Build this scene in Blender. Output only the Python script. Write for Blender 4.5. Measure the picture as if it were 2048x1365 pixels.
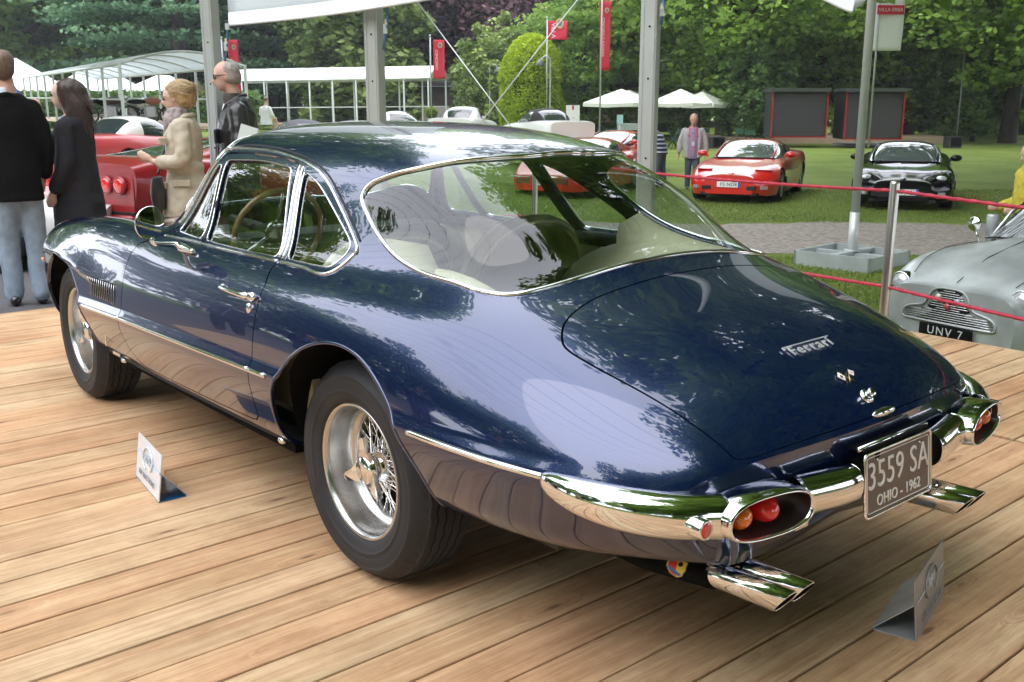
EXPOSURE = 0.62
import bpy, math, random
import numpy as np
from mathutils import Vector, Matrix
for _o in list(bpy.data.objects): bpy.data.objects.remove(_o)
SC = bpy.context.scene
COL = SC.collection
R = math.radians
rng = random.Random(7)
nrng = np.random.default_rng(11)

# ------------------------------------------------------------------ camera
CAM_H, CAM_F = 1.40, 2000.0
CAM_T = math.atan(472/2000.0)
cam = bpy.data.cameras.new('camera'); cam_o = bpy.data.objects.new('camera', cam); COL.objects.link(cam_o)
cam_o.location = (0, 0, CAM_H); cam_o.rotation_euler = (math.pi/2-CAM_T, 0, 0)
cam.sensor_width = 36; cam.lens = CAM_F/2048*36; cam.clip_start = .05; cam.clip_end = 900
SC.camera = cam_o
# ------------------------------------------------------------------ sky and sun (bright overcast)
SUN_EL, SUN_AZ = R(52), R(200)
W = bpy.data.worlds.new('World'); SC.world = W; W.use_nodes = True
nt = W.node_tree; nt.nodes.clear()
def wn(t, **k):
    n = nt.nodes.new(t)
    for a, b in k.items(): setattr(n, a, b)
    return n
sky = wn('ShaderNodeTexSky', sky_type='NISHITA', sun_disc=False, sun_elevation=SUN_EL, sun_rotation=SUN_AZ, air_density=1.0, dust_density=2.0, ozone_density=1.0)
tc = wn('ShaderNodeTexCoord'); mp = wn('ShaderNodeMapping'); mp.inputs['Scale'].default_value = (1, 1, 2.4)
nz = wn('ShaderNodeTexNoise'); nz.inputs['Scale'].default_value = 1.7; nz.inputs['Detail'].default_value = 7; nz.inputs['Roughness'].default_value = .55
rp = wn('ShaderNodeValToRGB'); rp.color_ramp.elements[0].position = .12; rp.color_ramp.elements[1].position = .42
cl = wn('ShaderNodeMixRGB'); cl.inputs[2].default_value = (24.0, 24.8, 27.5, 1)
bg = wn('ShaderNodeBackground'); bg.inputs[1].default_value = .10
wo = wn('ShaderNodeOutputWorld'); L = nt.links.new
L(tc.outputs['Generated'], mp.inputs[0]); L(mp.outputs[0], nz.inputs[0]); L(nz.outputs[0], rp.inputs[0]); L(rp.outputs[0], cl.inputs[0])
L(sky.outputs[0], cl.inputs[1]); L(cl.outputs[0], bg.inputs[0]); L(bg.outputs[0], wo.inputs[0])
sl = bpy.data.lights.new('sun', 'SUN'); sl.energy = 1.5; sl.angle = R(80); sl.color = (1, .96, .9)
so = bpy.data.objects.new('sun', sl); COL.objects.link(so)
so.rotation_euler = (Vector((math.sin(SUN_AZ)*math.cos(SUN_EL), math.cos(SUN_AZ)*math.cos(SUN_EL), math.sin(SUN_EL)))).to_track_quat('Z', 'Y').to_euler()
vs = SC.view_settings; vs.view_transform = 'Standard'; vs.look = 'None'; vs.gamma = 1; vs.use_curve_mapping = False; vs.exposure = EXPOSURE
SC.render.resolution_x = 1024; SC.render.resolution_y = 682
SC.cycles.transparent_max_bounces = 16; SC.cycles.max_bounces = 8

# ------------------------------------------------------------------ placing helpers
_CT, _ST = math.cos(CAM_T), math.sin(CAM_T)
def _ray(px, py):
    x = (px-1024)/CAM_F; y = (682.5-py)/CAM_F
    return np.array([x, _CT+y*_ST, -_ST+y*_CT])
def onz(px, py, z=0.):
    r = _ray(px, py); t = (z-CAM_H)/r[2]; p = r*t; p[2] = z; return p
def at(px, py, Y):
    r = _ray(px, py); p = r*(Y/r[1]); p[2] += CAM_H; return p

# ------------------------------------------------------------------ materials
MATS = {}
def mat(name, col=(.5,.5,.5), rough=.5, metal=0., coat=0., coat_rough=.03, spec=.5, var=0., vscale=8., bump=0., bscale=40., col2=None, rnd=0., emit=None, sheen=0., trans=0., back=None, stretch=None, coords='Object'):
    if name in MATS: return MATS[name]
    m = bpy.data.materials.new(name); m.use_nodes = True; n = m.node_tree.nodes; l = m.node_tree.links
    p = n['Principled BSDF']; p.inputs['Base Color'].default_value = (*col, 1); p.inputs['Roughness'].default_value = rough
    p.inputs['Metallic'].default_value = metal; p.inputs['Coat Weight'].default_value = coat; p.inputs['Coat Roughness'].default_value = coat_rough
    p.inputs['Specular IOR Level'].default_value = spec; p.inputs['Sheen Weight'].default_value = sheen
    if trans: p.inputs['Transmission Weight'].default_value = trans
    if emit: p.inputs['Emission Color'].default_value = (*emit[:3], 1); p.inputs['Emission Strength'].default_value = emit[3]
    if var or bump or col2:
        t = n.new('ShaderNodeTexCoord'); mpn = n.new('ShaderNodeMapping'); l.new(t.outputs[coords], mpn.inputs[0])
        if stretch: mpn.inputs['Scale'].default_value = stretch
        if var or col2:
            z = n.new('ShaderNodeTexNoise'); z.inputs['Scale'].default_value = vscale; z.inputs['Detail'].default_value = 6; l.new(mpn.outputs[0], z.inputs[0])
            cr = n.new('ShaderNodeValToRGB'); cr.color_ramp.elements[0].position = .3; cr.color_ramp.elements[1].position = .7
            a = col2 if col2 else tuple(c*(1-var) for c in col); b = col if col2 else tuple(min(1, c*(1+var)) for c in col)
            cr.color_ramp.elements[0].color = (*a, 1); cr.color_ramp.elements[1].color = (*b, 1)
            l.new(z.outputs[0], cr.inputs[0]); src = cr.outputs[0]
            if rnd:
                oi = n.new('ShaderNodeObjectInfo'); hs = n.new('ShaderNodeHueSaturation'); mr = n.new('ShaderNodeMapRange')
                mr.inputs[3].default_value = 1-rnd; mr.inputs[4].default_value = 1+rnd
                l.new(oi.outputs['Random'], mr.inputs[0]); l.new(mr.outputs[0], hs.inputs['Value']); l.new(src, hs.inputs['Color']); src = hs.outputs[0]
            l.new(src, p.inputs['Base Color'])
        if bump:
            z2 = n.new('ShaderNodeTexNoise'); z2.inputs['Scale'].default_value = bscale; z2.inputs['Detail'].default_value = 5; l.new(mpn.outputs[0], z2.inputs[0])
            bn = n.new('ShaderNodeBump'); bn.inputs['Strength'].default_value = bump; bn.inputs['Distance'].default_value = .01; l.new(z2.outputs[0], bn.inputs['Height']); l.new(bn.outputs[0], p.inputs['Normal'])
    MATS[name] = m; return m
def glass_mat(name, tint=(.9,.95,.92), ior=1.5, gloss=1.0, rough=.0):
    if name in MATS: return MATS[name]
    m = bpy.data.materials.new(name); m.use_nodes = True; n = m.node_tree.nodes; l = m.node_tree.links; n.clear()
    o = n.new('ShaderNodeOutputMaterial'); mx = n.new('ShaderNodeMixShader'); f = n.new('ShaderNodeFresnel'); ge = n.new('ShaderNodeNewGeometry'); ir = n.new('ShaderNodeMapRange'); ir.inputs[3].default_value = ior; ir.inputs[4].default_value = 1/ior; l.new(ge.outputs['Backfacing'], ir.inputs[0]); l.new(ir.outputs[0], f.inputs[0])
    mm = n.new('ShaderNodeMath'); mm.operation = 'MULTIPLY'; mm.inputs[1].default_value = gloss; mm.use_clamp = True
    t = n.new('ShaderNodeBsdfTransparent'); t.inputs[0].default_value = (*tint, 1); g = n.new('ShaderNodeBsdfGlossy'); g.inputs['Roughness'].default_value = rough
    l.new(f.outputs[0], mm.inputs[0]); l.new(mm.outputs[0], mx.inputs[0]); l.new(t.outputs[0], mx.inputs[1]); l.new(g.outputs[0], mx.inputs[2]); l.new(mx.outputs[0], o.inputs[0])
    MATS[name] = m; return m
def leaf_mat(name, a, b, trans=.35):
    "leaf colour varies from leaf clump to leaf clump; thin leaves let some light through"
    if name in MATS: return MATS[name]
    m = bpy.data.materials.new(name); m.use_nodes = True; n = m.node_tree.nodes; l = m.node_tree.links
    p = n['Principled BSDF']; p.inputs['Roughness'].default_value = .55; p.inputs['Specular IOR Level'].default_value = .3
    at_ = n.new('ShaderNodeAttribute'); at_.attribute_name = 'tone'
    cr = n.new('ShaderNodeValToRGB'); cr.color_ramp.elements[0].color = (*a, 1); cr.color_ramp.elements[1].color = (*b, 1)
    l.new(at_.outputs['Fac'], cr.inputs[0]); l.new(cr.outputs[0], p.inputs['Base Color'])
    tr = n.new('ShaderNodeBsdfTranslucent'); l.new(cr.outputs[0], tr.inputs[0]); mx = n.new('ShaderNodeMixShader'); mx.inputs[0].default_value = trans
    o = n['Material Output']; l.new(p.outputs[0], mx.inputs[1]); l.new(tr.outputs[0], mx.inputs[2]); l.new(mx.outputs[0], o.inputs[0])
    MATS[name] = m; return m

# ------------------------------------------------------------------ objects
def link(o, parent=None):
    COL.objects.link(o)
    if parent is not None: o.parent = parent
    return o
def tag(o, label=None, cat=None, group=None, kind=None):
    if label: o['label'] = label
    if cat: o['category'] = cat
    if group: o['group'] = group
    if kind: o['kind'] = kind
    return o
def empty(name, loc=(0,0,0), rz=0, label=None, cat=None, group=None):
    o = bpy.data.objects.new(name, None); o.location = loc; o.rotation_euler = (0, 0, rz); o.empty_display_size = .2
    COL.objects.link(o); return tag(o, label, cat, group)
def mesh_obj(name, V, F, mats=None, parent=None, smooth=False, fm=None, normals=None, loc=None, rot=None):
    me = bpy.data.meshes.new(name)
    V = np.asarray(V, float)
    if isinstance(F, np.ndarray):
        k = F.shape[1]; me.vertices.add(len(V)); me.vertices.foreach_set('co', V.ravel()); me.loops.add(F.size); me.loops.foreach_set('vertex_index', F.ravel().astype(np.int32))
        me.polygons.add(len(F)); me.polygons.foreach_set('loop_start', np.arange(0, F.size, k, dtype=np.int32)); me.update(calc_edges=True)
    else:
        me.from_pydata([tuple(v) for v in V], [], F)
    if mats is not None:
        for m in (mats if isinstance(mats, (list, tuple)) else [mats]): me.materials.append(m)
    if fm is not None: me.polygons.foreach_set('material_index', np.asarray(fm, dtype=np.int32))
    if smooth: me.polygons.foreach_set('use_smooth', np.ones(len(me.polygons), bool))
    me.update()
    if normals is not None: me.normals_split_custom_set_from_vertices([tuple(x) for x in normals])
    o = bpy.data.objects.new(name, me); link(o, parent)
    if loc is not None: o.location = loc
    if rot is not None: o.rotation_euler = rot
    return o
class MB:
    "collects shapes with a material index each; build() links them as one object"
    def __init__(s): s.V = []; s.F = []; s.M = []; s.S = []
    def add(s, V, F, mi=0, smooth=False, M=None):
        V = np.asarray(V, float)
        if M is not None: V = (np.c_[V, np.ones(len(V))] @ np.array(M).T)[:, :3]
        b = len(s.V); s.V += [tuple(v) for v in V]; s.F += [tuple(int(i)+b for i in f) for f in F]; s.M += [mi]*len(F); s.S += [smooth]*len(F); return s
    def box(s, c, d, mi=0, rz=0, M=None, bev=0):
        x, y, z = [k/2 for k in d]; cr, sr = math.cos(rz), math.sin(rz)
        if bev:
            V = []; F = []
            b = min(bev, x*.9, y*.9)
            ring = [(x-b, -y), (x, -y+b), (x, y-b), (x-b, y), (-x+b, y), (-x, y-b), (-x, -y+b), (-x+b, -y)]
            for zz, k in ((-z, 1), (z-b, 1), (z, 0)):
                for (a, q) in ring:
                    f = 1 if k else None
                    if k: V.append((a, q, zz))
                    else: V.append((a-math.copysign(b, a), q-math.copysign(b, q), zz))
            for r_ in range(2):
                for i in range(8): j = (i+1) % 8; F.append((r_*8+i, r_*8+j, r_*8+8+j, r_*8+8+i))
            F.append(tuple(range(7, -1, -1))); F.append(tuple(range(16, 24)))
        else:
            V = [(sx*x, sy*y, sz*z) for sx in (-1, 1) for sy in (-1, 1) for sz in (-1, 1)]
            F = [(0, 1, 3, 2), (4, 6, 7, 5), (0, 4, 5, 1), (2, 3, 7, 6), (0, 2, 6, 4), (1, 5, 7, 3)]
        V = [(c[0]+a*cr-b_*sr, c[1]+a*sr+b_*cr, c[2]+zz) for a, b_, zz in V]
        return s.add(V, F, mi, False, M)
    def tube(s, pts, r, n=10, mi=0, caps=True, M=None, smooth=True):
        V, F = tube(pts, r, n, caps); return s.add(V, F, mi, smooth, M)
    def lathe(s, prof, n=32, mi=0, axis='z', c=(0, 0, 0), M=None, smooth=True, close=False):
        V = []; F = []
        for i in range(n):
            a = 2*math.pi*i/n
            for (r_, h) in prof:
                p = {'z': (r_*math.cos(a), r_*math.sin(a), h), 'y': (r_*math.cos(a), h, r_*math.sin(a)), 'x': (h, r_*math.cos(a), r_*math.sin(a))}[axis]
                V.append((p[0]+c[0], p[1]+c[1], p[2]+c[2]))
        k = len(prof)
        for i in range(n):
            j = (i+1) % n
            for q in range(k-1 if not close else k):
                q2 = (q+1) % k; F.append((i*k+q, j*k+q, j*k+q2, i*k+q2))
        return s.add(V, F, mi, smooth, M)
    def ball(s, c, r, mi=0, n=12, M=None):
        r = (r, r, r) if not hasattr(r, '__len__') else r; V = []; F = []
        for i in range(n+1):
            t = math.pi*i/n
            for j in range(2*n):
                p = math.pi*j/n; V.append((c[0]+r[0]*math.sin(t)*math.cos(p), c[1]+r[1]*math.sin(t)*math.sin(p), c[2]+r[2]*math.cos(t)))
        for i in range(n):
            for j in range(2*n): k = (j+1) % (2*n); F.append((i*2*n+j, i*2*n+k, (i+1)*2*n+k, (i+1)*2*n+j))
        return s.add(V, F, mi, True, M)
    def prism(s, poly, h0, h1, axis='z', mi=0, M=None):
        "extrude a 2D polygon along an axis"
        n = len(poly); V = []
        for h in (h0, h1):
            for a, b in poly: V.append({'z': (a, b, h), 'y': (a, h, b), 'x': (h, a, b)}[axis])
        F = [tuple(range(n)), tuple(range(2*n-1, n-1, -1))]+[(i, i+n, (i+1) % n+n, (i+1) % n) for i in range(n)]
        return s.add(V, F, mi, False, M)
    def build(s, name, mats, parent=None, loc=None, rot=None):
        o = mesh_obj(name, s.V, s.F, mats, parent, False, s.M, None, loc, rot)
        o.data.polygons.foreach_set('use_smooth', s.S); o.data.update(); return o
def frames(P):
    P = np.asarray(P, float); T = np.gradient(P, axis=0); T /= np.linalg.norm(T, axis=1)[:, None]+1e-12
    u = np.array([0, 0, 1.]) if abs(T[0][2]) < .9 else np.array([1., 0, 0]); N = []
    n = np.cross(T[0], u); n /= np.linalg.norm(n)
    for t in T:
        n = n-t*(n@t); n /= np.linalg.norm(n)+1e-12; N.append(n.copy())
    N = np.array(N); return T, N, np.cross(T, N)
def tube(pts, r, n=10, caps=True):
    P = np.asarray(pts, float); m = len(P); r = np.broadcast_to(np.asarray(r, float), (m,)) if np.ndim(r) < 2 else r
    T, N, B = frames(P); V = []
    for i in range(m):
        for j in range(n):
            a = 2*math.pi*j/n; V.append(P[i]+r[i]*(math.cos(a)*N[i]+math.sin(a)*B[i]))
    F = [(i*n+j, i*n+(j+1) % n, (i+1)*n+(j+1) % n, (i+1)*n+j) for i in range(m-1) for j in range(n)]
    if caps: F += [tuple(range(n-1, -1, -1)), tuple(range((m-1)*n, m*n))]
    return V, F
def spline(pts, n=8, closed=False):
    P = np.asarray(pts, float); m = len(P); out = []
    rngk = range(m if closed else m-1)
    for i in rngk:
        if closed: a, b, c_, d = P[(i-1) % m], P[i], P[(i+1) % m], P[(i+2) % m]
        else: a, b, c_, d = P[max(i-1, 0)], P[i], P[i+1], P[min(i+2, m-1)]
        for k in range(n):
            t = k/n; out.append(.5*((2*b)+(c_-a)*t+(2*a-5*b+4*c_-d)*t*t+(3*b-a-3*c_+d)*t**3))
    if not closed: out.append(P[-1])
    return np.array(out)
def text_mesh(txt, size, depth=.002, spacing=1.0, shear=0., align='CENTER', bold=0.):
    cu = bpy.data.curves.new('lettering', 'FONT'); cu.body = txt; cu.size = size; cu.extrude = depth; cu.space_character = spacing; cu.shear = shear; cu.align_x = align; cu.align_y = 'CENTER'; cu.offset = bold; cu.resolution_u = 3
    o = bpy.data.objects.new('tmp', cu); COL.objects.link(o); bpy.context.view_layer.update()
    me = bpy.data.meshes.new_from_object(o.evaluated_get(bpy.context.evaluated_depsgraph_get()))
    bpy.data.objects.remove(o); bpy.data.curves.remove(cu); return me
def text_obj(name, txt, size, material, parent, M, depth=.002, **k):
    me = text_mesh(txt, size, depth, **k); me.materials.clear(); me.materials.append(material)
    o = bpy.data.objects.new(name, me); link(o, parent); o.matrix_local = M; return o
def basis(o, x, y, z=None):
    "matrix with origin o, local x and y directions"
    x = Vector(x).normalized(); y = Vector(y); y = (y-x*y.dot(x)).normalized(); z = x.cross(y)
    return Matrix(((x.x, y.x, z.x, o[0]), (x.y, y.y, z.y, o[1]), (x.z, y.z, z.z, o[2]), (0, 0, 0, 1)))
def copy_tree(o, parent=None):
    c = o.copy(); COL.objects.link(c)
    if parent is not None: c.parent = parent
    for ch in list(o.children): copy_tree(ch, c)
    return c

# ------------------------------------------------------------------ surface cutting
def clip(V, N, A, F, val):
    "split triangles along val=0; returns (V,N,A,F_inside(val>0),F_outside)"
    eps = 1e-9; val = np.where(np.abs(val) < eps, eps, val); s = val > 0; c = s[F].sum(1)
    inn = [F[c == 3]]; out = [F[c == 0]]
    mx = F[(c == 1) | (c == 2)]
    if len(mx) == 0: return V, N, A, inn[0], out[0], val
    cm = s[mx].sum(1); lone = np.where(cm == 1, np.argmax(s[mx], 1), np.argmin(s[mx], 1))
    r = np.arange(len(mx)); a = mx[r, lone]; b = mx[r, (lone+1) % 3]; d = mx[r, (lone+2) % 3]
    E = np.concatenate([np.stack([a, b], 1), np.stack([a, d], 1)]); Es = np.sort(E, 1)
    key = Es[:, 0].astype(np.int64)*(len(V)+1)+Es[:, 1]; uk, inv = np.unique(key, return_inverse=True)
    i0 = uk//(len(V)+1); i1 = uk % (len(V)+1); t = (val[i0]/(val[i0]-val[i1]))[:, None]
    nV = V[i0]*(1-t)+V[i1]*t; nN = N[i0]*(1-t)+N[i1]*t; nN /= np.linalg.norm(nN, axis=1)[:, None]+1e-12; nA = A[i0]*(1-t)+A[i1]*t
    base = len(V); ab = base+inv[:len(mx)]; ad = base+inv[len(mx):]
    T1 = np.stack([a, ab, ad], 1); T2 = np.stack([ab, b, d], 1); T3 = np.stack([ab, d, ad], 1)
    one = cm == 1
    inn += [T1[one], T2[~one], T3[~one]]; out += [T1[~one], T2[one], T3[one]]
    return np.concatenate([V, nV]), np.concatenate([N, nN]), np.concatenate([A, nA]), np.concatenate(inn), np.concatenate(out), np.concatenate([val, np.zeros(len(nV))])
def poly_sd(pts, poly):
    "signed distance to a closed 2D polygon, positive inside"
    P = np.asarray(poly, float); Q = np.roll(P, -1, 0); d = np.full(len(pts), 1e9); ins = np.zeros(len(pts), bool)
    x, y = pts[:, 0], pts[:, 1]
    for a, b in zip(P, Q):
        e = b-a; L2 = e@e+1e-12; t = np.clip(((x-a[0])*e[0]+(y-a[1])*e[1])/L2, 0, 1)
        d = np.minimum(d, (x-a[0]-t*e[0])**2+(y-a[1]-t*e[1])**2)
        cnd = (a[1] > y) != (b[1] > y)
        if abs(e[1]) > 1e-12: ins ^= cnd & (x < e[0]*(y-a[1])/e[1]+a[0])
    return np.sqrt(d)*np.where(ins, 1, -1)
def grid_tris(nu, nv):
    i, j = np.meshgrid(np.arange(nu-1), np.arange(nv-1), indexing='ij'); a = (i*nv+j).ravel(); b = a+1; c_ = a+nv+1; d = a+nv
    return np.concatenate([np.stack([a, d, c_], 1), np.stack([a, c_, b], 1)])
def compact(V, N, A, F):
    u, inv = np.unique(F, return_inverse=True); return V[u], N[u], A[u], inv.reshape(F.shape)
def boundary(F):
    E = np.concatenate([F[:, [0, 1]], F[:, [1, 2]], F[:, [2, 0]]]); S_ = np.sort(E, 1)
    key = S_[:, 0].astype(np.int64)*10**8+S_[:, 1]; u, idx, cnt = np.unique(key, return_index=True, return_counts=True)
    return E[idx[cnt == 1]]
def shell_obj(name, V, N, A, F, mats, parent, thick=.012, inner=True, lip_mat=0):
    "outer skin with true normals, a lip round every edge and an inner skin"
    V, N, A, F = compact(V, N, A, F); B = boundary(F); n = len(V)
    bi = np.unique(B); mp_ = -np.ones(n, int); mp_[bi] = np.arange(len(bi))
    Vi = V-N*thick; a, b = mp_[B[:, 0]], mp_[B[:, 1]]; o1 = n; o2 = n+len(bi)
    L1 = np.stack([o1+b, o1+a, o2+a], 1); L2 = np.stack([o1+b, o2+a, o2+b], 1)
    allV = [V, V[bi], Vi[bi]]; allF = [F, L1, L2]; fm = [np.zeros(len(F)), np.full(2*len(B), lip_mat)]
    if inner: allV.append(Vi); allF.append(F[:, ::-1]+n+2*len(bi)); fm.append(np.ones(len(F)))
    o = mesh_obj(name, np.concatenate(allV), np.concatenate(allF), mats, parent, True, np.concatenate(fm))
    VN = np.zeros((len(o.data.vertices), 3)); o.data.vertices.foreach_get
    # lip normals: let blender compute, surface normals: the true ones
    me = o.data; me.update(); vn = np.zeros(len(me.vertices)*3); me.vertices.foreach_get('normal', vn); vn = vn.reshape(-1, 3)
    vn[:n] = N
    if inner: vn[n+2*len(bi):] = -N
    me.normals_split_custom_set_from_vertices([tuple(x) for x in vn])
    return o
import numpy as np
# ---- car body control lines: name -> list of (x, y, z)
CAR_LINES = [
 # L0 underside
 [(3.38,.26,.40),(3.2,.40,.34),(2.9,.55,.28),(2.5,.60,.27),(0,.60,.28),(-.5,.58,.33),(-.9,.50,.34),(-1.12,.40,.35)],
 # L1 rocker edge
 [(3.38,.36,.42),(3.2,.58,.36),(2.9,.74,.31),(2.5,.785,.30),(1.5,.785,.285),(.4,.785,.30),(0,.775,.315),(-.5,.755,.318),(-.8,.70,.322),(-1.0,.60,.345),(-1.12,.52,.35)],
 # L2
 [(3.38,.42,.47),(3.2,.65,.44),(2.9,.78,.42),(2.5,.83,.41),(1.5,.835,.40),(.4,.832,.41),(0,.825,.43),(-.5,.805,.45),(-.8,.755,.45),(-1.0,.69,.45),(-1.12,.63,.45)],
 # L3 strip
 [(3.38,.48,.53),(3.2,.69,.52),(2.9,.80,.51),(2.5,.85,.515),(2.15,.866,.518),(1.5,.872,.528),(.4,.865,.545),(0,.86,.552),(-.35,.85,.556),(-.7,.82,.558),(-.87,.79,.556),(-1.0,.745,.55),(-1.12,.67,.545)],
 # L4 just above strip
 [(3.38,.485,.56),(3.2,.695,.555),(2.9,.80,.55),(2.5,.848,.553),(2.15,.860,.553),(1.5,.864,.563),(.4,.857,.580),(0,.853,.588),(-.35,.845,.592),(-.7,.812,.59),(-.87,.780,.586),(-1.0,.735,.578),(-1.12,.66,.57)],
 # L5 mid side
 [(3.38,.50,.61),(3.2,.72,.64),(2.9,.79,.66),(2.5,.85,.68),(2.15,.852,.66),(1.5,.858,.68),(.4,.855,.69),(0,.848,.69),(-.35,.835,.68),(-.7,.79,.665),(-.87,.755,.65),(-1.0,.71,.63),(-1.12,.64,.605)],
 # L6 shoulder
 [(3.38,.50,.66),(3.2,.70,.71),(2.9,.77,.76),(2.5,.81,.80),(2.15,.82,.80),(1.5,.82,.795),(.4,.82,.80),(0,.805,.795),(-.35,.785,.775),(-.7,.735,.735),(-.87,.70,.71),(-1.0,.66,.68),(-1.12,.61,.642)],
 # L7 shoulder top
 [(3.38,.44,.70),(3.2,.62,.78),(2.9,.69,.84),(2.5,.72,.885),(2.15,.73,.91),(1.7,.735,.905),(1.3,.74,.88),(.4,.745,.875),(0,.735,.87),(-.35,.715,.855),(-.7,.66,.803),(-.87,.625,.767),(-1.0,.585,.728),(-1.12,.555,.68)],
 # L8 belt
 [(3.38,.36,.70),(3.2,.50,.785),(2.9,.56,.84),(2.5,.61,.888),(2.15,.62,.90),(1.75,.655,.895),(1.3,.675,.90),(.4,.67,.905),(0,.64,.915),(-.35,.615,.905),(-.5,.59,.893),(-.7,.55,.85),(-.87,.52,.80),(-1.0,.50,.755),(-1.12,.485,.70)],
 # L9 greenhouse mid
 [(3.38,.28,.69),(2.9,.46,.81),(2.5,.50,.855),(2.15,.52,.87),(1.8,.57,.885),(1.65,.60,.93),(1.5,.607,.99),(1.3,.605,1.04),(.9,.608,1.05),(.4,.60,1.05),(.15,.575,1.05),(0,.565,1.03),(-.2,.56,.985),(-.4,.545,.935),(-.5,.52,.91),(-.7,.46,.867),(-.87,.43,.825),(-1.0,.42,.78),(-1.12,.41,.726)],
 # L10 greenhouse high
 [(3.38,.22,.69),(2.9,.37,.80),(2.5,.41,.845),(2.15,.43,.86),(1.85,.47,.89),(1.7,.51,.96),(1.55,.53,1.10),(1.35,.54,1.20),(.9,.54,1.20),(.4,.52,1.205),(.15,.505,1.195),(0,.495,1.155),(-.2,.50,1.075),(-.4,.465,.972),(-.5,.44,.935),(-.7,.37,.885),(-.87,.35,.845),(-1.0,.34,.795),(-1.12,.33,.74)],
 # L11 roof edge
 [(3.38,.16,.69),(2.9,.27,.80),(2.5,.31,.845),(2.15,.33,.865),(1.95,.36,.89),(1.8,.40,.96),(1.6,.435,1.14),(1.45,.445,1.25),(1.3,.445,1.285),(.9,.44,1.292),(.4,.43,1.28),(.15,.41,1.258),(0,.39,1.23),(-.2,.39,1.15),(-.4,.37,1.035),(-.5,.33,.962),(-.7,.28,.897),(-.87,.27,.855),(-1.0,.26,.805),(-1.12,.25,.75)],
 # L12 roof
 [(3.38,.09,.70),(2.9,.14,.81),(2.5,.16,.86),(2.15,.17,.88),(2.0,.20,.91),(1.85,.23,.99),(1.65,.25,1.165),(1.48,.25,1.285),(1.3,.25,1.322),(.9,.25,1.333),(.4,.24,1.322),(.15,.225,1.295),(0,.215,1.265),(-.2,.20,1.18),(-.4,.19,1.05),(-.5,.18,.98),(-.7,.15,.91),(-.87,.14,.862),(-1.0,.135,.812),(-1.12,.13,.755)],
 # L13 centre
 [(3.38,0,.70),(2.9,0,.815),(2.5,0,.865),(2.15,0,.885),(2.0,0,.915),(1.85,0,1.0),(1.65,0,1.175),(1.48,0,1.295),(1.3,0,1.333),(.9,0,1.345),(.4,0,1.337),(.15,0,1.308),(0,0,1.278),(-.2,0,1.19),(-.4,0,1.06),(-.5,0,.985),(-.7,0,.914),(-.87,0,.865),(-1.0,0,.815),(-1.12,0,.757)],
]
# final tail edge row (x,y,z)
TAIL = [(-1.12,.40,.35),(-1.12,.50,.355),(-1.12,.58,.45),(-1.135,.62,.53),(-1.14,.62,.56),(-1.15,.61,.59),(-1.17,.575,.61),(-1.185,.52,.622),(-1.20,.45,.63),(-1.215,.37,.635),(-1.225,.30,.638),(-1.235,.22,.64),(-1.243,.12,.642),(-1.245,0,.642)]
STX=[3.38,3.3,3.2,3.05,2.9,2.75,2.6,2.45,2.3,2.15,2.0,1.87,1.75,1.65,1.55,1.45,1.35,1.23,1.1,.95,.8,.65,.5,.37,.24,.12,0,-.12,-.24,-.36,-.47,-.58,-.70,-.82,-.93,-1.03,-1.12]
def pchip(xk,yk,x):
    xk=np.asarray(xk,float);yk=np.asarray(yk,float)
    if xk[0]>xk[-1]: xk=xk[::-1];yk=yk[::-1]
    h=np.diff(xk);d=np.diff(yk)/h;m=np.zeros_like(yk);m[0]=d[0];m[-1]=d[-1]
    for i in range(1,len(xk)-1):
        if d[i-1]*d[i]>0:
            w1=2*h[i]+h[i-1];w2=h[i]+2*h[i-1];m[i]=(w1+w2)/(w1/d[i-1]+w2/d[i])
    x=np.clip(np.asarray(x,float),xk[0],xk[-1]);i=np.clip(np.searchsorted(xk,x)-1,0,len(xk)-2)
    t=(x-xk[i])/h[i]
    return (2*t**3-3*t**2+1)*yk[i]+(t**3-2*t**2+t)*h[i]*m[i]+(-2*t**3+3*t**2)*yk[i+1]+(t**3-t**2)*h[i]*m[i+1]
def car_net():
    rows=[]
    for x in STX:
        r=[]
        for L in CAR_LINES:
            xs=[p[0] for p in L]
            r.append((x,float(pchip(xs,[p[1] for p in L],x)),float(pchip(xs,[p[2] for p in L],x))))
        rows.append(r)
    P=np.array(rows)
    # tail rows: curve the last rows onto the tail edge
    T=np.array(TAIL);prev=P[-1].copy();last2=P[-2].copy()
    # intermediate rows: hermite from prev (dir prev-last2) to T, bending downward
    out=[P]
    mid=prev*.45+T*.55
    # bulge: keep going along tangent a bit
    mid=mid+ .35*(prev-last2)*np.array([1,1,.6])*.35
    out.append(mid[None]);out.append(T[None])
    return np.concatenate(out)
def bs(t):
    return np.stack([(1-t)**3/6,(3*t**3-6*t**2+4)/6,(-3*t**3+3*t**2+3*t+1)/6,t**3/6],-1)
def car_eval(P,u,v):
    "P rows x lines x3 ; u in [0,nr-1], v in [0,nl-1]; v=nl-1 is the centre line (mirrored)"
    nr,nl,_=P.shape
    Q=np.zeros((nr+2,nl+2,3))
    Q[1:-1,1:-1]=P
    Q[1:-1,0]=2*P[:,0]-P[:,1]
    Q[1:-1,-1]=P[:,-2]*np.array([1,-1,1])
    Q[0]=2*Q[1]-Q[2];Q[-1]=2*Q[-2]-Q[-3]
    i=np.clip(np.floor(u).astype(int),0,nr-2);j=np.clip(np.floor(v).astype(int),0,nl-2)
    bu=bs(u-i);bv=bs(v-j)
    R=np.zeros(u.shape+(3,))
    for a in range(4):
        for b in range(4):
            R+=(bu[...,a]*bv[...,b])[...,None]*Q[i+a,j+b]
    return R
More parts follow.
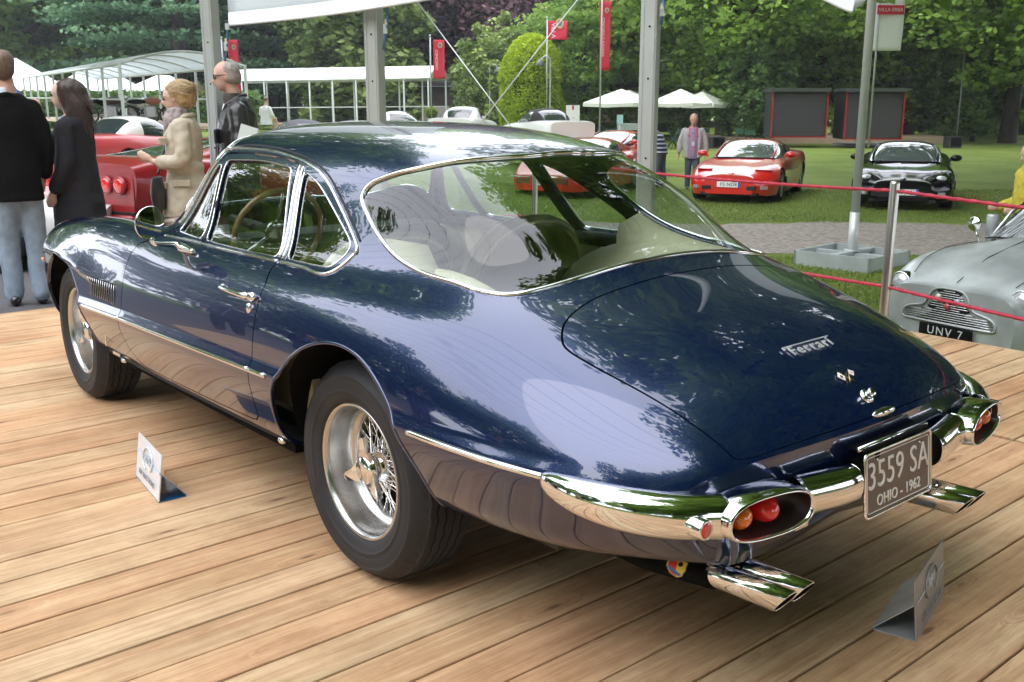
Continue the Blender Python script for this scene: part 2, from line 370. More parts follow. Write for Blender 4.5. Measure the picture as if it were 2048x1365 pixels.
CAR_UV = {
 'glass': [(26.459, 12.855), (26.471, 12.386), (26.274, 11.822), (25.933, 11.295), (25.257, 10.55), (24.478, 10.076), (23.933, 9.809), (23.761, 9.597), (23.838, 9.397), (24.271, 9.127), (24.922, 8.792), (25.76, 8.482), (26.471, 8.32), (27.354, 8.227), (28.304, 8.271), (29.01, 8.262), (29.588, 8.392), (29.962, 8.708), (30.225, 9.349), (30.509, 10.573), (30.586, 11.729), (30.598, 12.912)],
 'trunk': [(31.337, 12.981), (31.317, 12.294), (31.307, 11.259), (31.281, 9.981), (31.388, 8.974), (31.586, 8.213), (31.85, 7.758), (32.133, 7.501), (32.59, 7.4), (33.306, 7.337), (34.613, 7.292), (35.912, 7.22), (37.201, 7.148)],
 'vent': [(16.161, 10.048), (15.154, 7.833), (17.256, 7.673), (16.483, 9.9)],
 'doorglass': [(16.679, 10.066), (18.215, 10.082), (19.213, 10.067), (20.447, 9.956), (20.875, 8.891), (21.468, 7.608), (20.234, 7.545), (18.394, 7.487), (17.743, 7.515), (17.059, 8.885)],
 'quarter': [(20.868, 9.909), (21.221, 9.823), (21.752, 9.645), (22.347, 9.377), (23.234, 8.962), (24.229, 8.435), (24.228, 8.363), (23.875, 7.571), (22.873, 7.57), (21.756, 7.577), (21.177, 8.914)],
 'door': [(13.823, 6.809), (13.227, 6.547), (13.039, 6.217), (13.078, 5.84), (13.063, 5.448), (13.109, 4.872), (13.017, 4.206), (12.865, 3.621), (12.855, 2.635), (12.227, 1.684), (11.436, 1.096), (12.154, 1.125), (12.801, 1.116), (17.739, 1.117), (20.91, 1.463), (21.313, 1.629), (21.687, 1.927), (22.084, 2.74), (22.129, 3.343), (22.055, 4.144), (22.198, 4.996), (22.158, 5.692), (21.936, 6.517), (21.589, 7.344), (20.975, 8.787), (20.539, 10.03), (19.942, 10.148), (18.977, 10.243), (17.98, 10.284), (16.293, 10.28), (15.353, 9.206), (14.903, 7.6)],
 'beltchrome': [(15.245, 7.4), (17.451, 7.473), (19.484, 7.511), (21.534, 7.482), (22.723, 7.477), (24.048, 7.461), (24.184, 7.842), (24.508, 8.326)],
 'drip': [(14.443, 7.05), (5.375, 11.75), (14.375, 9.875), (15.606, 10.52), (17.344, 10.41), (18.829, 10.372), (19.801, 10.283), (20.612, 10.166), (21.223, 10.021), (21.752, 9.85), (22.338, 9.595), (23.1, 9.211), (23.768, 8.832), (24.367, 8.493), (24.507, 8.351)],
 'strip': [(8.798, 3.395), (13.098, 3.643), (19.505, 3.903), (23.313, 3.791), (28.999, 3.615), (30.689, 3.506), (32.136, 3.406), (33.32, 3.36)],
 'handle': [(20.279, 6.044), (22.072, 5.957)],
 'keylock': [(21.793, 5.62)],
 'vents': [(9.23, 5.105), (9.919, 5.113), (12.366, 5.028), (12.336, 4.224), (9.204, 4.177)],
 'misc': [(16.238, 6.786), (17.769, 6.634), (10.524, 1.998), (10.315, 1.459), (35.105, 12.629), (34.962, 11.998), (35.065, 13.499), (36.3, 12.712), (36.993, 12.841), (38.0, 12.723)],
 'bpillar': [(21.544, 7.602), (20.661, 9.994)],
 'ventbar': [(17.634, 7.523), (16.514, 10.051)],
}
# ================================================================== car frame (the deck boards run across it)
YAW = R(130.4)
FX = np.array([math.cos(YAW), math.sin(YAW), 0]); FY = np.array([-math.sin(YAW), math.cos(YAW), 0])
CAR_O = np.array([.12522, 3.31538, 0.])
def c2w(x, y, z=0.): return CAR_O+FX*x+FY*y+np.array([0, 0, z])
# ================================================================== ground
def gz(X, Y):
    a = np.clip((np.asarray(X, float)+3.5)/5.3, 0, 1); a = a*a*(3-2*a)
    return -.10-.43*a
gx = np.concatenate([np.linspace(-140, -20, 13), np.linspace(-16, 16, 65), np.linspace(20, 140, 13)])
gy = np.concatenate([np.linspace(-80, -5, 10), np.linspace(-4, 34, 58), np.linspace(38, 220, 20)])
GX, GY = np.meshgrid(gx, gy, indexing='ij'); gV = np.stack([GX, GY, gz(GX, GY)], -1).reshape(-1, 3)
def grid_quads(a, b):
    i, j = np.meshgrid(np.arange(a-1), np.arange(b-1), indexing='ij'); k = (i*b+j).ravel(); return np.stack([k, k+b, k+b+1, k+1], 1)
def grass_mat():
    m = bpy.data.materials.new('lawn'); m.use_nodes = True; n = m.node_tree.nodes; l = m.node_tree.links; p = n['Principled BSDF']
    t = n.new('ShaderNodeTexCoord'); p.inputs['Roughness'].default_value = .8; p.inputs['Specular IOR Level'].default_value = .2
    z = n.new('ShaderNodeTexNoise'); z.inputs['Scale'].default_value = .55; z.inputs['Detail'].default_value = 5; l.new(t.outputs['Object'], z.inputs[0])
    z2 = n.new('ShaderNodeTexNoise'); z2.inputs['Scale'].default_value = 22; z2.inputs['Detail'].default_value = 8; z2.inputs['Roughness'].default_value = .75; l.new(t.outputs['Object'], z2.inputs[0])
    a = n.new('ShaderNodeValToRGB'); a.color_ramp.elements[0].position = .35; a.color_ramp.elements[1].position = .65
    a.color_ramp.elements[0].color = (.14, .20, .034, 1); a.color_ramp.elements[1].color = (.22, .28, .06, 1)
    b = n.new('ShaderNodeValToRGB'); b.color_ramp.elements[0].position = .3; b.color_ramp.elements[1].position = .68
    b.color_ramp.elements[0].color = (.45, .5, .4, 1); b.color_ramp.elements[1].color = (1.2, 1.2, 1.1, 1)
    mx = n.new('ShaderNodeMixRGB'); mx.blend_type = 'MULTIPLY'; mx.inputs[0].default_value = 1
    l.new(z.outputs[0], a.inputs[0]); l.new(z2.outputs[0], b.inputs[0]); l.new(a.outputs[0], mx.inputs[1]); l.new(b.outputs[0], mx.inputs[2]); l.new(mx.outputs[0], p.inputs['Base Color'])
    bn = n.new('ShaderNodeBump'); bn.inputs['Strength'].default_value = .8; bn.inputs['Distance'].default_value = .05; l.new(z2.outputs[0], bn.inputs['Height']); l.new(bn.outputs[0], p.inputs['Normal'])
    return m
M_GRASS = grass_mat()
tag(mesh_obj('ground', gV, grid_quads(len(gx), len(gy)), M_GRASS, None, True), kind='structure')
def strip_sheet(name, xs, y0f, y1f, ny, m, dz):
    ys = np.linspace(0, 1, ny); V = []
    for x in xs:
        a, b = y0f(x), y1f(x)
        for t in ys:
            y = a+(b-a)*t; V.append((x, y, float(gz(x, y))+dz))
    return tag(mesh_obj(name, V, grid_quads(len(xs), ny), m, None, True), kind='structure')
M_GRAVEL = mat('gravel', (.36, .32, .28), .95, col2=(.16, .14, .12), vscale=14, bump=1.0, bscale=60)
M_ASPH = mat('asphalt', (.11, .105, .11), .9, col2=(.07, .068, .075), vscale=60, bump=.6, bscale=150)
_n = lambda x, k: .16*math.sin(x*1.7+k)+.10*math.sin(x*4.3+2*k)+.06*math.sin(x*11+k)
strip_sheet('gravel_path', np.linspace(-3.2, 40, 260), lambda x: 13.2+_n(x, 1), lambda x: 16.7+_n(x, 5)+.01*x, 14, M_GRAVEL, .006)
strip_sheet('asphalt_road', np.linspace(-30, -1.6, 90), lambda x: 2.0, lambda x: 12.6+.3*_n(x, 3)-.02*x, 30, M_ASPH, .010)

# ================================================================== wooden deck, every board an object
def wood_mat():
    m = bpy.data.materials.new('larch_boards'); m.use_nodes = True; n = m.node_tree.nodes; l = m.node_tree.links; p = n['Principled BSDF']
    p.inputs['Roughness'].default_value = .62; p.inputs['Specular IOR Level'].default_value = .3
    t = n.new('ShaderNodeTexCoord'); oi = n.new('ShaderNodeObjectInfo')
    off = n.new('ShaderNodeVectorMath'); off.operation = 'SCALE'; off.inputs[0].default_value = (37, 91, 13); l.new(oi.outputs['Random'], off.inputs['Scale'])
    ad = n.new('ShaderNodeVectorMath'); ad.operation = 'ADD'; l.new(t.outputs['Object'], ad.inputs[0]); l.new(off.outputs[0], ad.inputs[1])
    # knots: far-apart cells
    km = n.new('ShaderNodeMapping'); km.inputs['Scale'].default_value = (7.5, 1.9, .01); l.new(ad.outputs[0], km.inputs[0])
    vo = n.new('ShaderNodeTexVoronoi'); vo.inputs['Scale'].default_value = 1.0; vo.inputs['Randomness'].default_value = 1; l.new(km.outputs[0], vo.inputs[0])
    kr = n.new('ShaderNodeValToRGB'); kr.color_ramp.elements[0].position = .03; kr.color_ramp.elements[1].position = .30; kr.color_ramp.elements[0].color = (1, 1, 1, 1); kr.color_ramp.elements[1].color = (0, 0, 0, 1)
    kr.color_ramp.interpolation = 'EASE'; l.new(vo.outputs['Distance'], kr.inputs[0])
    kd = n.new('ShaderNodeValToRGB'); kd.color_ramp.elements[0].position = .04; kd.color_ramp.elements[1].position = .085; kd.color_ramp.elements[0].color = (1, 1, 1, 1); kd.color_ramp.elements[1].color = (0, 0, 0, 1); l.new(vo.outputs['Distance'], kd.inputs[0])
    # grain warped by knots
    gm = n.new('ShaderNodeMapping'); gm.inputs['Scale'].default_value = (34, 1.1, 5); l.new(ad.outputs[0], gm.inputs[0])
    ws = n.new('ShaderNodeVectorMath'); ws.operation = 'SCALE'; ws.inputs['Scale'].default_value = 2.4; l.new(kr.outputs[0], ws.inputs[0])
    wa = n.new('ShaderNodeVectorMath'); wa.operation = 'ADD'; l.new(gm.outputs[0], wa.inputs[0]); l.new(ws.outputs[0], wa.inputs[1])
    g = n.new('ShaderNodeTexNoise'); g.inputs['Scale'].default_value = 1; g.inputs['Detail'].default_value = 6; g.inputs['Roughness'].default_value = .62; g.inputs['Distortion'].default_value = .7; l.new(wa.outputs[0], g.inputs[0])
    gr = n.new('ShaderNodeValToRGB'); gr.color_ramp.elements[0].position = .36; gr.color_ramp.elements[1].position = .62
    gr.color_ramp.elements[0].color = (.35, .225, .130, 1); gr.color_ramp.elements[1].color = (.62, .475, .315, 1); l.new(g.outputs[0], gr.inputs[0])
    # broad pale / rosy patches, and board to board tone
    b = n.new('ShaderNodeTexNoise'); bm = n.new('ShaderNodeMapping'); bm.inputs['Scale'].default_value = (9, 1.4, 1); l.new(ad.outputs[0], bm.inputs[0]); l.new(bm.outputs[0], b.inputs[0]); b.inputs['Scale'].default_value = 1; b.inputs['Detail'].default_value = 3
    br = n.new('ShaderNodeValToRGB'); br.color_ramp.elements[0].position = .36; br.color_ramp.elements[1].position = .66
    br.color_ramp.elements[0].color = (.60, .41, .26, 1); br.color_ramp.elements[1].color = (.64, .53, .36, 1); l.new(b.outputs[0], br.inputs[0])
    m1 = n.new('ShaderNodeMixRGB'); m1.inputs[0].default_value = .42; l.new(gr.outputs[0], m1.inputs[1]); l.new(br.outputs[0], m1.inputs[2])
    rr = n.new('ShaderNodeValToRGB'); e = rr.color_ramp.elements; e[0].position = 0; e[0].color = (1.02, .86, .75, 1); e[1].position = 1; e[1].color = (1.05, 1.03, .95, 1)
    for pos, c_ in ((.2, (.97, .76, .63, 1)), (.42, (1.06, 1.0, .93, 1)), (.6, (.93, .79, .66, 1)), (.8, (1.0, .90, .80, 1))):
        q = e.new(pos); q.color = c_
    l.new(oi.outputs['Random'], rr.inputs[0])
    m2 = n.new('ShaderNodeMixRGB'); m2.blend_type = 'MULTIPLY'; m2.inputs[0].default_value = 1; l.new(m1.outputs[0], m2.inputs[1]); l.new(rr.outputs[0], m2.inputs[2])
    m3 = n.new('ShaderNodeMixRGB'); m3.inputs[2].default_value = (.30, .145, .07, 1); mk = n.new('ShaderNodeMath'); mk.operation = 'MULTIPLY'; mk.inputs[1].default_value = .35; l.new(kr.outputs[0], mk.inputs[0]); l.new(mk.outputs[0], m3.inputs[0]); l.new(m2.outputs[0], m3.inputs[1])
    m4 = n.new('ShaderNodeMixRGB'); m4.inputs[2].default_value = (.13, .07, .04, 1); mk2 = n.new('ShaderNodeMath'); mk2.operation = 'MULTIPLY'; mk2.inputs[1].default_value = .8; l.new(kd.outputs[0], mk2.inputs[0]); l.new(mk2.outputs[0], m4.inputs[0]); l.new(m3.outputs[0], m4.inputs[1])
    # fine dark flecks
    f = n.new('ShaderNodeTexNoise'); fm = n.new('ShaderNodeMapping'); fm.inputs['Scale'].default_value = (160, 9, 10); l.new(ad.outputs[0], fm.inputs[0]); l.new(fm.outputs[0], f.inputs[0]); f.inputs['Scale'].default_value = 1; f.inputs['Detail'].default_value = 3
    fr = n.new('ShaderNodeValToRGB'); fr.color_ramp.elements[0].position = .28; fr.color_ramp.elements[1].position = .48; fr.color_ramp.elements[0].color = (.72, .66, .6, 1); fr.color_ramp.elements[1].color = (1, 1, 1, 1); l.new(f.outputs[0], fr.inputs[0])
    m5 = n.new('ShaderNodeMixRGB'); m5.blend_type = 'MULTIPLY'; m5.inputs[0].default_value = .8; l.new(m4.outputs[0], m5.inputs[1]); l.new(fr.outputs[0], m5.inputs[2]); 
    gp = n.new('ShaderNodeNewGeometry'); dn = n.new('ShaderNodeTexNoise'); dn.inputs['Scale'].default_value = 1.9; dn.inputs['Detail'].default_value = 9; dn.inputs['Roughness'].default_value = .68; l.new(gp.outputs['Position'], dn.inputs[0])
    dr = n.new('ShaderNodeValToRGB'); dr.color_ramp.elements[0].position = .36; dr.color_ramp.elements[1].position = .60; dr.color_ramp.elements[0].color = (.78, .74, .70, 1); dr.color_ramp.elements[1].color = (1.04, 1.04, 1.04, 1); l.new(dn.outputs[0], dr.inputs[0])
    m6 = n.new('ShaderNodeMixRGB'); m6.blend_type = 'MULTIPLY'; m6.inputs[0].default_value = 1; l.new(m5.outputs[0], m6.inputs[1]); l.new(dr.outputs[0], m6.inputs[2]); l.new(m6.outputs[0], p.inputs['Base Color'])
    bn = n.new('ShaderNodeBump'); bn.inputs['Strength'].default_value = .25; bn.inputs['Distance'].default_value = .003; l.new(f.outputs[0], bn.inputs['Height']); l.new(bn.outputs[0], p.inputs['Normal'])
    return m
M_WOOD = wood_mat(); M_JOIST = mat('joist_wood', (.16, .075, .035), .85, var=.3, vscale=4)
deck = empty('deck', tuple(CAR_O), YAW); tag(deck, kind='structure')
def board_mesh(w, ln, th=.028):
    "plank with eased edges; x across, y along"
    x = w/2; b = .004; prof = [(-x, -th), (-x, -b*1.6), (-x+b*.4, -b*.5), (-x+b*1.5, 0), (x-b*1.5, 0), (x-b*.4, -b*.5), (x, -b*1.6), (x, -th)]
    V = [(a, y, z) for y in (-ln/2, ln/2) for a, z in prof]; n = len(prof)
    F = [(i, i+1, n+i+1, n+i) for i in range(n-1)]+[(n-1, 0, n, 2*n-1)]+[tuple(range(n-1, -1, -1)), tuple(range(n, 2*n))]
    me = bpy.data.meshes.new('plank'); me.from_pydata(V, [], F); me.materials.append(M_WOOD); me.polygons.foreach_set('use_smooth', [False]*len(F)); me.update(); return me
PITCH, PH = .1537, -1.498
pm = [board_mesh(PITCH-.0058, 6.6), board_mesh(PITCH-.0058, 1.63)]
prng = random.Random(21)
k0 = int((-4.2-PH)/PITCH); k1 = int((5.1-PH)/PITCH)
for k in range(k0, k1):
    for s, (ya, ln) in enumerate(((-2.03+.004, 6.6), (-3.68, 1.63))):
        o = bpy.data.objects.new('plank', pm[s]); link(o, deck)
        o.location = (PH+(k+.5)*PITCH+prng.uniform(-.0012, .0012), ya+ln/2+prng.uniform(-.002, .002), prng.uniform(-.0018, .0018))
        o.rotation_euler = (0, prng.uniform(-.006, .006), prng.uniform(-.0004, .0004)+(math.pi if prng.random() < .5 else 0))
jb = MB()
for y in np.arange(-3.5, 4.5, .6): jb.box(((k0+k1)/2*PITCH+PH, y, -.062), ((k1-k0)*PITCH-.02, .07, .066))
jb.box(((k0+k1)/2*PITCH+PH, .4, -.105), ((k1-k0)*PITCH-.04, 8.0, .02))
jb.build('joists', [M_JOIST], deck)
fb = MB()
fb.box((PH+k1*PITCH+.012, .45, -.07), (.022, 8.3, .14)); fb.box(((k0+k1)/2*PITCH+PH, -3.695, -.20), ((k1-k0)*PITCH, .022, .40))
fb.build('fascia', [M_WOOD], deck)

def lawn_blades():
    g = np.random.default_rng(41); n = 150000; Y = 7.6+16*g.uniform(0, 1, n)**1.25; X = g.uniform(-.05, .56, n)*Y*1.05; k = ~((Y > 13.0+.1*np.sin(X*1.7)) & (Y < 16.9+.15*np.sin(X*2.1))); X, Y = X[k], Y[k]
    p = np.stack([X, Y], 1)-CAR_O[:2]; yc = p @ FY[:2]; xc = p @ FX[:2]; k = ~((yc > -3.75) & (xc < 5.2)); X, Y = X[k], Y[k]; n = len(X); Z = gz(X, Y)
    h = g.uniform(.018, .050, n); a = g.uniform(0, 6.28, n); w = .006; lx, ly = g.normal(size=n)*.018, g.normal(size=n)*.018
    V = np.stack([np.stack([X-w*np.cos(a), Y-w*np.sin(a), Z], 1), np.stack([X+w*np.cos(a), Y+w*np.sin(a), Z], 1), np.stack([X+lx, Y+ly, Z+h], 1)], 1).reshape(-1, 3)
    o = mesh_obj('grass', V, np.arange(3*n).reshape(n, 3), None, None); t = o.data.attributes.new('tone', 'FLOAT', 'POINT'); t.data.foreach_set('value', np.repeat(np.clip(g.normal(size=n)*.22+.5+.15*np.sin(X*1.1+Y*.7), 0, 1), 3).astype(np.float32)); o.data.materials.append(leaf_mat('blade', (.08, .135, .025), (.28, .36, .08), .3)); o['kind'] = 'stuff'
lawn_blades()
# ================================================================== the dark blue coupe
M_PAINT = mat('navy_paint', (.0045, .017, .078), .24, .60, coat=1.0, coat_rough=.015, spec=.5)
M_PAINT.node_tree.nodes['Principled BSDF'].inputs['Coat IOR'].default_value = 1.7
M_TRIM = mat('black_trim', (.012, .012, .013), .7)
M_CHROME = mat('chrome', (.82, .83, .84), .06, 1.0)
M_CHROME2 = mat('chrome_brushed', (.62, .62, .62), .22, 1.0, bump=.05, bscale=120)
M_RUBBER = mat('tyre_rubber', (.022, .022, .024), .62, spec=.35, var=.25, vscale=6)
M_BLACK = mat('black_matt', (.006, .006, .006), .9, spec=.1)
M_CREAM = mat('cream_leather', (.56, .52, .38), .55, var=.08, vscale=5, bump=.06, bscale=60)
M_OLIVE = mat('taupe_leather', (.36, .32, .22), .6, var=.12, vscale=4, bump=.06, bscale=60)
M_GLASS = glass_mat('car_glass', (.86, .93, .87), 1.5, 1.8)
M_GLASS_SIDE = glass_mat('side_glass', (.78, .86, .83), 1.55, 2.0)
M_MIRROR = mat('mirror_glass', (.9, .9, .9), .01, 1.0)
M_LENSR = mat('red_lens', (.55, .01, .01), .12, coat=1, emit=(.5, .0, .0, .05)); M_LENSA = mat('amber_lens', (.75, .16, .01), .12, coat=1)
M_DARKGAP = mat('panel_gap', (.004, .004, .006), .8, spec=.1)

car = empty('coupe', tuple(CAR_O), YAW, 'dark blue vintage two-door fastback coupe with chrome bumpers on the wooden deck', 'car')
NET = car_net(); NR = NET.shape[0]
def ev(u, v):
    u = np.atleast_1d(np.asarray(u, float)); v = np.atleast_1d(np.asarray(v, float)); u, v = np.broadcast_arrays(u, v)
    vv = np.where(v > 13, 26-v, v); p = car_eval(NET, np.clip(u, 0, NR-1), np.clip(vv, 0, 13)).copy(); 
    x_, y_, z_ = p[..., 0], p[..., 1], p[..., 2]; lo_ = vv < 7.6
    zl = np.interp(x_, [1.7, 2.0, 2.5, 2.9, 3.2], [.640, .668, .728, .708, .64]); w1 = np.clip((x_-1.72)/.45, 0, 1)*np.clip((3.15-x_)/.3, 0, 1); b1 = .022*w1*np.where(z_ > zl, np.exp(-((z_-zl)/.055)**2), np.exp(-((z_-zl)/.016)**2))
    zs_ = np.interp(x_, [-.86, -.35, .4, 1.6, 2.2], [.571, .578, .571, .552, .531]); w2 = np.clip((2.35-x_)/.15, 0, 1)*np.clip((x_+.95)/.25, 0, 1); t2 = np.clip((zs_+.042-z_)/.042, 0, 1); b2 = .011*w2*t2*t2*(3-2*t2)*np.clip((z_-.33)/.2, 0, 1)
    p[..., 1] = y_+np.where(lo_, b1+b2, 0); p[..., 1] = np.where(v > 13, -p[..., 1], p[..., 1]); return p
def evn(u, v, e=.02):
    u = np.atleast_1d(np.asarray(u, float)); v = np.atleast_1d(np.asarray(v, float)); u, v = np.broadcast_arrays(u, v)
    du = ev(np.clip(u+e, 0, NR-1), v)-ev(np.clip(u-e, 0, NR-1), v); dv = ev(u, np.clip(v+e, 0, 26))-ev(u, np.clip(v-e, 0, 26))
    n = np.cross(du, dv); n /= np.linalg.norm(n, axis=-1, keepdims=True)+1e-12; return n
uu = np.linspace(0, NR-1, (NR-1)*8+1); vv = np.linspace(0, 26, 26*9+1)
UU, VV = np.meshgrid(uu, vv, indexing='ij'); SV = ev(UU, VV).reshape(-1, 3); SN = evn(UU, VV).reshape(-1, 3)
if (SN[:, 2][(np.abs(VV.ravel()-13) < 1)].mean()) < 0: SN = -SN
SA = np.stack([UU.ravel(), VV.ravel()], 1)
TF = grid_tris(len(uu), len(vv))
fn = np.cross(SV[TF[:, 1]]-SV[TF[:, 0]], SV[TF[:, 2]]-SV[TF[:, 0]])
if (fn*SN[TF[:, 0]]).sum(1).mean() < 0: TF = TF[:, ::-1]
NSIGN = 1.0 if (evn(20, 12)[0][2] > 0) else -1.0
_sg = SV.reshape(len(uu), len(vv), 3)
def side_uv(x, z, side=1):
    "surface parameters of a point given by x and z on one flank"
    m = (VV < 12) & (VV > 1); d = np.where(m, (_sg[..., 0]-x)**2+(_sg[..., 2]-z)**2, 9); i, j = np.unravel_index(np.argmin(d), d.shape); u, v = UU[i, j], VV[i, j]
    for _ in range(6):
        p = ev(u, v)[0]; a = (ev(u+.01, v)[0]-p)/.01; b = (ev(u, v+.01)[0]-p)/.01
        J = np.array([[a[0], b[0]], [a[2], b[2]]]); e = np.array([x-p[0], z-p[2]])
        if abs(np.linalg.det(J)) < 1e-6: break
        q = np.clip(np.linalg.solve(J, e), -.3, .3); u = min(max(u+q[0], 0), NR-1); v = min(max(v+q[1], 0), 12.9)
    return (u, v) if side > 0 else (u, 26-v)
def uv_path(uvs, n=6, closed=False):
    return spline(np.array(uvs), n, closed)
def ribbon(name, UVp, w, h, m, parent, closed=False, lift=0., wt=None):
    "a half-round strip that follows the body surface"
    P_ = ev(UVp[:, 0], UVp[:, 1]); N_ = evn(UVp[:, 0], UVp[:, 1])*NSIGN
    # resample evenly
    d = np.r_[0, np.cumsum(np.linalg.norm(np.diff(P_, axis=0), axis=1))]; k = max(8, int(d[-1]/.012)); s_ = np.linspace(0, d[-1], k)
    P_ = np.stack([np.interp(s_, d, P_[:, i]) for i in range(3)], 1); N_ = np.stack([np.interp(s_, d, N_[:, i]) for i in range(3)], 1); N_ /= np.linalg.norm(N_, axis=1)[:, None]
    if closed: T_ = np.roll(P_, -1, 0)-np.roll(P_, 1, 0); T_[0] = P_[1]-P_[-2]; T_[-1] = T_[0]
    else: T_ = np.gradient(P_, axis=0)
    T_ /= np.linalg.norm(T_, axis=1)[:, None]+1e-12; B_ = np.cross(N_, T_)
    ww = np.full(k, w) if wt is None else w*np.interp(np.linspace(0, 1, k), *wt)
    sec = [(-.5, -.6), (-.5, .25), (-.36, .8), (0, 1.), (.36, .8), (.5, .25), (.5, -.6)]; V = []
    for i in range(k):
        for a, b in sec: V.append(P_[i]+B_[i]*a*ww[i]+N_[i]*(b*h*min(1, ww[i]/w*1.3)+lift))
    ns = len(sec); F = [(i*ns+j, (i+1)*ns+j, (i+1)*ns+j+1, i*ns+j+1) for i in range(k-1) for j in range(ns-1)]
    if not closed: F += [tuple(range(ns)), tuple(range((k-1)*ns+ns-1, (k-1)*ns-1, -1))]
    return mesh_obj(name, V, F, m, parent, True)
# ---- outlines
DOOR = [(1.56,.872),(1.625,.852),(1.645,.818),(1.645,.775),(1.642,.73),(1.640,.662),(1.645,.60),(1.652,.545),(1.655,.48),(1.645,.42),(1.61,.375),(1.55,.352),(1.3,.350),(.85,.358),(.60,.366),(.555,.372),(.52,.395),(.50,.45),(.488,.52),(.478,.60),(.474,.689),(.481,.764),(.506,.837),(.562,.884),
        (.605,.955),(.66,1.07),(.72,1.203),(.809,1.212),(.953,1.220),(1.099,1.224),(1.29,1.218),(1.33,1.205),(1.40,1.09),(1.48,.93)]
VENT = [(1.335,1.175),(1.445,.912),(1.205,.905),(1.292,1.172)]
DGL = [(1.268,1.192),(1.066,1.200),(.918,1.199),(.745,1.187),(.665,1.035),(.590,.905),(.765,.903),(1.04,.903),(1.165,.905),(1.221,1.028)]
QGL = [(.655,1.180),(.617,1.170),(.539,1.146),(.456,1.108),(.34,1.046),(.222,.978),(.218,.965),(.262,.908),(.387,.906),(.530,.906),(.590,1.03)]
def soft(pl, step=.012, it=3, closed=True):
    P = [np.array(p, float) for p in pl]; Q = []
    for a, b in zip(P, P[1:]+(P[:1] if closed else [])):
        k = max(1, int(np.linalg.norm(b-a)/step)); Q += [a+(b-a)*t/k for t in range(k)]
    if not closed: Q.append(P[-1])
    Q = np.array(Q)
    for _ in range(it):
        if closed: Q = .25*np.roll(Q, 1, 0)+.5*Q+.25*np.roll(Q, -1, 0)
        else: Q[1:-1] = .25*Q[:-2]+.5*Q[1:-1]+.25*Q[2:]
    return Q
sp_ = spline(DGL[0:4], 5); DGL = soft([tuple(p) for p in sp_]+DGL[4:])
sp_ = spline(QGL[0:6], 5); QGL = soft([tuple(p) for p in sp_]+QGL[6:])
VENT = soft(VENT, .01, 2)
SUV, SVV = .12, .09
def sc(uvs): return np.array(uvs)*np.array([SUV, SVV])
g = uv_path(CAR_UV['glass'], 5); g[:, 1] = np.minimum(g[:, 1], 13); g[0, 1] = 13; g[-1, 1] = 13
GLASS_UV = np.concatenate([g, np.stack([g[::-1, 0], 26-g[::-1, 1]], 1)[1:-1]])
t_ = uv_path(CAR_UV['trunk'], 5); t_[0, 1] = 13
bot = [(NR-1-.42, 7.35), (NR-1-.32, 7.9), (NR-1-.28, 9), (NR-1-.28, 11), (NR-1-.28, 13)]
t_ = np.concatenate([t_, np.array(bot)]); TRUNK_UV = np.concatenate([t_, np.stack([t_[::-1, 0], 26-t_[::-1, 1]], 1)[1:-1]])
def uv_at(x, v):
    us = np.linspace(0, NR-1, 900); xs = ev(us, np.full(900, v))[:, 0]; return float(us[np.argmin(np.abs(xs-x))])
wsl = [(1.90, 13), (1.885, 12), (1.80, 11), (1.64, 10), (1.56, 9.3), (1.53, 8.95), (1.50, 9.05), (1.44, 9.5), (1.385, 10), (1.36, 10.5), (1.375, 10.9), (1.42, 11.4), (1.455, 12), (1.465, 13)]
w_ = uv_path([(uv_at(x, v), v) for x, v in wsl], 5); w_[:, 1] = np.minimum(w_[:, 1], 13); WIND_UV = np.concatenate([w_, np.stack([w_[::-1, 0], 26-w_[::-1, 1]], 1)[1:-1]])
GAP = .0024
V_, N_, A_, F_ = SV, SN, SA, TF
# wheel arches
def arch_val(V, A):
    r = np.ones(len(V))
    for cx, ca, cb in ((-.012, .405, .405), (2.51, .385, .395)):
        dx = V[:, 0]-cx; dz = V[:, 2]-.333
        flare = np.where((dz < 0) & (dx < 0), 1+.35*np.clip(-dz/.1, 0, 1)*.25, 1.)
        r = np.minimum(r, np.sqrt((dx/(ca*flare))**2+(np.maximum(dz, -.02)/cb)**2)-1)
    return np.where((A[:, 1] < 7.5) | (A[:, 1] > 18.5), r, 1.)
V_, N_, A_, F_, _o, _v = clip(V_, N_, A_, F_, arch_val(V_, A_))
# rear window, windscreen
def cut_uv(poly, F, d=0.):
    global V_, N_, A_
    val = poly_sd(A_*np.array([SUV, SVV]), sc(poly))-d
    V_, N_, A_, a, b, _ = clip(V_, N_, A_, F, val); return a, b
gl_in, F_ = cut_uv(GLASS_UV, F_)
ws_in, F_ = cut_uv(WIND_UV, F_)
tr_in, rest = cut_uv(TRUNK_UV, F_, GAP); _g, F_ = cut_uv(TRUNK_UV, rest, -GAP)
trunk_F = tr_in
def cut_xz(poly, F, side, d=0.):
    global V_, N_, A_
    val = poly_sd(V_[:, [0, 2]], poly)-d; val = np.where(V_[:, 1]*side > .25, val, -.05)
    V_, N_, A_, a, b, _ = clip(V_, N_, A_, F, val); return a, b
doors = {}; panes = {}
for sd in (1, -1):
    dr, rest = cut_xz(np.array(DOOR), F_, sd, GAP); _g, F_ = cut_xz(np.array(DOOR), rest, sd, -GAP)
    p1, dr = cut_xz(VENT, dr, sd); p2, dr = cut_xz(DGL, dr, sd); p3, F_ = cut_xz(QGL, F_, sd)
    doors[sd] = dr; panes[sd] = (p1, p2, p3)
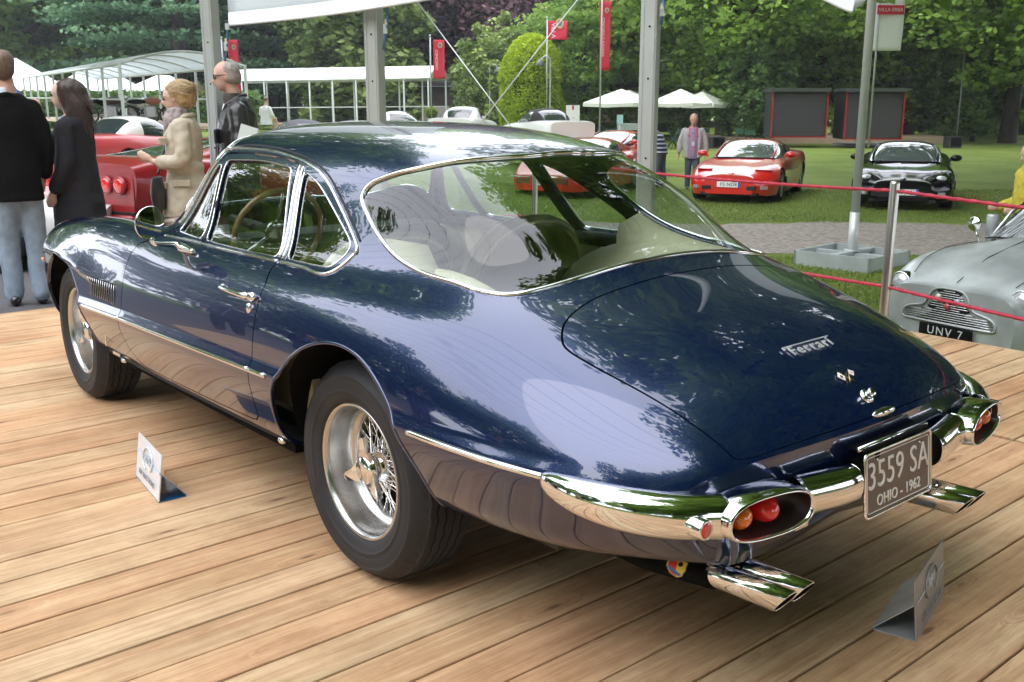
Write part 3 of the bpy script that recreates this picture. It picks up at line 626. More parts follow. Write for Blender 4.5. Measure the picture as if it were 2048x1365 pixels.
# sill strip below the doors (darker, separate)
body = shell_obj('body', V_, N_, A_, F_, [M_PAINT, M_TRIM], car, .014)
trunk = shell_obj('boot_lid', V_, N_, A_, trunk_F, [M_PAINT, M_TRIM], car, .014)
door_o = {}
for sd in (1, -1): door_o[sd] = shell_obj('door', V_, N_, A_, doors[sd], [M_PAINT, M_TRIM], car, .014)
def pane(name, F, m, parent, depth):
    V, N, A, F = compact(V_, N_, A_, F); return mesh_obj(name, V-N*depth, F, m, parent, True, None, N)
pane('rear_window', gl_in, M_GLASS, car, .004); pane('windscreen', ws_in, M_GLASS_SIDE, car, .004)
for sd in (1, -1):
    pane('quarter_window', panes[sd][0], M_GLASS_SIDE, door_o[sd], .007); pane('window', panes[sd][1], M_GLASS_SIDE, door_o[sd], .009); pane('rear_quarter_window', panes[sd][2], M_GLASS_SIDE, car, .007)
# inner lining seen in the panel gaps and round the wheels
lin = compact(SV, SN, SA, TF); keep = np.ones(len(TF), bool)
va = arch_val(SV, SA); sdg = poly_sd(SA*np.array([SUV, SVV]), sc(GLASS_UV)); sdw = poly_sd(SA*np.array([SUV, SVV]), sc(WIND_UV))
sq = np.full(len(SV), -1.)
for pl in (VENT, DGL, QGL): sq = np.maximum(sq, np.where(np.abs(SV[:, 1]) > .25, poly_sd(SV[:, [0, 2]], np.array(pl)), -1))
up = SV[:, 2] > .90
ok = (va > .02) & (sdg < -.02) & (sdw < -.02) & (sq < -.025)
# only narrow bands beneath the gaps
sdt = np.abs(poly_sd(SA*np.array([SUV, SVV]), sc(TRUNK_UV))); sdd = np.abs(poly_sd(SV[:, [0, 2]], np.array(DOOR)))+np.where(np.abs(SV[:, 1]) > .25, 0, 1)
ok &= (np.minimum(sdt, sdd) < .035)
Fk = TF[ok[TF].all(1)]; V, N, A, F = compact(SV, SN, SA, Fk); mesh_obj('gap_lining', V-N*.016, F, M_DARKGAP, car, True)['kind'] = 'stuff'
# ---- bright trim
M_TRIMCH = M_CHROME
ribbon('rear_window_trim', np.concatenate([GLASS_UV, GLASS_UV[:1]]), .013, .007, M_TRIMCH, car, closed=True)
ribbon('windscreen_trim', np.concatenate([WIND_UV, WIND_UV[:1]]), .018, .007, M_TRIMCH, car, closed=True)
def xz_uv(pl, side, n=4, closed=False): return np.array([side_uv(x, z, side) for x, z in spline(pl, n, closed)])
for sd in (1, -1):
    ribbon('drip_moulding', xz_uv([(1.50,.935),(1.43,1.08),(1.36,1.218),(1.30,1.234),(1.185,1.238),(.976,1.236),(.83,1.226),(.708,1.212),(.617,1.196),(.539,1.174),(.457,1.140),(.357,1.084),(.271,1.029),(.205,.985),(.185,.968),(.188,.955)], sd, 4), .009, .008, M_TRIMCH, car)
    ribbon('drip_shadow', xz_uv([(1.36,1.232),(1.185,1.249),(.976,1.247),(.83,1.237),(.70,1.222),(.61,1.206),(.53,1.184),(.447,1.149),(.345,1.092),(.259,1.037),(.193,.992)], sd, 4), .007, .004, M_TRIM, car)
    ribbon('waist_moulding', xz_uv([(1.50,.892),(1.3,.893),(1.0,.893),(.75,.894),(.57,.895)], sd, 3), .011, .006, M_TRIMCH, door_o[sd])
    ribbon('waist_moulding', xz_uv([(.545,.895),(.4,.895),(.25,.893),(.19,.955)], sd, 5), .011, .006, M_TRIMCH, car)
    for nm, pl, pr in (('window_frame', DGL, door_o[sd]), ('quarter_frame', VENT, door_o[sd]), ('rear_quarter_frame', QGL, car)):
        q = np.array([side_uv(x, z, sd) for x, z in pl])
        ribbon(nm, np.concatenate([q, q[:1]]), .0045, .004, M_TRIMCH, pr, closed=True)
    ribbon('door_pillar', np.array([side_uv(.578+(.702-.578)*t, .905+(1.195-.905)*t, sd) for t in np.linspace(0, 1, 10)]), .009, .007, M_TRIMCH, door_o[sd])
    ribbon('rear_pillar', np.array([side_uv(.552+(.676-.552)*t, .905+(1.192-.905)*t, sd) for t in np.linspace(0, 1, 10)]), .009, .007, M_TRIMCH, car)
    ribbon('quarter_bar', np.array([side_uv(1.182+(1.283-1.182)*t, .902+(1.178-.902)*t, sd) for t in np.linspace(0, 1, 10)]), .022, .006, M_TRIM, door_o[sd])
    # side strip: front wing, door, rear wing
    zs = lambda x: float(np.interp(x, [-.86, -.35, .4, 1.6, 2.2], [.571, .578, .571, .552, .531]))
    for a, b, pr in ((2.115, 1.652, car), (1.640, .488, door_o[sd]), (.478, .372, car), (-.395, -.86, car)):
        q = np.array([side_uv(x, zs(x), sd) for x in np.linspace(a, b, 16)]); ribbon('side_strip', q, .016, .008, M_TRIMCH, pr)
    # arch lips
    for cx in (-.012, 2.51):
        r_ = .403 if cx < 1 else .388
        q = np.array([side_uv(cx+r_*math.cos(a), .333+r_*math.sin(a), sd) for a in np.linspace(.05, math.pi-.05, 50)]); ribbon('arch_lip', q, .010, .003, M_PAINT, car)
    ribbon('sill', np.array([side_uv(x, .318, sd) for x in np.linspace(2.05, .44, 40)]), .035, .006, M_TRIM, car)
    for x in (1.88, .46):
        p = ev(*side_uv(x, .315, sd))[0]; b = MB(); b.ball((p[0], p[1]+sd*.012, p[2]), (.020, .013, .013), 0, 8); b.build('jacking_cap', [M_CHROME], car)
    # louvres in the front wing
    lb = MB(); p0 = []
    for i in range(13):
        x = 2.02-i*.0245; q = [ev(*side_uv(x, z, sd))[0]+evn(*side_uv(x, z, sd))[0]*NSIGN*.004 for z in (.675, .645, .61, .595)]
        lb.tube(q, .0016, 5, 1)
    for i in range(12):
        x = 2.006-i*.0245
        q = [ev(*side_uv(x, z, sd))[0]+evn(*side_uv(x, z, sd))[0]*NSIGN*.0008 for z in np.linspace(.678, .593, 6)]
        V = []
        for p in q: V += [(p[0]-.0085, p[1], p[2]), (p[0]+.0085, p[1], p[2])]
        lb.add(V, [(2*k, 2*k+1, 2*k+3, 2*k+2) if sd < 0 else (2*k+1, 2*k, 2*k+2, 2*k+3) for k in range(5)], 0)
    lb.build('louvres', [M_DARKGAP, M_CHROME2], car)
    # handle and lock
    hp = [np.array(ev(*side_uv(x, z, sd))[0])+np.array([0, sd*o, 0]) for x, z, o in ((.765, .798, .012), (.73, .799, .022), (.65, .798, .026), (.575, .797, .024), (.545, .796, .012))]
    hb = MB(); hb.tube(spline(hp, 5), np.interp(np.linspace(0, 1, 21), [0, .15, .6, .85, 1], [.004, .008, .0085, .012, .006]), 10, 0)
    p = ev(*side_uv(.535, .795, sd))[0]; hb.ball((p[0], p[1]+sd*.008, p[2]), (.028, .014, .017), 0, 10)
    p = ev(*side_uv(.76, .798, sd))[0]; hb.ball((p[0], p[1]+sd*.006, p[2]), (.014, .012, .009), 0, 8); hb.build('handle', [M_CHROME], door_o[sd])
    p = ev(*side_uv(.533, .757, sd))[0]; b = MB(); b.lathe([(0, .006), (.010, .006), (.014, .003), (.014, -.004)], 18, 0, 'y', (0, 0, 0)); o = b.build('lock', [M_CHROME], door_o[sd], loc=tuple(p)); o.scale = (1, sd, 1.3)
# mirror on the driver's door
MC = np.array([1.262, .862, .975])
b = MB(); b.lathe([(0, .012), (.045, .010), (.060, .004), (.0635, -.004), (.062, -.008)], 36, 0, 'x'); b.lathe([(.0, -.0065), (.0605, -.0065)], 36, 1, 'x')
mo = b.build('mirror', [M_CHROME, M_MIRROR], car, loc=tuple(MC), rot=(0, R(-6), R(14)))
b = MB(); pb = ev(*side_uv(1.25, .862, 1))[0]
b.tube(spline([MC+np.array([.004, -.005, -.058]), MC+np.array([.0, -.02, -.082]), pb+np.array([.01, .012, .022]), pb+np.array([-.03, .004, .012]), pb+np.array([-.12, 0.004, .008])], 6), np.interp(np.linspace(0, 1, 25), [0, .5, .75, 1], [.008, .011, .019, .009]), 10, 0)
b.build('mirror_stem', [M_CHROME], car)
# crest and name bar on the front wing
p = ev(*side_uv(1.93, .405, 1))[0]; b = MB(); b.box((p[0], p[1]+.006, p[2]), (.013, .005, .052)); b.box((p[0]+.0, p[1]+.006, p[2]+.034), (.008, .004, .012)); b.build('crest', [M_CHROME], car)
b = MB(); b.box((1.90, ev(*side_uv(1.90, .345, 1))[0][1]+.007, .343), (.085, .004, .014)); b.build('name_bar', [M_CHROME2], car)

# ---- wheels
M_RIM = mat('polished_alloy', (.56, .555, .54), .26, 1.0, var=.06, vscale=5, bump=.03, bscale=30)
def wheel_tree(parent, loc, side, steer=0., spin=0.):
    w = bpy.data.objects.new('wheel', None); w.empty_display_size = .1; link(w, parent); w.location = loc; w.rotation_euler = (0, spin, steer); w.scale = (1, side, 1)
    R0, RB = .333, .205
    # tyre: outer face at y=0 (rim face); tread with zigzag grooves
    prof = [(.206, -.012), (.212, .004), (.222, .010), (.236, .016), (.244, .018), (.246, .0205), (.249, .0205), (.251, .0185), (.262, .021), (.285, .020), (.291, .0185), (.293, .0205), (.296, .0195), (.302, .014), (.314, .003), (.322, -.008), (.329, -.020)]
    ribs = [(-.024, -.047), (-.052, -.076), (-.081, -.105), (-.110, -.134), (-.139, -.162)]
    n = 144; V = []; F = []
    secs = []
    base = prof[:]
    for a, c_ in ribs: base += [(.3345, a), (.3345, c_), (.3205, c_-.0006), (.3205, c_-.0046)]
    base = base[:-2]+[(.329, -.166), (.318, -.182), (.300, -.196), (.27, -.205), (.236, -.200), (.206, -.172)]
    m = len(base)
    for i in range(n):
        a = 2*math.pi*i/n; zz = .0022*(1 if (i//2) % 2 else -1); fl = (i % 2)
        for k, (r_, y) in enumerate(base):
            dy = zz if r_ > .3255 and -.165 < y < -.022 else 0
            rr = r_
            if k in (14, 15) and (i % 3 == 0): rr = r_-.003
            V.append((rr*math.cos(a), y+dy, rr*math.sin(a)))
    for i in range(n):
        j = (i+1) % n
        for k in range(m-1): F.append((i*m+k, i*m+k+1, j*m+k+1, j*m+k))
    ty = mesh_obj('tyre', V, F, [M_RUBBER], w, False)
    sm = [True if (f % (m-1)) < 15 or (f % (m-1)) > m-7 else False for f in range(len(F))]; ty.data.polygons.foreach_set('use_smooth', sm)
    # flat patch where it stands
    b = MB(); b.lathe([(.206, -.016), (.2105, -.004), (.2115, .001), (.209, .004), (.204, .004), (.199, .000), (.195, -.008), (.193, -.016), (.191, -.070), (.189, -.080), (.186, -.088), (.179, -.093), (.173, -.098), (.170, -.106), (.1685, -.135), (.168, -.15), (.18, -.16), (.195, -.17), (.205, -.185)], 96, 0, 'y'); b.build('rim', [M_RIM], w)
    b = MB(); b.lathe([(.168, -.152), (0, -.152)], 40, 0, 'y'); b.lathe([(.06, -.20), (.205, -.20)], 30, 0, 'y'); b.build('brake_drum', [M_BLACK], w)
    b = MB()
    for k in range(84):
        a = 2*math.pi*k/84; t = 1 if k % 2 else -1; inner = a+t*R(38 if k % 4 < 2 else 24); yo = -.108-.016*(k % 3); ra = .168
        yi = (-.070, -.118)[(k//2) % 2]; rh = .040
        p = (ra*math.cos(a), yo, ra*math.sin(a)); q = (rh*math.cos(inner), yi, rh*math.sin(inner)); b.tube([p, q], .0020, 5, 0, False)
        d = np.array(q)-np.array(p); d /= np.linalg.norm(d); b.tube([p, tuple(np.array(p)+d*.014)], .0034, 6, 0)
    o = b.build('spokes', [M_CHROME], w); o['kind'] = 'stuff'
    b = MB(); b.lathe([(.040, -.13), (.043, -.085), (.041, -.066), (.034, -.058), (.032, -.048), (.040, -.044), (.046, -.040), (.046, -.030), (.042, -.022), (.036, -.018), (.034, -.013), (.0, -.012)], 32, 0, 'y')
    for k in range(3):
        a = R(94)+k*2*math.pi/3; ca, sa = math.cos(a), math.sin(a)
        poly = [(.030, -.028), (.055, -.018), (.082, -.012), (.094, -.002), (.094, .008), (.082, .013), (.055, .016), (.030, .030)]
        V = []
        for y0, y1 in ((-.030, -.024), (-.020, -.006)):
            for i, (r_, t) in enumerate(poly):
                y = y0+(y1-y0)*np.interp(r_, [.026, .08], [0, 1]); V.append((r_*ca-t*sa, y, r_*sa+t*ca))
        nn = len(poly); F = [tuple(range(nn)), tuple(range(2*nn-1, nn-1, -1))]+[(i, (i+1) % nn, nn+(i+1) % nn, nn+i) for i in range(nn)]
        b.add(V, F, 0)
    o = b.build('knock_off_hub', [M_CHROME], w); o.scale = (1.14, 1.0, 1.14)
    return w
WHL = wheel_tree(car, (0, .765, .333), 1, 0, 0)
for loc, sd, st, sp in (((2.52, .765, .333), 1, R(-2), R(25)), ((0, -.765, .333), -1, 0, R(40)), ((2.52, -.765, .333), -1, R(-2), R(70))):
    w = copy_tree(WHL, car); w.location = loc; w.scale = (1, sd, 1); w.rotation_euler = (0, sp, st)
# wells, floor, valance, tail
b = MB()
for sd in (1, -1):
    for cx, rr in ((-.012, .415), (2.51, .40)):
        V = []; n = 24
        for i in range(n+1):
            a = math.pi*i/n
            for y in (.45, .735+.08*min(1, 1.6*math.sin(a))): V.append((cx+rr*math.cos(a), sd*y, .333+rr*math.sin(a)))
        b.add(V, [(2*i, 2*i+1, 2*i+3, 2*i+2) for i in range(n)], 0)
        b.prism([(cx+rr*math.cos(math.pi*i/16), .333+rr*math.sin(math.pi*i/16)) for i in range(17)]+[(cx-rr, .30), (cx+rr, .30)], sd*.45-.01, sd*.45+.01, 'y', 0)
b.box((1.26, 0, .272), (1.60, 1.46, .03)); b.box((1.2, 0, .27), (3.6, .88, .06)); b.box((-.70, 0, .37), (.50, 1.0, .03))
b.build('underbody', [M_BLACK], car)
# valance below the tail edge
E0 = ev(np.full(60, NR-1.), np.linspace(3.3, 22.7, 60)); V = []
for t, sx, z in ((0, 0, 0), (.25, .012, .56), (.5, .03, .48), (.75, .065, .40), (1, .13, .345)):
    for p in E0:
        q = p.copy(); out = np.array([p[0]+.95, p[1], 0]); out /= np.linalg.norm(out)
        if t: q = q-out*sx; q[2] = min(p[2], z) if t < .3 else z
        V.append(q)
n = 60; F = [(r_*n+i, r_*n+i+1, (r_+1)*n+i+1, (r_+1)*n+i) for r_ in range(4) for i in range(n-1)]; mesh_obj('rear_valance', V, F, M_PAINT, car, True)

# ---- bumpers
def bumper_bar(path, parent, name='bumper'):
    P_ = spline(np.array([p[:3] for p in path]), 6); H_ = spline(np.array([[p[3], p[4], 0] for p in path]), 6)
    T_ = np.gradient(P_, axis=0); T_[:, 2] = 0; T_ /= np.linalg.norm(T_, axis=1)[:, None]; V = []; n = 28
    for p, t, h in zip(P_, T_, H_):
        o = np.array([-t[1], t[0], 0]);
        if o @ (p-np.array([-.3, 0, p[2]])) < 0: o = -o
        for k in range(n):
            a = 2*math.pi*k/n; ca, sa = math.cos(a), math.sin(a)
            V.append(p+o*(max(h[1], .002)*math.copysign(abs(ca)**.8, ca)*(1 if ca > 0 else .5))+np.array([0, 0, max(h[0], .004)/2*math.copysign(abs(sa)**.9, sa)]))
    m = len(P_); F = [(i*n+k, i*n+(k+1) % n, (i+1)*n+(k+1) % n, (i+1)*n+k) for i in range(m-1) for k in range(n)]+[tuple(range(n)), tuple(range(m*n-1, (m-1)*n-1, -1))]
    return mesh_obj(name, V, F, M_CHROME, parent, True)
M_DARKIN = mat('dark_housing', (.02, .012, .012), .35)
for sd in (1, -1):
    pa = [(-.835, .786, .567, .006, .004), (-.85, .790, .566, .035, .014), (-.89, .793, .563, .060, .025), (-.97, .782, .556, .083, .036), (-1.06, .742, .548, .098, .044), (-1.135, .678, .540, .102, .048), (-1.185, .60, .534, .102, .048), (-1.215, .50, .531, .100, .046), (-1.238, .36, .529, .098, .045), (-1.252, .24, .528, .096, .045), (-1.256, .185, .528, .094, .044)]
    bumper_bar([(x, sd*y, z, h, d) for x, y, z, h, d in pa[:7]+[(-1.192, .588, .533, .102, .046)]], car)
    bumper_bar([(x, sd*y, z, h, d) for x, y, z, h, d in [(-1.226, .372, .5295, .098, .045)]+pa[9:]], car)
    # tail lamp pod
    tl = R(9)*sd; ctr = np.array([-1.272, sd*.500, .532]); out = np.array([-math.cos(tl), math.sin(tl), 0]); sid = np.array([math.sin(tl), math.cos(tl), 0])*1.0
    def oval(s0, w, h, n=44):
        r_ = []
        for k in range(n):
            a = 2*math.pi*k/n; ca, sa = math.cos(a), math.sin(a); r_.append(ctr+out*s0+sid*w*math.copysign(abs(ca)**.75, ca)+np.array([0, 0, h*math.copysign(abs(sa)**.8, sa)]))
        return r_
    rings = [(-.125, .09, .030), (-.105, .118, .046), (-.07, .131, .054), (-.03, .132, .055), (-.005, .130, .052), (.002, .127, .049), (.001, .123, .046), (-.006, .120, .044)]
    V = []; n = 44
    for s0, w_2, h_ in rings: V += oval(s0, w_2, h_)
    F = [(i*n+k, i*n+(k+1) % n, (i+1)*n+(k+1) % n, (i+1)*n+k) for i in range(len(rings)-1) for k in range(n)]+[tuple(range(n))]
    pod = mesh_obj('tail_lamp', V, F, M_CHROME, car, True)
    V = oval(-.006, .120, .044)+oval(-.075, .108, .036); F = [(k, (k+1) % n, n+(k+1) % n, n+k) for k in range(n)]+[tuple(range(n, 2*n))]; mesh_obj('housing', V, F, M_DARKIN, pod, True)
    for off, mt, rr in ((.066, M_LENSA, .031), (-.016, M_LENSR, .033)):
        b = MB(); b.lathe([(0, .0), (.012, -.002), (.022, -.010), (rr*.93, -.024), (rr, -.040), (rr, -.062)], 24, 0, 'y')
        c_ = ctr+sid*off*sd*(1 if sd > 0 else 1)-out*.010
        if mt is not M_DARKIN: o = b.build('lens', [mt], pod, loc=tuple(c_)); o.rotation_euler = (0, 0, math.atan2(out[1], out[0])-math.pi/2)
    b = MB(); b.lathe([(0, .003), (.0165, .003), (.017, .0)], 24, 1, 'y'); b.lathe([(.017, .003), (.021, .004), (.0225, 0), (.0225, -.05)], 24, 0, 'y'); o = b.build('reflector', [M_CHROME, M_LENSR], car, loc=(-1.222, sd*.672, .532)); o.rotation_euler = (0, 0, math.atan2(-.9, 0)+0)
    o.rotation_euler = (0, 0, R(90) if sd else 0)
    # bumper end cap, bracket
    b = MB(); b.lathe([(0, 0), (.030, 0), (.034, -.004), (.034, -.01)], 20, 0, 'y'); b.ball((0, .004, 0), .010, 1, 8); b.build('end_cap', [M_BLACK, M_CHROME], car, loc=(-1.248, sd*.183, .528)).scale = (1, -sd, 1.25)
    b = MB(); b.box((-1.13, sd*.30, .445), (.17, .05, .035)); b.build('bumper_iron', [M_CHROME2], car)
    # exhaust pipes: two a side
    for y in (.455, .385):
        b = MB(); b.tube([(-.60, sd*(y-.02), .268), (-.88, sd*y, .280), (-1.09, sd*y, .308)], .0335, 20, 1); b.build('exhaust', [M_CHROME, M_BLACK], car)
        n = 28; V = []
        for q, (x, rr) in enumerate(((-1.08, .0305), (-1.285, .0305), (-1.285, .0275), (-1.10, .0275))):
            for k in range(n):
                a = 2*math.pi*k/n; sh = (.020*math.sin(a)*(1 if q in (1, 2) else 0)); V.append((x-sh, sd*y+rr*math.cos(a), .312+.06*(-1.08-x)*.6+rr*math.sin(a)))
        F = [(i*n+k, i*n+(k+1) % n, (i+1)*n+(k+1) % n, (i+1)*n+k) for i in range(3) for k in range(n)]
        o = mesh_obj('exhaust_tip', V, F, [M_CHROME, M_BLACK], car, True, [1 if f >= 2*n else 0 for f in range(3*n)])
    b = MB(); b.tube([(-.1, sd*.33, .26), (-.55, sd*.36, .27), (-.66, sd*.37, .283)], .045, 14); b.build('silencer', [M_BLACK], car)
# sticker on the left exhaust: a shield, half red and half yellow, with a ribbon
b = MB(); shp = [(.030, .026), (.030, -.006), (.018, -.024), (0, -.034), (-.018, -.024), (-.030, -.006), (-.030, .026), (-.012, .031), (0, .027), (.012, .031)]
gn = 30; cs = np.linspace(-.036, .036, gn+1); cc = np.array([((cs[i]+cs[i+1])/2, (cs[j]+cs[j+1])/2) for i in range(gn) for j in range(gn)]); sdv = poly_sd(cc, shp)
def pipe_pt(a, c_):
    x = -.997-a; th = c_/.036+R(24); zc = .280+(-.88-x)/.21*.028; return (x, .455+.0352*math.cos(th), zc+.0352*math.sin(th))
for q, ((a, c_), d_) in enumerate(zip(cc, sdv)):
    if d_ < 0: continue
    i, j = divmod(q, gn); mi = 3 if d_ < .0032 else (2 if -.45*a-.020 < c_+.004 < -.45*a-.008 else (1 if a > .0 else 0))
    if mi == 1 and (a-.010)**2+(c_-.006)**2 < .00005: mi = 4
    b.add([pipe_pt(cs[i], cs[j]), pipe_pt(cs[i+1], cs[j]), pipe_pt(cs[i+1], cs[j+1]), pipe_pt(cs[i], cs[j+1])], [(0, 1, 2, 3)], mi)
b.build('exhaust_sticker', [mat('print_red', (.65, .02, .01), .4), mat('print_yellow', (.75, .6, .03), .4), mat('print_blue', (.05, .15, .5), .4), mat('print_gold', (.6, .45, .1), .4), M_BLACK], car)

# ---- number plate
M_PLATE = mat('plate_brown', (.115, .082, .07), .35, var=.12, vscale=20); M_PLTXT = mat('plate_cream', (.72, .70, .66), .45)
PX, PZ = -1.285, .512; xa, ya = (0, -1, 0), (.10, 0, 1)
def rrect(w, h, r, n=5):
    o = []
    for cx, cy, a0 in ((w/2-r, h/2-r, 0), (-w/2+r, h/2-r, 90), (-w/2+r, -h/2+r, 180), (w/2-r, -h/2+r, 270)):
        for i in range(n+1): a = R(a0+90*i/n); o.append((cx+r*math.cos(a), cy+r*math.sin(a)))
    return o
pl = MB(); pl.prism(rrect(.306, .152, .010), -.002, .0005, 'z', 0)
pm_ = basis((PX, 0, PZ), xa, ya); plate = pl.build('number_plate', [M_PLATE], car); plate.matrix_local = pm_
b = MB(); b.tube([(x, y, .0005) for x, y in rrect(.312, .158, .012)]+[(.156, .067, .0005)], .0042, 8, 0, False); b.tube([(x, y, .001) for x, y in rrect(.292, .138, .008)]+[(.146, .061, .001)], .0014, 5, 1, False)
fr = b.build('plate_frame', [M_CHROME, M_PLTXT], plate)
text_obj('lettering', '3559 SA', .098, M_PLTXT, plate, Matrix.Translation((.0, .018, .0015)) @ Matrix.Diagonal((.84, 1, 1, 1)), .0012, spacing=1.04, bold=-.0006)
text_obj('lettering', 'OHIO - 1962', .040, M_PLTXT, plate, Matrix.Translation((.0, -.046, .0015)) @ Matrix.Diagonal((.90, 1, 1, 1)), .0010, spacing=1.06)
for x in (-.10, .10): b = MB(); b.ball((x, .058, .001), .0035, 0, 6); b.build('bolt', [M_CHROME2], plate)
b = MB(); b.box((-1.20, 0, .52), (.12, .26, .09)); b.box((-1.265, .10, .585), (.03, .02, .02)); b.box((-1.25, 0, .60), (.05, .30, .008)); b.build('plate_bracket', [M_BLACK], car)
b = MB(); b.tube([(-1.262, .16, .603), (-1.262, -.16, .603)], .006, 8); b.build('plate_lamp_bar', [M_CHROME], car)

# ---- badges on the boot lid
def surf_basis(u, v, lift=.002):
    p = ev(u, v)[0]; n = evn(u, v)[0]*NSIGN; xd = np.array([0, -1., 0]); xd -= n*(xd@n); xd /= np.linalg.norm(xd); yd = np.cross(n, xd)
    o = p+n*lift; return Matrix(((xd[0], yd[0], n[0], o[0]), (xd[1], yd[1], n[1], o[1]), (xd[2], yd[2], n[2], o[2]), (0, 0, 0, 1)))
mi_ = CAR_UV['misc']
SCR = (mi_[-6][0], mi_[-6][1]); FLG = (mi_[-3][0], mi_[-3][1]); LCK = (mi_[-2][0], mi_[-2][1]); HND = (mi_[-1][0], mi_[-1][1])
Ms = surf_basis(*SCR, lift=.003); b = MB(); b.box((.004, .0165, .0015), (.200, .0026, .003)); b.box((-.094, .012, .0015), (.008, .010, .003))
M_SCRIPT = mat('script_metal', (.85, .86, .88), .42, .7); scr = b.build('name_script', [M_SCRIPT], trunk); scr.matrix_local = Ms
text_obj('lettering', 'Ferrari', .046, M_SCRIPT, scr, Matrix.Translation((.004, -.002, .0008)) @ Matrix.Diagonal((1.12, 1, 1, 1)), .0014, spacing=1.22, shear=.05, bold=.0005)
Mf = surf_basis(*FLG, lift=.003); b = MB(); M_GOLD = mat('gold', (.75, .5, .12), .25, 1.0)
b.tube([(-.030, .022, .002), (.012, -.024, .002)], .0012, 5, 0); b.tube([(.030, .022, .002), (-.012, -.024, .002)], .0012, 5, 0)
b.prism([(-.031, .020), (-.014, .002), (-.026, -.014), (-.046, .006)], .001, .003, 'z', 1); b.prism([(.031, .020), (.018, .006), (.032, -.006), (.046, .008)], .001, .003, 'z', 1)
b.prism([(-.032, .010), (-.024, .004), (-.029, -.004), (-.037, .002)], .003, .004, 'z', 0)
for i in range(3): b.box((.028+.006*i, .010-.004*i, .0035), (.0035, .0035, .001), 2)
o_ = b.build('crossed_flags', [M_GOLD, mat('enamel_white', (.8, .8, .8), .3), mat('enamel_red', (.5, .02, .02), .3)], trunk); o_.matrix_local = Mf @ Matrix.Diagonal((.78, .78, 1, 1))
Ml = surf_basis(*LCK, lift=.0); b = MB(); b.lathe([(.0, .008), (.012, .008), (.0185, .005), (.020, 0)], 24, 0); b.lathe([(0, .024), (.010, .024), (.0115, .021), (.0105, .008)], 20, 0); b.build('boot_lock', [M_CHROME], trunk).matrix_local = Ml
b = MB(); V = []
for i, yy in enumerate(np.linspace(-.052, .052, 13)):
    wv = math.cos(yy/.052*math.pi/2)**.4 if abs(yy) < .0519 else .05
    for k in range(7):
        a = math.pi*k/6; V.append((yy, -.004+.012*wv*math.cos(a), .012*wv*math.sin(a)))
b.add(V, [(i*7+k, i*7+k+1, i*7+k+8, i*7+k+7) for i in range(12) for k in range(6)], 0, True); b.build('boot_handle', [M_CHROME], trunk).matrix_local = surf_basis(NR-1-.38, 13.0, .002)
# front lamps
for sd in (1, -1):
    b = MB(); b.ball((3.17, sd*.60, .63), (.10, .085, .085), 0, 12); b.build('headlamp', [mat('lamp_glass', (.7, .72, .72), .08, .3, coat=1)], car)
    b = MB(); b.ball((3.10, sd*.735, .615), (.05, .02, .014), 0, 8); b.build('side_lamp', [M_LENSA], car)
# ---- interior
def seat(x, y, m):
    s = bpy.data.objects.new('seat', None); link(s, car); s.location = (x, y, 0)
    # back: rounded shell leaning rearwards
    V = []; F = []; n = 28; rows = []
    def outline(sc_): return [(sc_*.30*math.copysign(abs(math.cos(a))**.8, math.cos(a)), .20+sc_*(.36 if math.sin(a) > 0 else .26)*math.copysign(abs(math.sin(a))**.8, math.sin(a))) for a in np.linspace(0, 2*math.pi, n, endpoint=False)]
    for sc_, off in ((.90, -.055), (1.0, -.040), (1.02, 0.), (1.0, .035), (.90, .055)):
        for a, z in outline(sc_): V.append((off-.30*(z-.1)-.02, a, .42+z))
    for r_ in range(4): F += [(r_*n+i, r_*n+(i+1) % n, (r_+1)*n+(i+1) % n, (r_+1)*n+i) for i in range(n)]
    F += [tuple(range(n)), tuple(range(5*n-1, 4*n-1, -1))]
    o = mesh_obj('seat_back', V, F, [m, M_CREAM], s, True, [0 if (f < n*2 or f == 4*n) else 1 for f in range(len(F))])
    pts = [(-.052-.30*(z-.1)-.02, a, .42+z) for a, z in outline(.955)]; pts.append(pts[0]); b = MB(); b.tube(pts, .007, 6); b.build('piping', [M_CREAM], s)
    b = MB(); b.box((.26, 0, .42), (.50, .48, .16), bev=.05); b.build('cushion', [M_CREAM], s)
    return s
seat(.56, .36, M_OLIVE); seat(.63, -.34, M_OLIVE)
b = MB(); b.box((.40, 0, .33), (2.3, 1.3, .04)); b.box((-.30, 0, .62), (.40, 1.05, .03)); b.box((-.11, 0, .47), (.04, 1.3, .30)); b.build('floor_carpet', [mat('carpet', (.05, .042, .028), .95)], car)
b = MB()
for sd in (1, -1): b.ball((-.02, sd*.47, .60), (.47, .20, .315), 0, 18)
for i_, (x_, y_, z_) in enumerate(b.V):
    z_ = max(z_, .62); b.V[i_] = (x_, y_, z_); r_ = math.hypot(x_+.012, z_-.333)
    if abs(y_) > .40 and r_ < .432: k_ = .432/max(r_, .05); b.V[i_] = (-.012+(x_+.012)*k_, y_, .333+(z_-.333)*k_)
b.build('wheel_housing_cover', [M_CREAM], car)
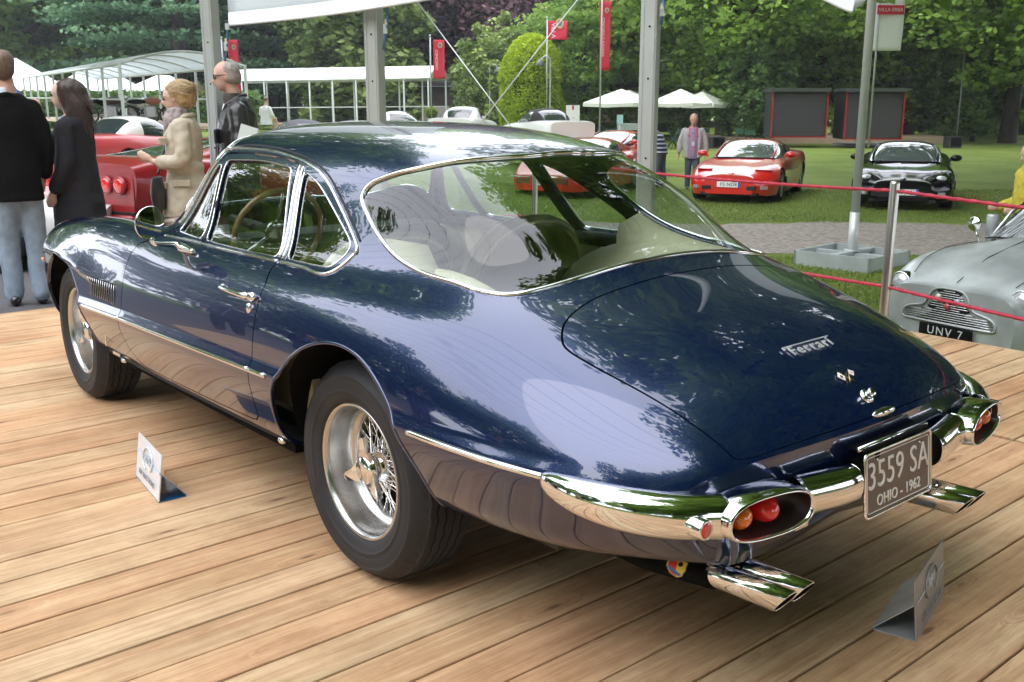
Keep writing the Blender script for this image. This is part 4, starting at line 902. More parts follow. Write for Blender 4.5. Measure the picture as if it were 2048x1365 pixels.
# cream shelf lip following the window base
q = [(u, v) for u, v in GLASS_UV if ev(u, v)[0][0] < .10]
lo = uv_path(CAR_UV['glass'][10:], 4); lo[:, 1] = np.minimum(lo[:, 1], 13); lo = np.concatenate([lo, np.stack([lo[::-1, 0], 26-lo[::-1, 1]], 1)[1:]])
PB = ev(lo[:, 0], lo[:, 1]); V = []
for p in PB:
    inn = np.array([.05-p[0], -p[1]*.6, 0]); inn /= np.linalg.norm(inn)
    V += [p+np.array([0, 0, -.012]), p+inn*.06+np.array([0, 0, -.022]), p+inn*.165+np.array([0, 0, -.045]), p+inn*.18+np.array([0, 0, -.08]), p+inn*.185+np.array([0, 0, -.40])]
k = len(PB); mesh_obj('rear_shelf', V, [(i*5+j, i*5+j+1, i*5+j+6, i*5+j+5) for i in range(k-1) for j in range(4)], M_CREAM, car, True)
for sd in (1, -1):
    b = MB(); b.box((.95, sd*.70, .62), (1.2, .03, .42)); b.build('door_card', [M_CREAM], car)
    b = MB(); b.tube([(1.5, sd*.68, .855), (.9, sd*.68, .86), (.3, sd*.66, .875), (.05, sd*.60, .90)], .026, 8); b.build('window_ledge', [M_TRIM], car)
b = MB(); b.box((1.52, 0, .80), (.30, 1.25, .12), bev=.04); b.build('dashboard', [M_TRIM], car)
b = MB(); q = [(.0, .19*math.cos(a), .19*math.sin(a)) for a in np.linspace(0, 2*math.pi, 33)]; b.tube(q, .012, 8, 0, False); b.ball((.02, 0, 0), (.02, .05, .05), 1, 8)
for a in (0, 120, 240): b.tube([(.02, 0, 0), (.0, .19*math.sin(R(a)), .19*math.cos(R(a)))], .008, 5, 1)
b.tube([(.02, 0, 0), (.4, 0, -.12)], .02, 8, 2); b.build('steering_wheel', [mat('wheel_wood', (.35, .2, .08), .3, coat=.6), M_CHROME2, M_TRIM], car, loc=(1.20, .37, .90), rot=(0, R(-20), 0))
# ================================================================== foliage
def leaves(C, S, tone, aspect=1.5, droop=.35, seed=1):
    "one quad a leaf: centres C, sizes S"
    g = np.random.default_rng(seed); n = len(C)
    a = g.normal(size=(n, 3)); a[:, 2] *= droop; a /= np.linalg.norm(a, axis=1)[:, None]
    b = g.normal(size=(n, 3)); b -= a*(a*b).sum(1)[:, None]; b /= np.linalg.norm(b, axis=1)[:, None]
    a = a*S[:, None]*aspect/2; b = b*S[:, None]/2
    V = np.stack([C-a, C+b*.9-a*.1, C+a, C-b*.9-a*.1], 1).reshape(-1, 3); F = np.arange(4*n).reshape(n, 4); return V, F, np.repeat(tone, 4)
def leaf_obj(name, V, F, T, m, parent=None, kind=None):
    o = mesh_obj(name, V, F, m, parent, False); at_ = o.data.attributes.new('tone', 'FLOAT', 'POINT'); at_.data.foreach_set('value', T.astype(np.float32)); 
    if kind: o['kind'] = kind
    return o
def crown_mesh(kind, seed, rx, rz, n_clump, per, size, clump_r):
    "centres of leaves: clumps spread through an uneven ellipsoid, thinner inside"
    g = np.random.default_rng(seed); C = []; T = []; S = []
    for k in range(n_clump):
        d = g.normal(size=3); d /= np.linalg.norm(d); rad = g.uniform(.45, 1.0)**.5
        lob = 1+.22*math.sin(3*math.atan2(d[1], d[0])+seed)+.15*math.sin(5*d[2]*2+seed*2)
        c = np.array([d[0]*rx, d[1]*rx, d[2]*rz])*rad*lob
        cr = clump_r*g.uniform(.6, 1.35)
        if kind == 'cedar': c[2] = np.round(c[2]/1.5)*1.5+g.normal()*.12; sc3 = np.array([1.7, 1.7, .22])
        elif kind == 'column': sc3 = np.array([.9, .9, .9])
        else: sc3 = np.array([1.15, 1.15, .62])
        p = g.normal(size=(per, 3)); p /= np.linalg.norm(p, axis=1)[:, None]+1e-9; p *= g.uniform(.35, 1, size=(per, 1))**.5
        q = c+p*cr*sc3; C.append(q)
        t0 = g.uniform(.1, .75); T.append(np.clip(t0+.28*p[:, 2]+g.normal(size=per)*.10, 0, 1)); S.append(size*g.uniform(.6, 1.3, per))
    return np.concatenate(C), np.concatenate(S), np.concatenate(T)
LM_MID = leaf_mat('leaf_green', (.11, .20, .032), (.40, .60, .10), .40)
LM_DEEP = leaf_mat('leaf_deep', (.06, .13, .035), (.24, .38, .11), .35)
LM_CEDAR = leaf_mat('needle_bluegreen', (.055, .14, .075), (.20, .34, .18), .25)
LM_MAG = leaf_mat('leaf_magnolia', (.06, .11, .025), (.36, .46, .13), .25)
LM_COPPER = leaf_mat('leaf_copper', (.065, .034, .048), (.22, .12, .14), .3)
LM_LIME = leaf_mat('leaf_lime', (.12, .22, .008), (.46, .58, .035), .35)
LM_LIGHT = leaf_mat('leaf_light', (.09, .19, .03), (.34, .50, .11), .5)
M_BARK = mat('bark', (.055, .042, .032), .9, var=.35, vscale=3, bump=1, bscale=9, stretch=(4, 4, 1))
def trunk_obj(h, r, seed, parent, limbs=6, top=None):
    g = random.Random(seed); b = MB(); pts = [(0, 0, -.6)]; x = y = 0
    for i in range(1, 8): x += g.uniform(-.12, .12); y += g.uniform(-.12, .12); pts.append((x, y, h*i/7))
    b.tube(spline(pts, 3), np.interp(np.linspace(0, 1, 22), [0, .06, .3, 1], [r*1.5, r*1.05, r*.85, r*.25]), 10, 0)
    for k in range(limbs):
        a = g.uniform(0, 6.28); z0 = h*g.uniform(.3, .75); l = h*g.uniform(.25, .45); i = int(z0/h*7); px, py, _ = pts[i]
        b.tube(spline([(px, py, z0), (px+math.cos(a)*l*.4, py+math.sin(a)*l*.4, z0+l*.28), (px+math.cos(a)*l, py+math.sin(a)*l, z0+l*.6)], 4), np.linspace(r*.42, r*.09, 9), 7, 0)
    return b.build('trunk', [M_BARK], parent)
TREE_KINDS = {}
def tree_kind(key, m, kind, seed, rx, rz, zc, nc, per, size, cr, h, r, limbs=7):
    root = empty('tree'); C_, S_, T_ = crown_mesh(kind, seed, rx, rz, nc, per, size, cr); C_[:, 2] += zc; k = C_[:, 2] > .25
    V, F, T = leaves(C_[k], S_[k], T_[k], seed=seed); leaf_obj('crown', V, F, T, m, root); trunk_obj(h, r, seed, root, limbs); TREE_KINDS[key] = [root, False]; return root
tree_kind('broad', LM_MID, 'broad', 3, 6.2, 6.5, 9.4, 330, 120, .26, 1.25, 14, .42)
tree_kind('broad_low', LM_MID, 'broad', 5, 6.8, 7.0, 8.2, 380, 120, .26, 1.2, 14, .45)
tree_kind('light', LM_LIGHT, 'broad', 8, 5.6, 6.0, 8.0, 260, 110, .28, 1.2, 12, .34)
tree_kind('deep', LM_DEEP, 'broad', 12, 5.6, 6.8, 7.2, 330, 120, .25, 1.1, 13, .40)
tree_kind('cedar', LM_CEDAR, 'cedar', 14, 8.0, 7.4, 8.3, 330, 130, .26, 1.45, 17, .5)
tree_kind('copper', LM_COPPER, 'broad', 19, 5.8, 7.6, 9.6, 420, 120, .26, 1.15, 16, .5)
tree_kind('magnolia', LM_MAG, 'column', 23, 3.6, 7.6, 7.4, 420, 90, .30, .85, 13, .35)
tree_kind('shrub', LM_DEEP, 'column', 27, 1.6, 2.5, 2.3, 110, 90, .16, .5, 3.5, .10, 3)
tree_kind('yellow_shrub', LM_MAG, 'column', 31, 1.5, 2.2, 2.0, 100, 90, .14, .45, 3.2, .08, 3)
def plant_tree(key, px, Y, sc_=1., rz=0., label=None, group=None, X=None, zs=1., name='tree', cat='tree'):
    root, used = TREE_KINDS[key]
    o = root if not used else copy_tree(root); TREE_KINDS[key][1] = True
    x = (px-1024)/2000*Y*1.0 if X is None else X
    o.location = (x, Y, float(gz(x, Y))); o.scale = (sc_, sc_, sc_*zs); o.rotation_euler = (0, 0, rz)
    if name != 'tree': o.name = name
    tag(o, label, cat, group); return o
GT = 'park trees behind the field'
for key, px, Y, s_, rz, lab in (
 ('light', 40, 88, 1.5, .3, 'mid green tree at the far left, above the white market roofs'),
 ('deep', 215, 104, 1.5, 1.2, 'very dark tree between the green tree and the blue-green cedar on the left'),
 ('cedar', 390, 78, 1.15, .6, 'large blue-green cedar with drooping tiers behind the arched tent roof'),
 ('cedar', 560, 92, 1.15, 2.2, 'darker cedar half hidden beside the magnolia'),
 ('magnolia', 722, 70, 1.20, .4, 'dense magnolia clothed in glossy leaves to the ground, behind the middle tent post'),
 ('copper', 922, 77, 1.18, .9, 'dark purple copper beech right of the magnolia'),
 ('light', 1115, 100, 1.55, 1.9, 'pale green tree rising behind the clipped yellow-green dome'),
 ('broad_low', 1225, 78, 1.0, 2.6, 'leafy tree behind the tall red banner'),
 ('light', 1168, 59, .60, .4, 'small dark-trunked tree between the clipped dome and the white parasols'),
 ('broad', 1437, 56, .98, 1.1, 'big tree whose dark trunk stands behind the man in the grey jacket'),
 ('broad_low', 1622, 60, 1.0, 3.0, 'big tree behind the left dark kiosk on the stage'),
 ('broad', 1795, 61, 1.05, 4.2, 'tree behind the right dark kiosk, with light branches over it'),
 ('broad_low', 1330, 92, 1.3, 5.0, 'bright tree in the second row between the post and the stage'),
 ('broad', 1560, 96, 1.3, .1, 'second-row tree showing above the left kiosk'),
 ('light', 1730, 102, 1.4, 2.0, 'light green tree far behind the gap between the kiosks'),
 ('broad', 1995, 53, .98, 2.4, 'slim-trunked tree at the right edge of the lawn'),
 ('deep', 1905, 66, .95, 5.4, 'dark evergreen behind the grey lamp post on the right'),
 ('broad_low', 2105, 70, 1.05, .8, 'tree half outside the right edge of the view'),
 ('light', 1935, 108, 1.4, 4.0, 'pale far tree glimpsed behind the dark evergreen')):
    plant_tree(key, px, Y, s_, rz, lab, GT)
for i, px in enumerate((-60, 200, 470, 760, 1010, 1260, 1500, 1740, 1990, 2230)):
    plant_tree(('broad', 'cedar', 'deep', 'broad_low', 'light')[i % 5], px, 96+(i*7) % 9, 2.2, i*.9, 'very tall tree of the back row, the %s from the left' % ('first', 'second', 'third', 'fourth', 'fifth', 'sixth', 'seventh', 'eighth', 'ninth', 'tenth')[i], 'tall back row of park trees')
for key, px, Y, s_, rz, lab in (
 ('shrub', 1490, 53, 1.15, .3, 'dark evergreen shrub left of the left kiosk'),
 ('shrub', 1690, 60, 1.0, 1.3, 'dark evergreen shrub in the gap between the two kiosks'),
 ('shrub', 1872, 57, 1.45, 2.3, 'tall dark evergreen shrub right of the right kiosk'),
 ('shrub', 1925, 55, 1.3, 4.3, 'tall dark evergreen shrub behind the foot of the lamp post'),
 ('shrub', 2035, 60, 1.1, 3.1, 'low dark shrub at the right edge under the trees'),
 ('shrub', 1360, 60, 1.0, 5.1, 'dark shrub behind the right parasol'),
 ('yellow_shrub', 975, 60, 1.25, .5, 'olive green shrub left of the clipped dome'),
 ('yellow_shrub', 1000, 66, 1.5, 2.5, 'tall yellowish shrub behind the left edge of the clipped dome')):
    plant_tree(key, px, Y, s_, rz, lab, 'evergreen shrubs', name='shrub', cat='shrub')
# trees round the rest of the park: they close the view and show in the paint
GR = 'park trees on the near side, seen only as reflections'
for i, (x, y, k, s_) in enumerate([(14.2, 21.5, 'broad', 2.1), (-20, 31, 'broad', 2.1), (20, 6.5, 'broad', 1.9), (12, 2, 'broad', 1.5), (17, -7, 'broad', 1.9), (3, -15, 'broad_low', 1.2), (-9, -21, 'broad_low', 1.2), (11, -17, 'broad', 1.5), (27, 24, 'broad_low', 1.4), (24, -14, 'broad', 1.3), (9, -30, 'deep', 1.5), (-14, -46, 'broad_low', 1.4), (-40, -46, 'broad', 1.4), (-62, -30, 'broad_low', 1.4), (-27, -14, 'deep', 1.05), (-29, -4, 'broad', 1.0), (-28, 6, 'deep', 1.0), (-31, 15, 'broad_low', 1.05), (38, 42, 'broad_low', 1.4)]):
    o = plant_tree(k, 0, y, s_, i*1.3, None, GR, X=x); o['label'] = 'tall leafy park tree outside the view, mirrored in the dark blue paint'; 
def wood():
    g = np.random.default_rng(77); n = 70000; X = g.uniform(-120, 120, n); Z = g.uniform(0, 1, n)**1.25*(40+6*np.sin(X*.13)+4*np.sin(X*.41)); Y = 118+8*np.sin(X*.07)+g.normal(size=n)*2.2+2.2*np.sin(X*.9)+2*np.sin(Z*1.3+X*.3)
    t = .4+.25*np.sin(X*.35+Z*.5)+.2*np.sin(X*1.3)*np.sin(Z*.9)+g.normal(size=n)*.13
    V, F, T = leaves(np.stack([X, Y, Z], 1), g.uniform(.7, 1.7, n), np.clip(t, 0, 1), seed=3); leaf_obj('distant_wood', V, F, T, LM_DEEP, None, 'stuff')
wood()
# clipped dome
dm = empty('clipped_hedge', tuple(at(1063, 235, 56)[:2])+(float(gz(.8, 56)),), 0, 'clipped yellow-green hedge with a rounded dome top', 'hedge')
g = np.random.default_rng(5); n = 32000; u_ = g.uniform(0, 1, n); th = g.uniform(0, 2*math.pi, n); hh = 5.5; R_ = 1.72
z = u_*hh; lump = 1+.035*np.sin(3*th+z*1.7)+.03*np.sin(7*th-2.3*z)+.02*np.sin(13*th+5*z); rr = lump* np.where(z < 3.1, R_*(.90+.10*np.sin(z)), R_*np.sqrt(np.clip(1-((z-3.1)/2.4)**2, 0, 1))); k = g.uniform(.90, 1.03, n)
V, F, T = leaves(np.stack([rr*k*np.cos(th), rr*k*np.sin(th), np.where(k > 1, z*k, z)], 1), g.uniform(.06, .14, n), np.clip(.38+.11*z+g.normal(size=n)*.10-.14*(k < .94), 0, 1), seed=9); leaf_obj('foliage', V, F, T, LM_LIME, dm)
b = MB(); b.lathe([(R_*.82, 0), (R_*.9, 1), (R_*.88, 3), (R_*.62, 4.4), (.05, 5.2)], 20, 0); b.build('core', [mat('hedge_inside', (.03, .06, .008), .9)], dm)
def bush_ball(px, py, Y, r, label, m=LM_LIME):
    p = at(px, py, Y); e = empty('box_ball', tuple(p), 0, label, 'bush', 'clipped box balls'); g = np.random.default_rng(int(px)); n = 1500; d = g.normal(size=(n, 3)); d /= np.linalg.norm(d, axis=1)[:, None]
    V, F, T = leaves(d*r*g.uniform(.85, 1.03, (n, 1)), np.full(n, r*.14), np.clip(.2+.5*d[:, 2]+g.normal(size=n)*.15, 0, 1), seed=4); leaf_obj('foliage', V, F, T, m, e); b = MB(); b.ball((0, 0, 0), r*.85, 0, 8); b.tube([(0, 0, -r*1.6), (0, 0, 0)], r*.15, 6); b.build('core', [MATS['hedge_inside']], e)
bush_ball(266, 243, 40, .33, 'small clipped box ball by the white tent rail'); bush_ball(476, 238, 52, .01+.25, 'small clipped bush behind the seated person in white'); bush_ball(863, 226, 60, .36, 'round clipped box ball at the right end of the long white tent')

# ================================================================== near tent: posts, braces, roof membrane
M_ALU = mat('aluminium', (.50, .52, .50), .42, .55, var=.07, vscale=3, bump=.08, bscale=60)
M_ALUW = mat('aluminium_light', (.62, .66, .66), .35, .4, var=.05, vscale=3)
M_PVC = mat('tent_membrane', (.74, .78, .80), .45, trans=0., var=.05, vscale=2.5, bump=.25, bscale=4)
_p = M_PVC.node_tree; _tr = _p.nodes.new('ShaderNodeBsdfTranslucent'); _tr.inputs[0].default_value = (.8, .84, .86, 1); _mx = _p.nodes.new('ShaderNodeMixShader'); _mx.inputs[0].default_value = .68
_p.links.new(_p.nodes['Principled BSDF'].outputs[0], _mx.inputs[1]); _p.links.new(_tr.outputs[0], _mx.inputs[2]); _p.links.new(_mx.outputs[0], _p.nodes['Material Output'].inputs[0])
PX3 = {}
for nm, px, Y, lab, w in (('a', 424, 9.1, 'grey aluminium tent post behind the man in the black jacket', .118), ('b', 749, 8.1, 'grey aluminium tent post rising behind the coupe roof', .118), ('c', 1300, 7.3, 'grey aluminium tent post behind the rear window of the coupe', .118)):
    x = (px-1024)/2000*Y/ (1/1.0) if False else at(px, 100, Y)[0]; z0 = -.12; e = empty('tent_post', (x, Y, z0), R(-24), lab, 'post', 'aluminium tent posts'); PX3[nm] = (x, Y)
    b = MB(); b.prism(rrect(w, w*.98, .010, 3), .02, 3.3, 'z', 0)
    for sx in (-1, 1): b.box((sx*w*.32, 0, 1.66), (.016, w+.006, 3.26), 0)
    b.build('profile', [M_ALU], e)
    for z in (1.70, 2.05, 1.15): bb = MB(); bb.lathe([(0, 0), (.007, 0), (.007, .004)], 10, 0, 'y'); bb.build('bolt_hole', [M_BLACK], e, loc=(.01, -w/2-.004, z))
    b = MB(); b.box((0, 0, .01), (.26, .26, .02)); b.build('base_plate', [M_ALU], e)
def cable(a, b_, lab, r=.0045, name='brace_cable'):
    m = MB(); m.tube([a, b_], r, 6); o = m.build(name, [M_ALUW]); tag(o, lab, 'cable')
(ax, ay), (bx, by), (cx_, cy_) = PX3['a'], PX3['b'], PX3['c']
cable((bx, by-.08, 2.62), (cx_, cy_-.08, -.02), 'steel brace cable falling from the middle post to the foot of the right post')
cable((cx_, cy_-.1, 2.74), (bx, by-.1, .25), 'steel brace cable falling from the right post towards the middle post')
# roof membrane: a sagging panel, hemmed along its lower edge
def membrane(name, E1, E2, up, lab, bow=.12, n=14):
    E1, E2, up = map(np.array, (E1, E2, up)); V = []; m = 8
    for j in range(m+1):
        for i in range(n+1):
            t = i/n; s_ = j/m; p = E1*(1-t)+E2*t+up*s_; p = p+np.array([0, 0, -bow*math.sin(math.pi*t)*(1-s_)+.25*math.sin(math.pi*s_*.5)]); V.append(p)
    e = empty(name, (0, 0, 0), 0, lab, 'tent roof'); o = mesh_obj('canvas', V, [(j*(n+1)+i, j*(n+1)+i+1, (j+1)*(n+1)+i+1, (j+1)*(n+1)+i) for j in range(m) for i in range(n)], M_PVC, e, True)
    md = o.modifiers.new('thickness', 'SOLIDIFY'); md.thickness = .003
    b = MB(); d = np.array([0, 0, .0]); P0 = [V[i] for i in range(n+1)]; H = [p+np.array([0, .01, .085])+up/np.linalg.norm(up)*.02 for p in P0]; P1 = [p-np.array([0, .012, 0]) for p in P0]
    b.add(P1+[h-np.array([0, .012, 0]) for h in H], [(i, i+1, n+2+i, n+1+i) for i in range(n)], 0, True); b.tube(P0, .012, 6, 0); b.build('hem', [mat('tent_hem', (.80, .86, .88), .5)], e); return e
membrane('tent_roof', at(458, 50, 8.6), at(880, -6, 7.6), np.array([-.35, 1.3, .95]), 'white membrane tent roof hanging over the left posts', .02)
membrane('tent_roof', at(1704, 24, 6.4), at(1560, -60, 6.6), np.array([1.3, .9, .55]), 'grey corner of a tent roof at the top of the view, left of the flagpole', .02)
def strap(p, q, lab):
    e = empty('ratchet_strap', tuple(p), 0, lab, 'strap', 'blue straps tying down the tent roof'); p = np.array(p); q = np.array(q)-p; b = MB(); b.tube([(0, 0, 0), q*.5+np.array([.012, 0, 0]), q], .010, 5, 0); b.build('webbing', [mat('strap_blue', (.09, .22, .42), .6)], e)
    b = MB(); b.box(q*.55, (.03, .02, .07)); b.box(q*.02, (.03, .03, .05)); b.build('buckle', [M_ALUW], e); b = MB(); b.box(q*.40, (.022, .012, .04)); b.build('strap_label', [mat('label_paper', (.7, .6, .4), .6)], e)
strap(at(455, 52, 8.5), at(449, 125, 8.9), 'blue ratchet strap at the lower corner of the tent roof'); strap(at(776, 6, 7.9), at(766, 100, 8.0), 'blue ratchet strap beside the middle tent post'); strap(at(1327, -12, 7.2), at(1322, 50, 7.25), 'ratchet strap beside the right tent post')

# ================================================================== stanchions and ropes
M_STEEL = mat('brushed_steel', (.60, .57, .53), .28, 1.0, bump=.05, bscale=200, stretch=(1, 1, .05)); M_ROPE = mat('red_rope', (.42, .03, .06), .7, var=.2, vscale=30)
ST = [(.19, 8.35), (1.905, 5.02), (3.62, 1.70), (-1.55, 11.7)]
def stanchion(x, y, z, lab):
    e = empty('stanchion', (x, y, z), 0, lab, 'rope post', 'steel rope stanchions'); b = MB(); b.lathe([(0, .0), (.16, 0), (.16, .012), (.05, .03), (.022, .035)], 28, 0); b.build('foot', [M_STEEL], e)
    b = MB(); b.lathe([(.0235, .02), (.0235, 1.02), (.021, 1.03), (0, 1.03)], 24, 0); b.build('post', [M_STEEL], e)
    for h in (.985, .50): b = MB(); b.tube([(.0, 0, h), (.045, 0, h)], .006, 6); b.build('rope_eye', [M_CHROME2], e)
for (x, y), lab in zip(ST, ('steel rope post seen through the rear window', 'steel rope post behind the coupe boot, before the black sports car', 'steel rope post just outside the right edge of the view', 'steel rope post on the grass beyond the coupe')):
    stanchion(x, y, 0. if y < 9 else float(gz(x, y)), lab)
def rope(p, q, sag, lab):
    p, q = np.array(p), np.array(q); n = int(np.linalg.norm(q-p)/.014); V = []; F = []; t = np.linspace(0, 1, n); P_ = p+(q-p)*t[:, None]; P_[:, 2] -= sag*4*t*(1-t); T_, N_2, B_2 = frames(P_)
    k = 8
    for i in range(n):
        for j in range(k):
            a = 2*math.pi*j/k; r_ = .0082+.0024*math.cos(3*a+i*1.1); V.append(P_[i]+r_*(math.cos(a)*N_2[i]+math.sin(a)*B_2[i]))
    F = [(i*k+j, i*k+(j+1) % k, (i+1)*k+(j+1) % k, (i+1)*k+j) for i in range(n-1) for j in range(k)]; tag(mesh_obj('rope', V, F, M_ROPE, None, True), lab, 'rope', 'red barrier ropes')
for i, j, nm in ((0, 1, 'running from the window post to the post behind the boot'), (1, 2, 'running from the post behind the boot out of view to the right'), (3, 0, 'running behind the coupe roof')):
    (x0, y0), (x1, y1) = ST[i], ST[j]
    for h, s_ in ((.985, 'upper'), (.50, 'lower')): rope((x0, y0, h+(0 if y0 < 9 else float(gz(x0, y0)))), (x1, y1, h+(0 if y1 < 9 else float(gz(x1, y1)))), .035, s_+' red rope '+nm)

# ================================================================== flagpoles and banners
M_POLE = mat('pole_grey', (.42, .44, .44), .4, .5); M_BAN = mat('banner_red', (.62, .02, .06), .65, bump=.3, bscale=3); M_BANW = mat('banner_white', (.88, .88, .90), .65, bump=.3, bscale=3); M_PRW = mat('print_white', (.8, .78, .78), .6); M_PRG = mat('print_gold2', (.55, .42, .2), .6); M_PRB = mat('print_navy', (.12, .16, .35), .6)
def pole_banner(px, ybase, ytop, Y, bx, label, text=None, white=False, r=.035, z=None, col=M_BAN):
    b0 = at(px, ybase, Y); e = empty('flagpole', tuple(b0), 0, label, 'flagpole', 'flagpoles with vertical banners'); H_ = at(px, ytop, Y)[2]-b0[2]
    b = MB(); b.tube([(0, 0, -.1), (0, 0, H_)], r, 10); b.ball((0, 0, H_), r*1.6, 0, 6); b.build('pole', [M_POLE], e)
    x0, y0, x1, y1 = bx; p = at(x0, y0, Y)-b0; q = at(x1, y1, Y)-b0; n, m = 8, 16; V = []
    for j in range(m+1):
        for i in range(n+1):
            t, s_ = i/n, j/m; V.append((p[0]+(q[0]-p[0])*t, .07*math.sin(3.3*t+3*s_)*t*(q[0]-p[0]), p[2]+(q[2]-p[2])*s_))
    o = mesh_obj('banner', V, [(j*(n+1)+i, (j+1)*(n+1)+i, (j+1)*(n+1)+i+1, j*(n+1)+i+1) for j in range(m) for i in range(n)], M_BANW if white else col, e, True); o.modifiers.new('thickness', 'SOLIDIFY').thickness = .01
    w = q[0]-p[0]; h = p[2]-q[2]
    if text:
        tx = text_obj('lettering', text, w*.30, M_PRW, e, Matrix.Translation((p[0]+w*.30, -.10, p[2]-h*.52)) @ Matrix.Rotation(R(90), 4, 'X') @ Matrix.Rotation(R(-90), 4, 'Z'), .002)
        b = MB(); b.prism([(w*(.62+.20*math.cos(a)), -h*.14+w*.26*math.sin(a)) for a in np.linspace(0, 6.28, 14)[:-1]], -.115, -.105, 'y', 0); b.prism([(w*(.62+.11*math.cos(a)), -h*.14+w*.15*math.sin(a)) for a in np.linspace(0, 6.28, 10)[:-1]], -.125, -.116, 'y', 1); b.build('crest', [M_PRG, M_PRB], e, loc=(p[0], 0, p[2]))
    if white:
        b = MB(); b.box((p[0]+w*.5, -.09, p[2]-h*.38), (w*.96, .01, h*.14)); b.build('red_band', [M_BAN], e); text_obj('lettering', 'VILLA ERBA', w*.17, M_PRW, e, Matrix.Translation((p[0]+w*.5, -.10, p[2]-h*.38)) @ Matrix.Rotation(R(90), 4, 'X'), .002)
    return e
pole_banner(453, 240, 76, 50, (455, 80, 482, 187), 'pole with a red banner behind the arched white tent', 'VILLA D ESTE')
pole_banner(863, 232, 72, 46, (866, 80, 890, 158), 'pole with a red banner at the right end of the long white tent', 'CONCORSO')
pole_banner(1093, 236, 36, 53, (1095, 42, 1134, 80), 'pole with a short red banner showing above the clipped dome', 'VILLA')
pole_banner(1199, 264, -40, 42, (1201, 2, 1219, 142), 'tall pole with a long narrow red banner before the white parasols', 'CONCORSO D ELEGANZA')
pole_banner(1737, 290, -60, 38, (1756, -30, 1801, 102), 'pole with a white banner crossed by a red band', None, True)
b = MB(); q = at(1185, 273, 42); b.box((0, 0, .1), (1.6, 1.0, .36)); tag(b.build('planter', [mat('stone_grey', (.36, .35, .33), .8, var=.1)], None, loc=(q[0], q[1], float(gz(q[0], q[1])))), 'low grey stone block at the foot of the tall red banner pole', 'stone block')
b = MB(); q = onz(1728, 292, -.53); b.box((0, 0, .06), (2.6, 1.4, .16), rz=.1); tag(b.build('pole_footing', [mat('stone_grey', (.36, .35, .33), .8)], None, loc=tuple(q)), 'pale concrete footing on the grass before the stage', 'footing')
# the near bare flagpole with its galvanised box frame
M_GALV = mat('galvanised', (.40, .44, .44), .5, .35, var=.12, vscale=4, bump=.1, bscale=20)
q = onz(1703, 517, -.45); e = empty('flagpole_near', (q[0], q[1], -.53), 0, 'thick bare grey flagpole standing in a galvanised frame on the grass', 'flagpole'); e.name = 'flagpole'
b = MB(); b.tube([(0, 0, .02), (0, 0, .65)], .060, 18, 0); b.tube([(0, 0, .65), (0, 0, 9)], .052, 18, 0); b.build('pole', [mat('pole_satin', (.56, .58, .57), .38, .25)], e)
b = MB(); s_ = .98
for i in range(4):
    a = R(43+90*i); c_, d_ = math.cos(a), math.sin(a); b.box((c_*s_/2, d_*s_/2, .09), (.03, s_+.03, .18), rz=a)
b.box((0, 0, .12), (.10, s_, .07), rz=R(43)); b.box((0, 0, .15), (s_, .10, .05), rz=R(43)); b.box((0, 0, .02), (s_*.95, s_*.95, .01), rz=R(43)); b.build('box_frame', [M_GALV], e)
b = MB(); b.lathe([(0, .19), (.10, .19), (.10, .175)], 20, 0); b.build('flange', [M_GALV], e)
# lamp posts
def lamp(px, y0, y1, Y, lab, arm=0.):
    b0 = at(px, y0, Y); e = empty('lamp_post', tuple(b0), 0, lab, 'lamp post', 'thin grey park lamps'); H_ = at(px, y1, Y)[2]-b0[2]; b = MB(); pts = [(0, 0, 0), (0, 0, H_)]
    if arm: pts = list(spline([(0, 0, 0), (0, 0, H_*.8), (0, 0, H_*.93), (arm*.4, 0, H_), (arm, 0, H_*.93)], 5))
    b.tube(pts, .04, 8); b.build('post', [M_POLE], e); b = MB(); zz = H_*.93-.05 if arm else H_; b.lathe([(0, .12), (.08, .1), (.13, .0), (.26, -.24), (0, -.24)], 14, 0, c=(arm, 0, zz)); b.build('lamp_head', [mat('lamp_dark', (.16, .17, .19), .5)], e)
lamp(1912, 285, 78, 52, 'thin lamp post right of the stage'); lamp(980, 236, 128, 58, 'small hooked lamp left of the clipped dome', .45); lamp(1100, 236, 112, 54, 'hooked lamp in front of the clipped dome', -.55)
lamp(934, 240, 140, 62, 'plain thin post before the copper beech')

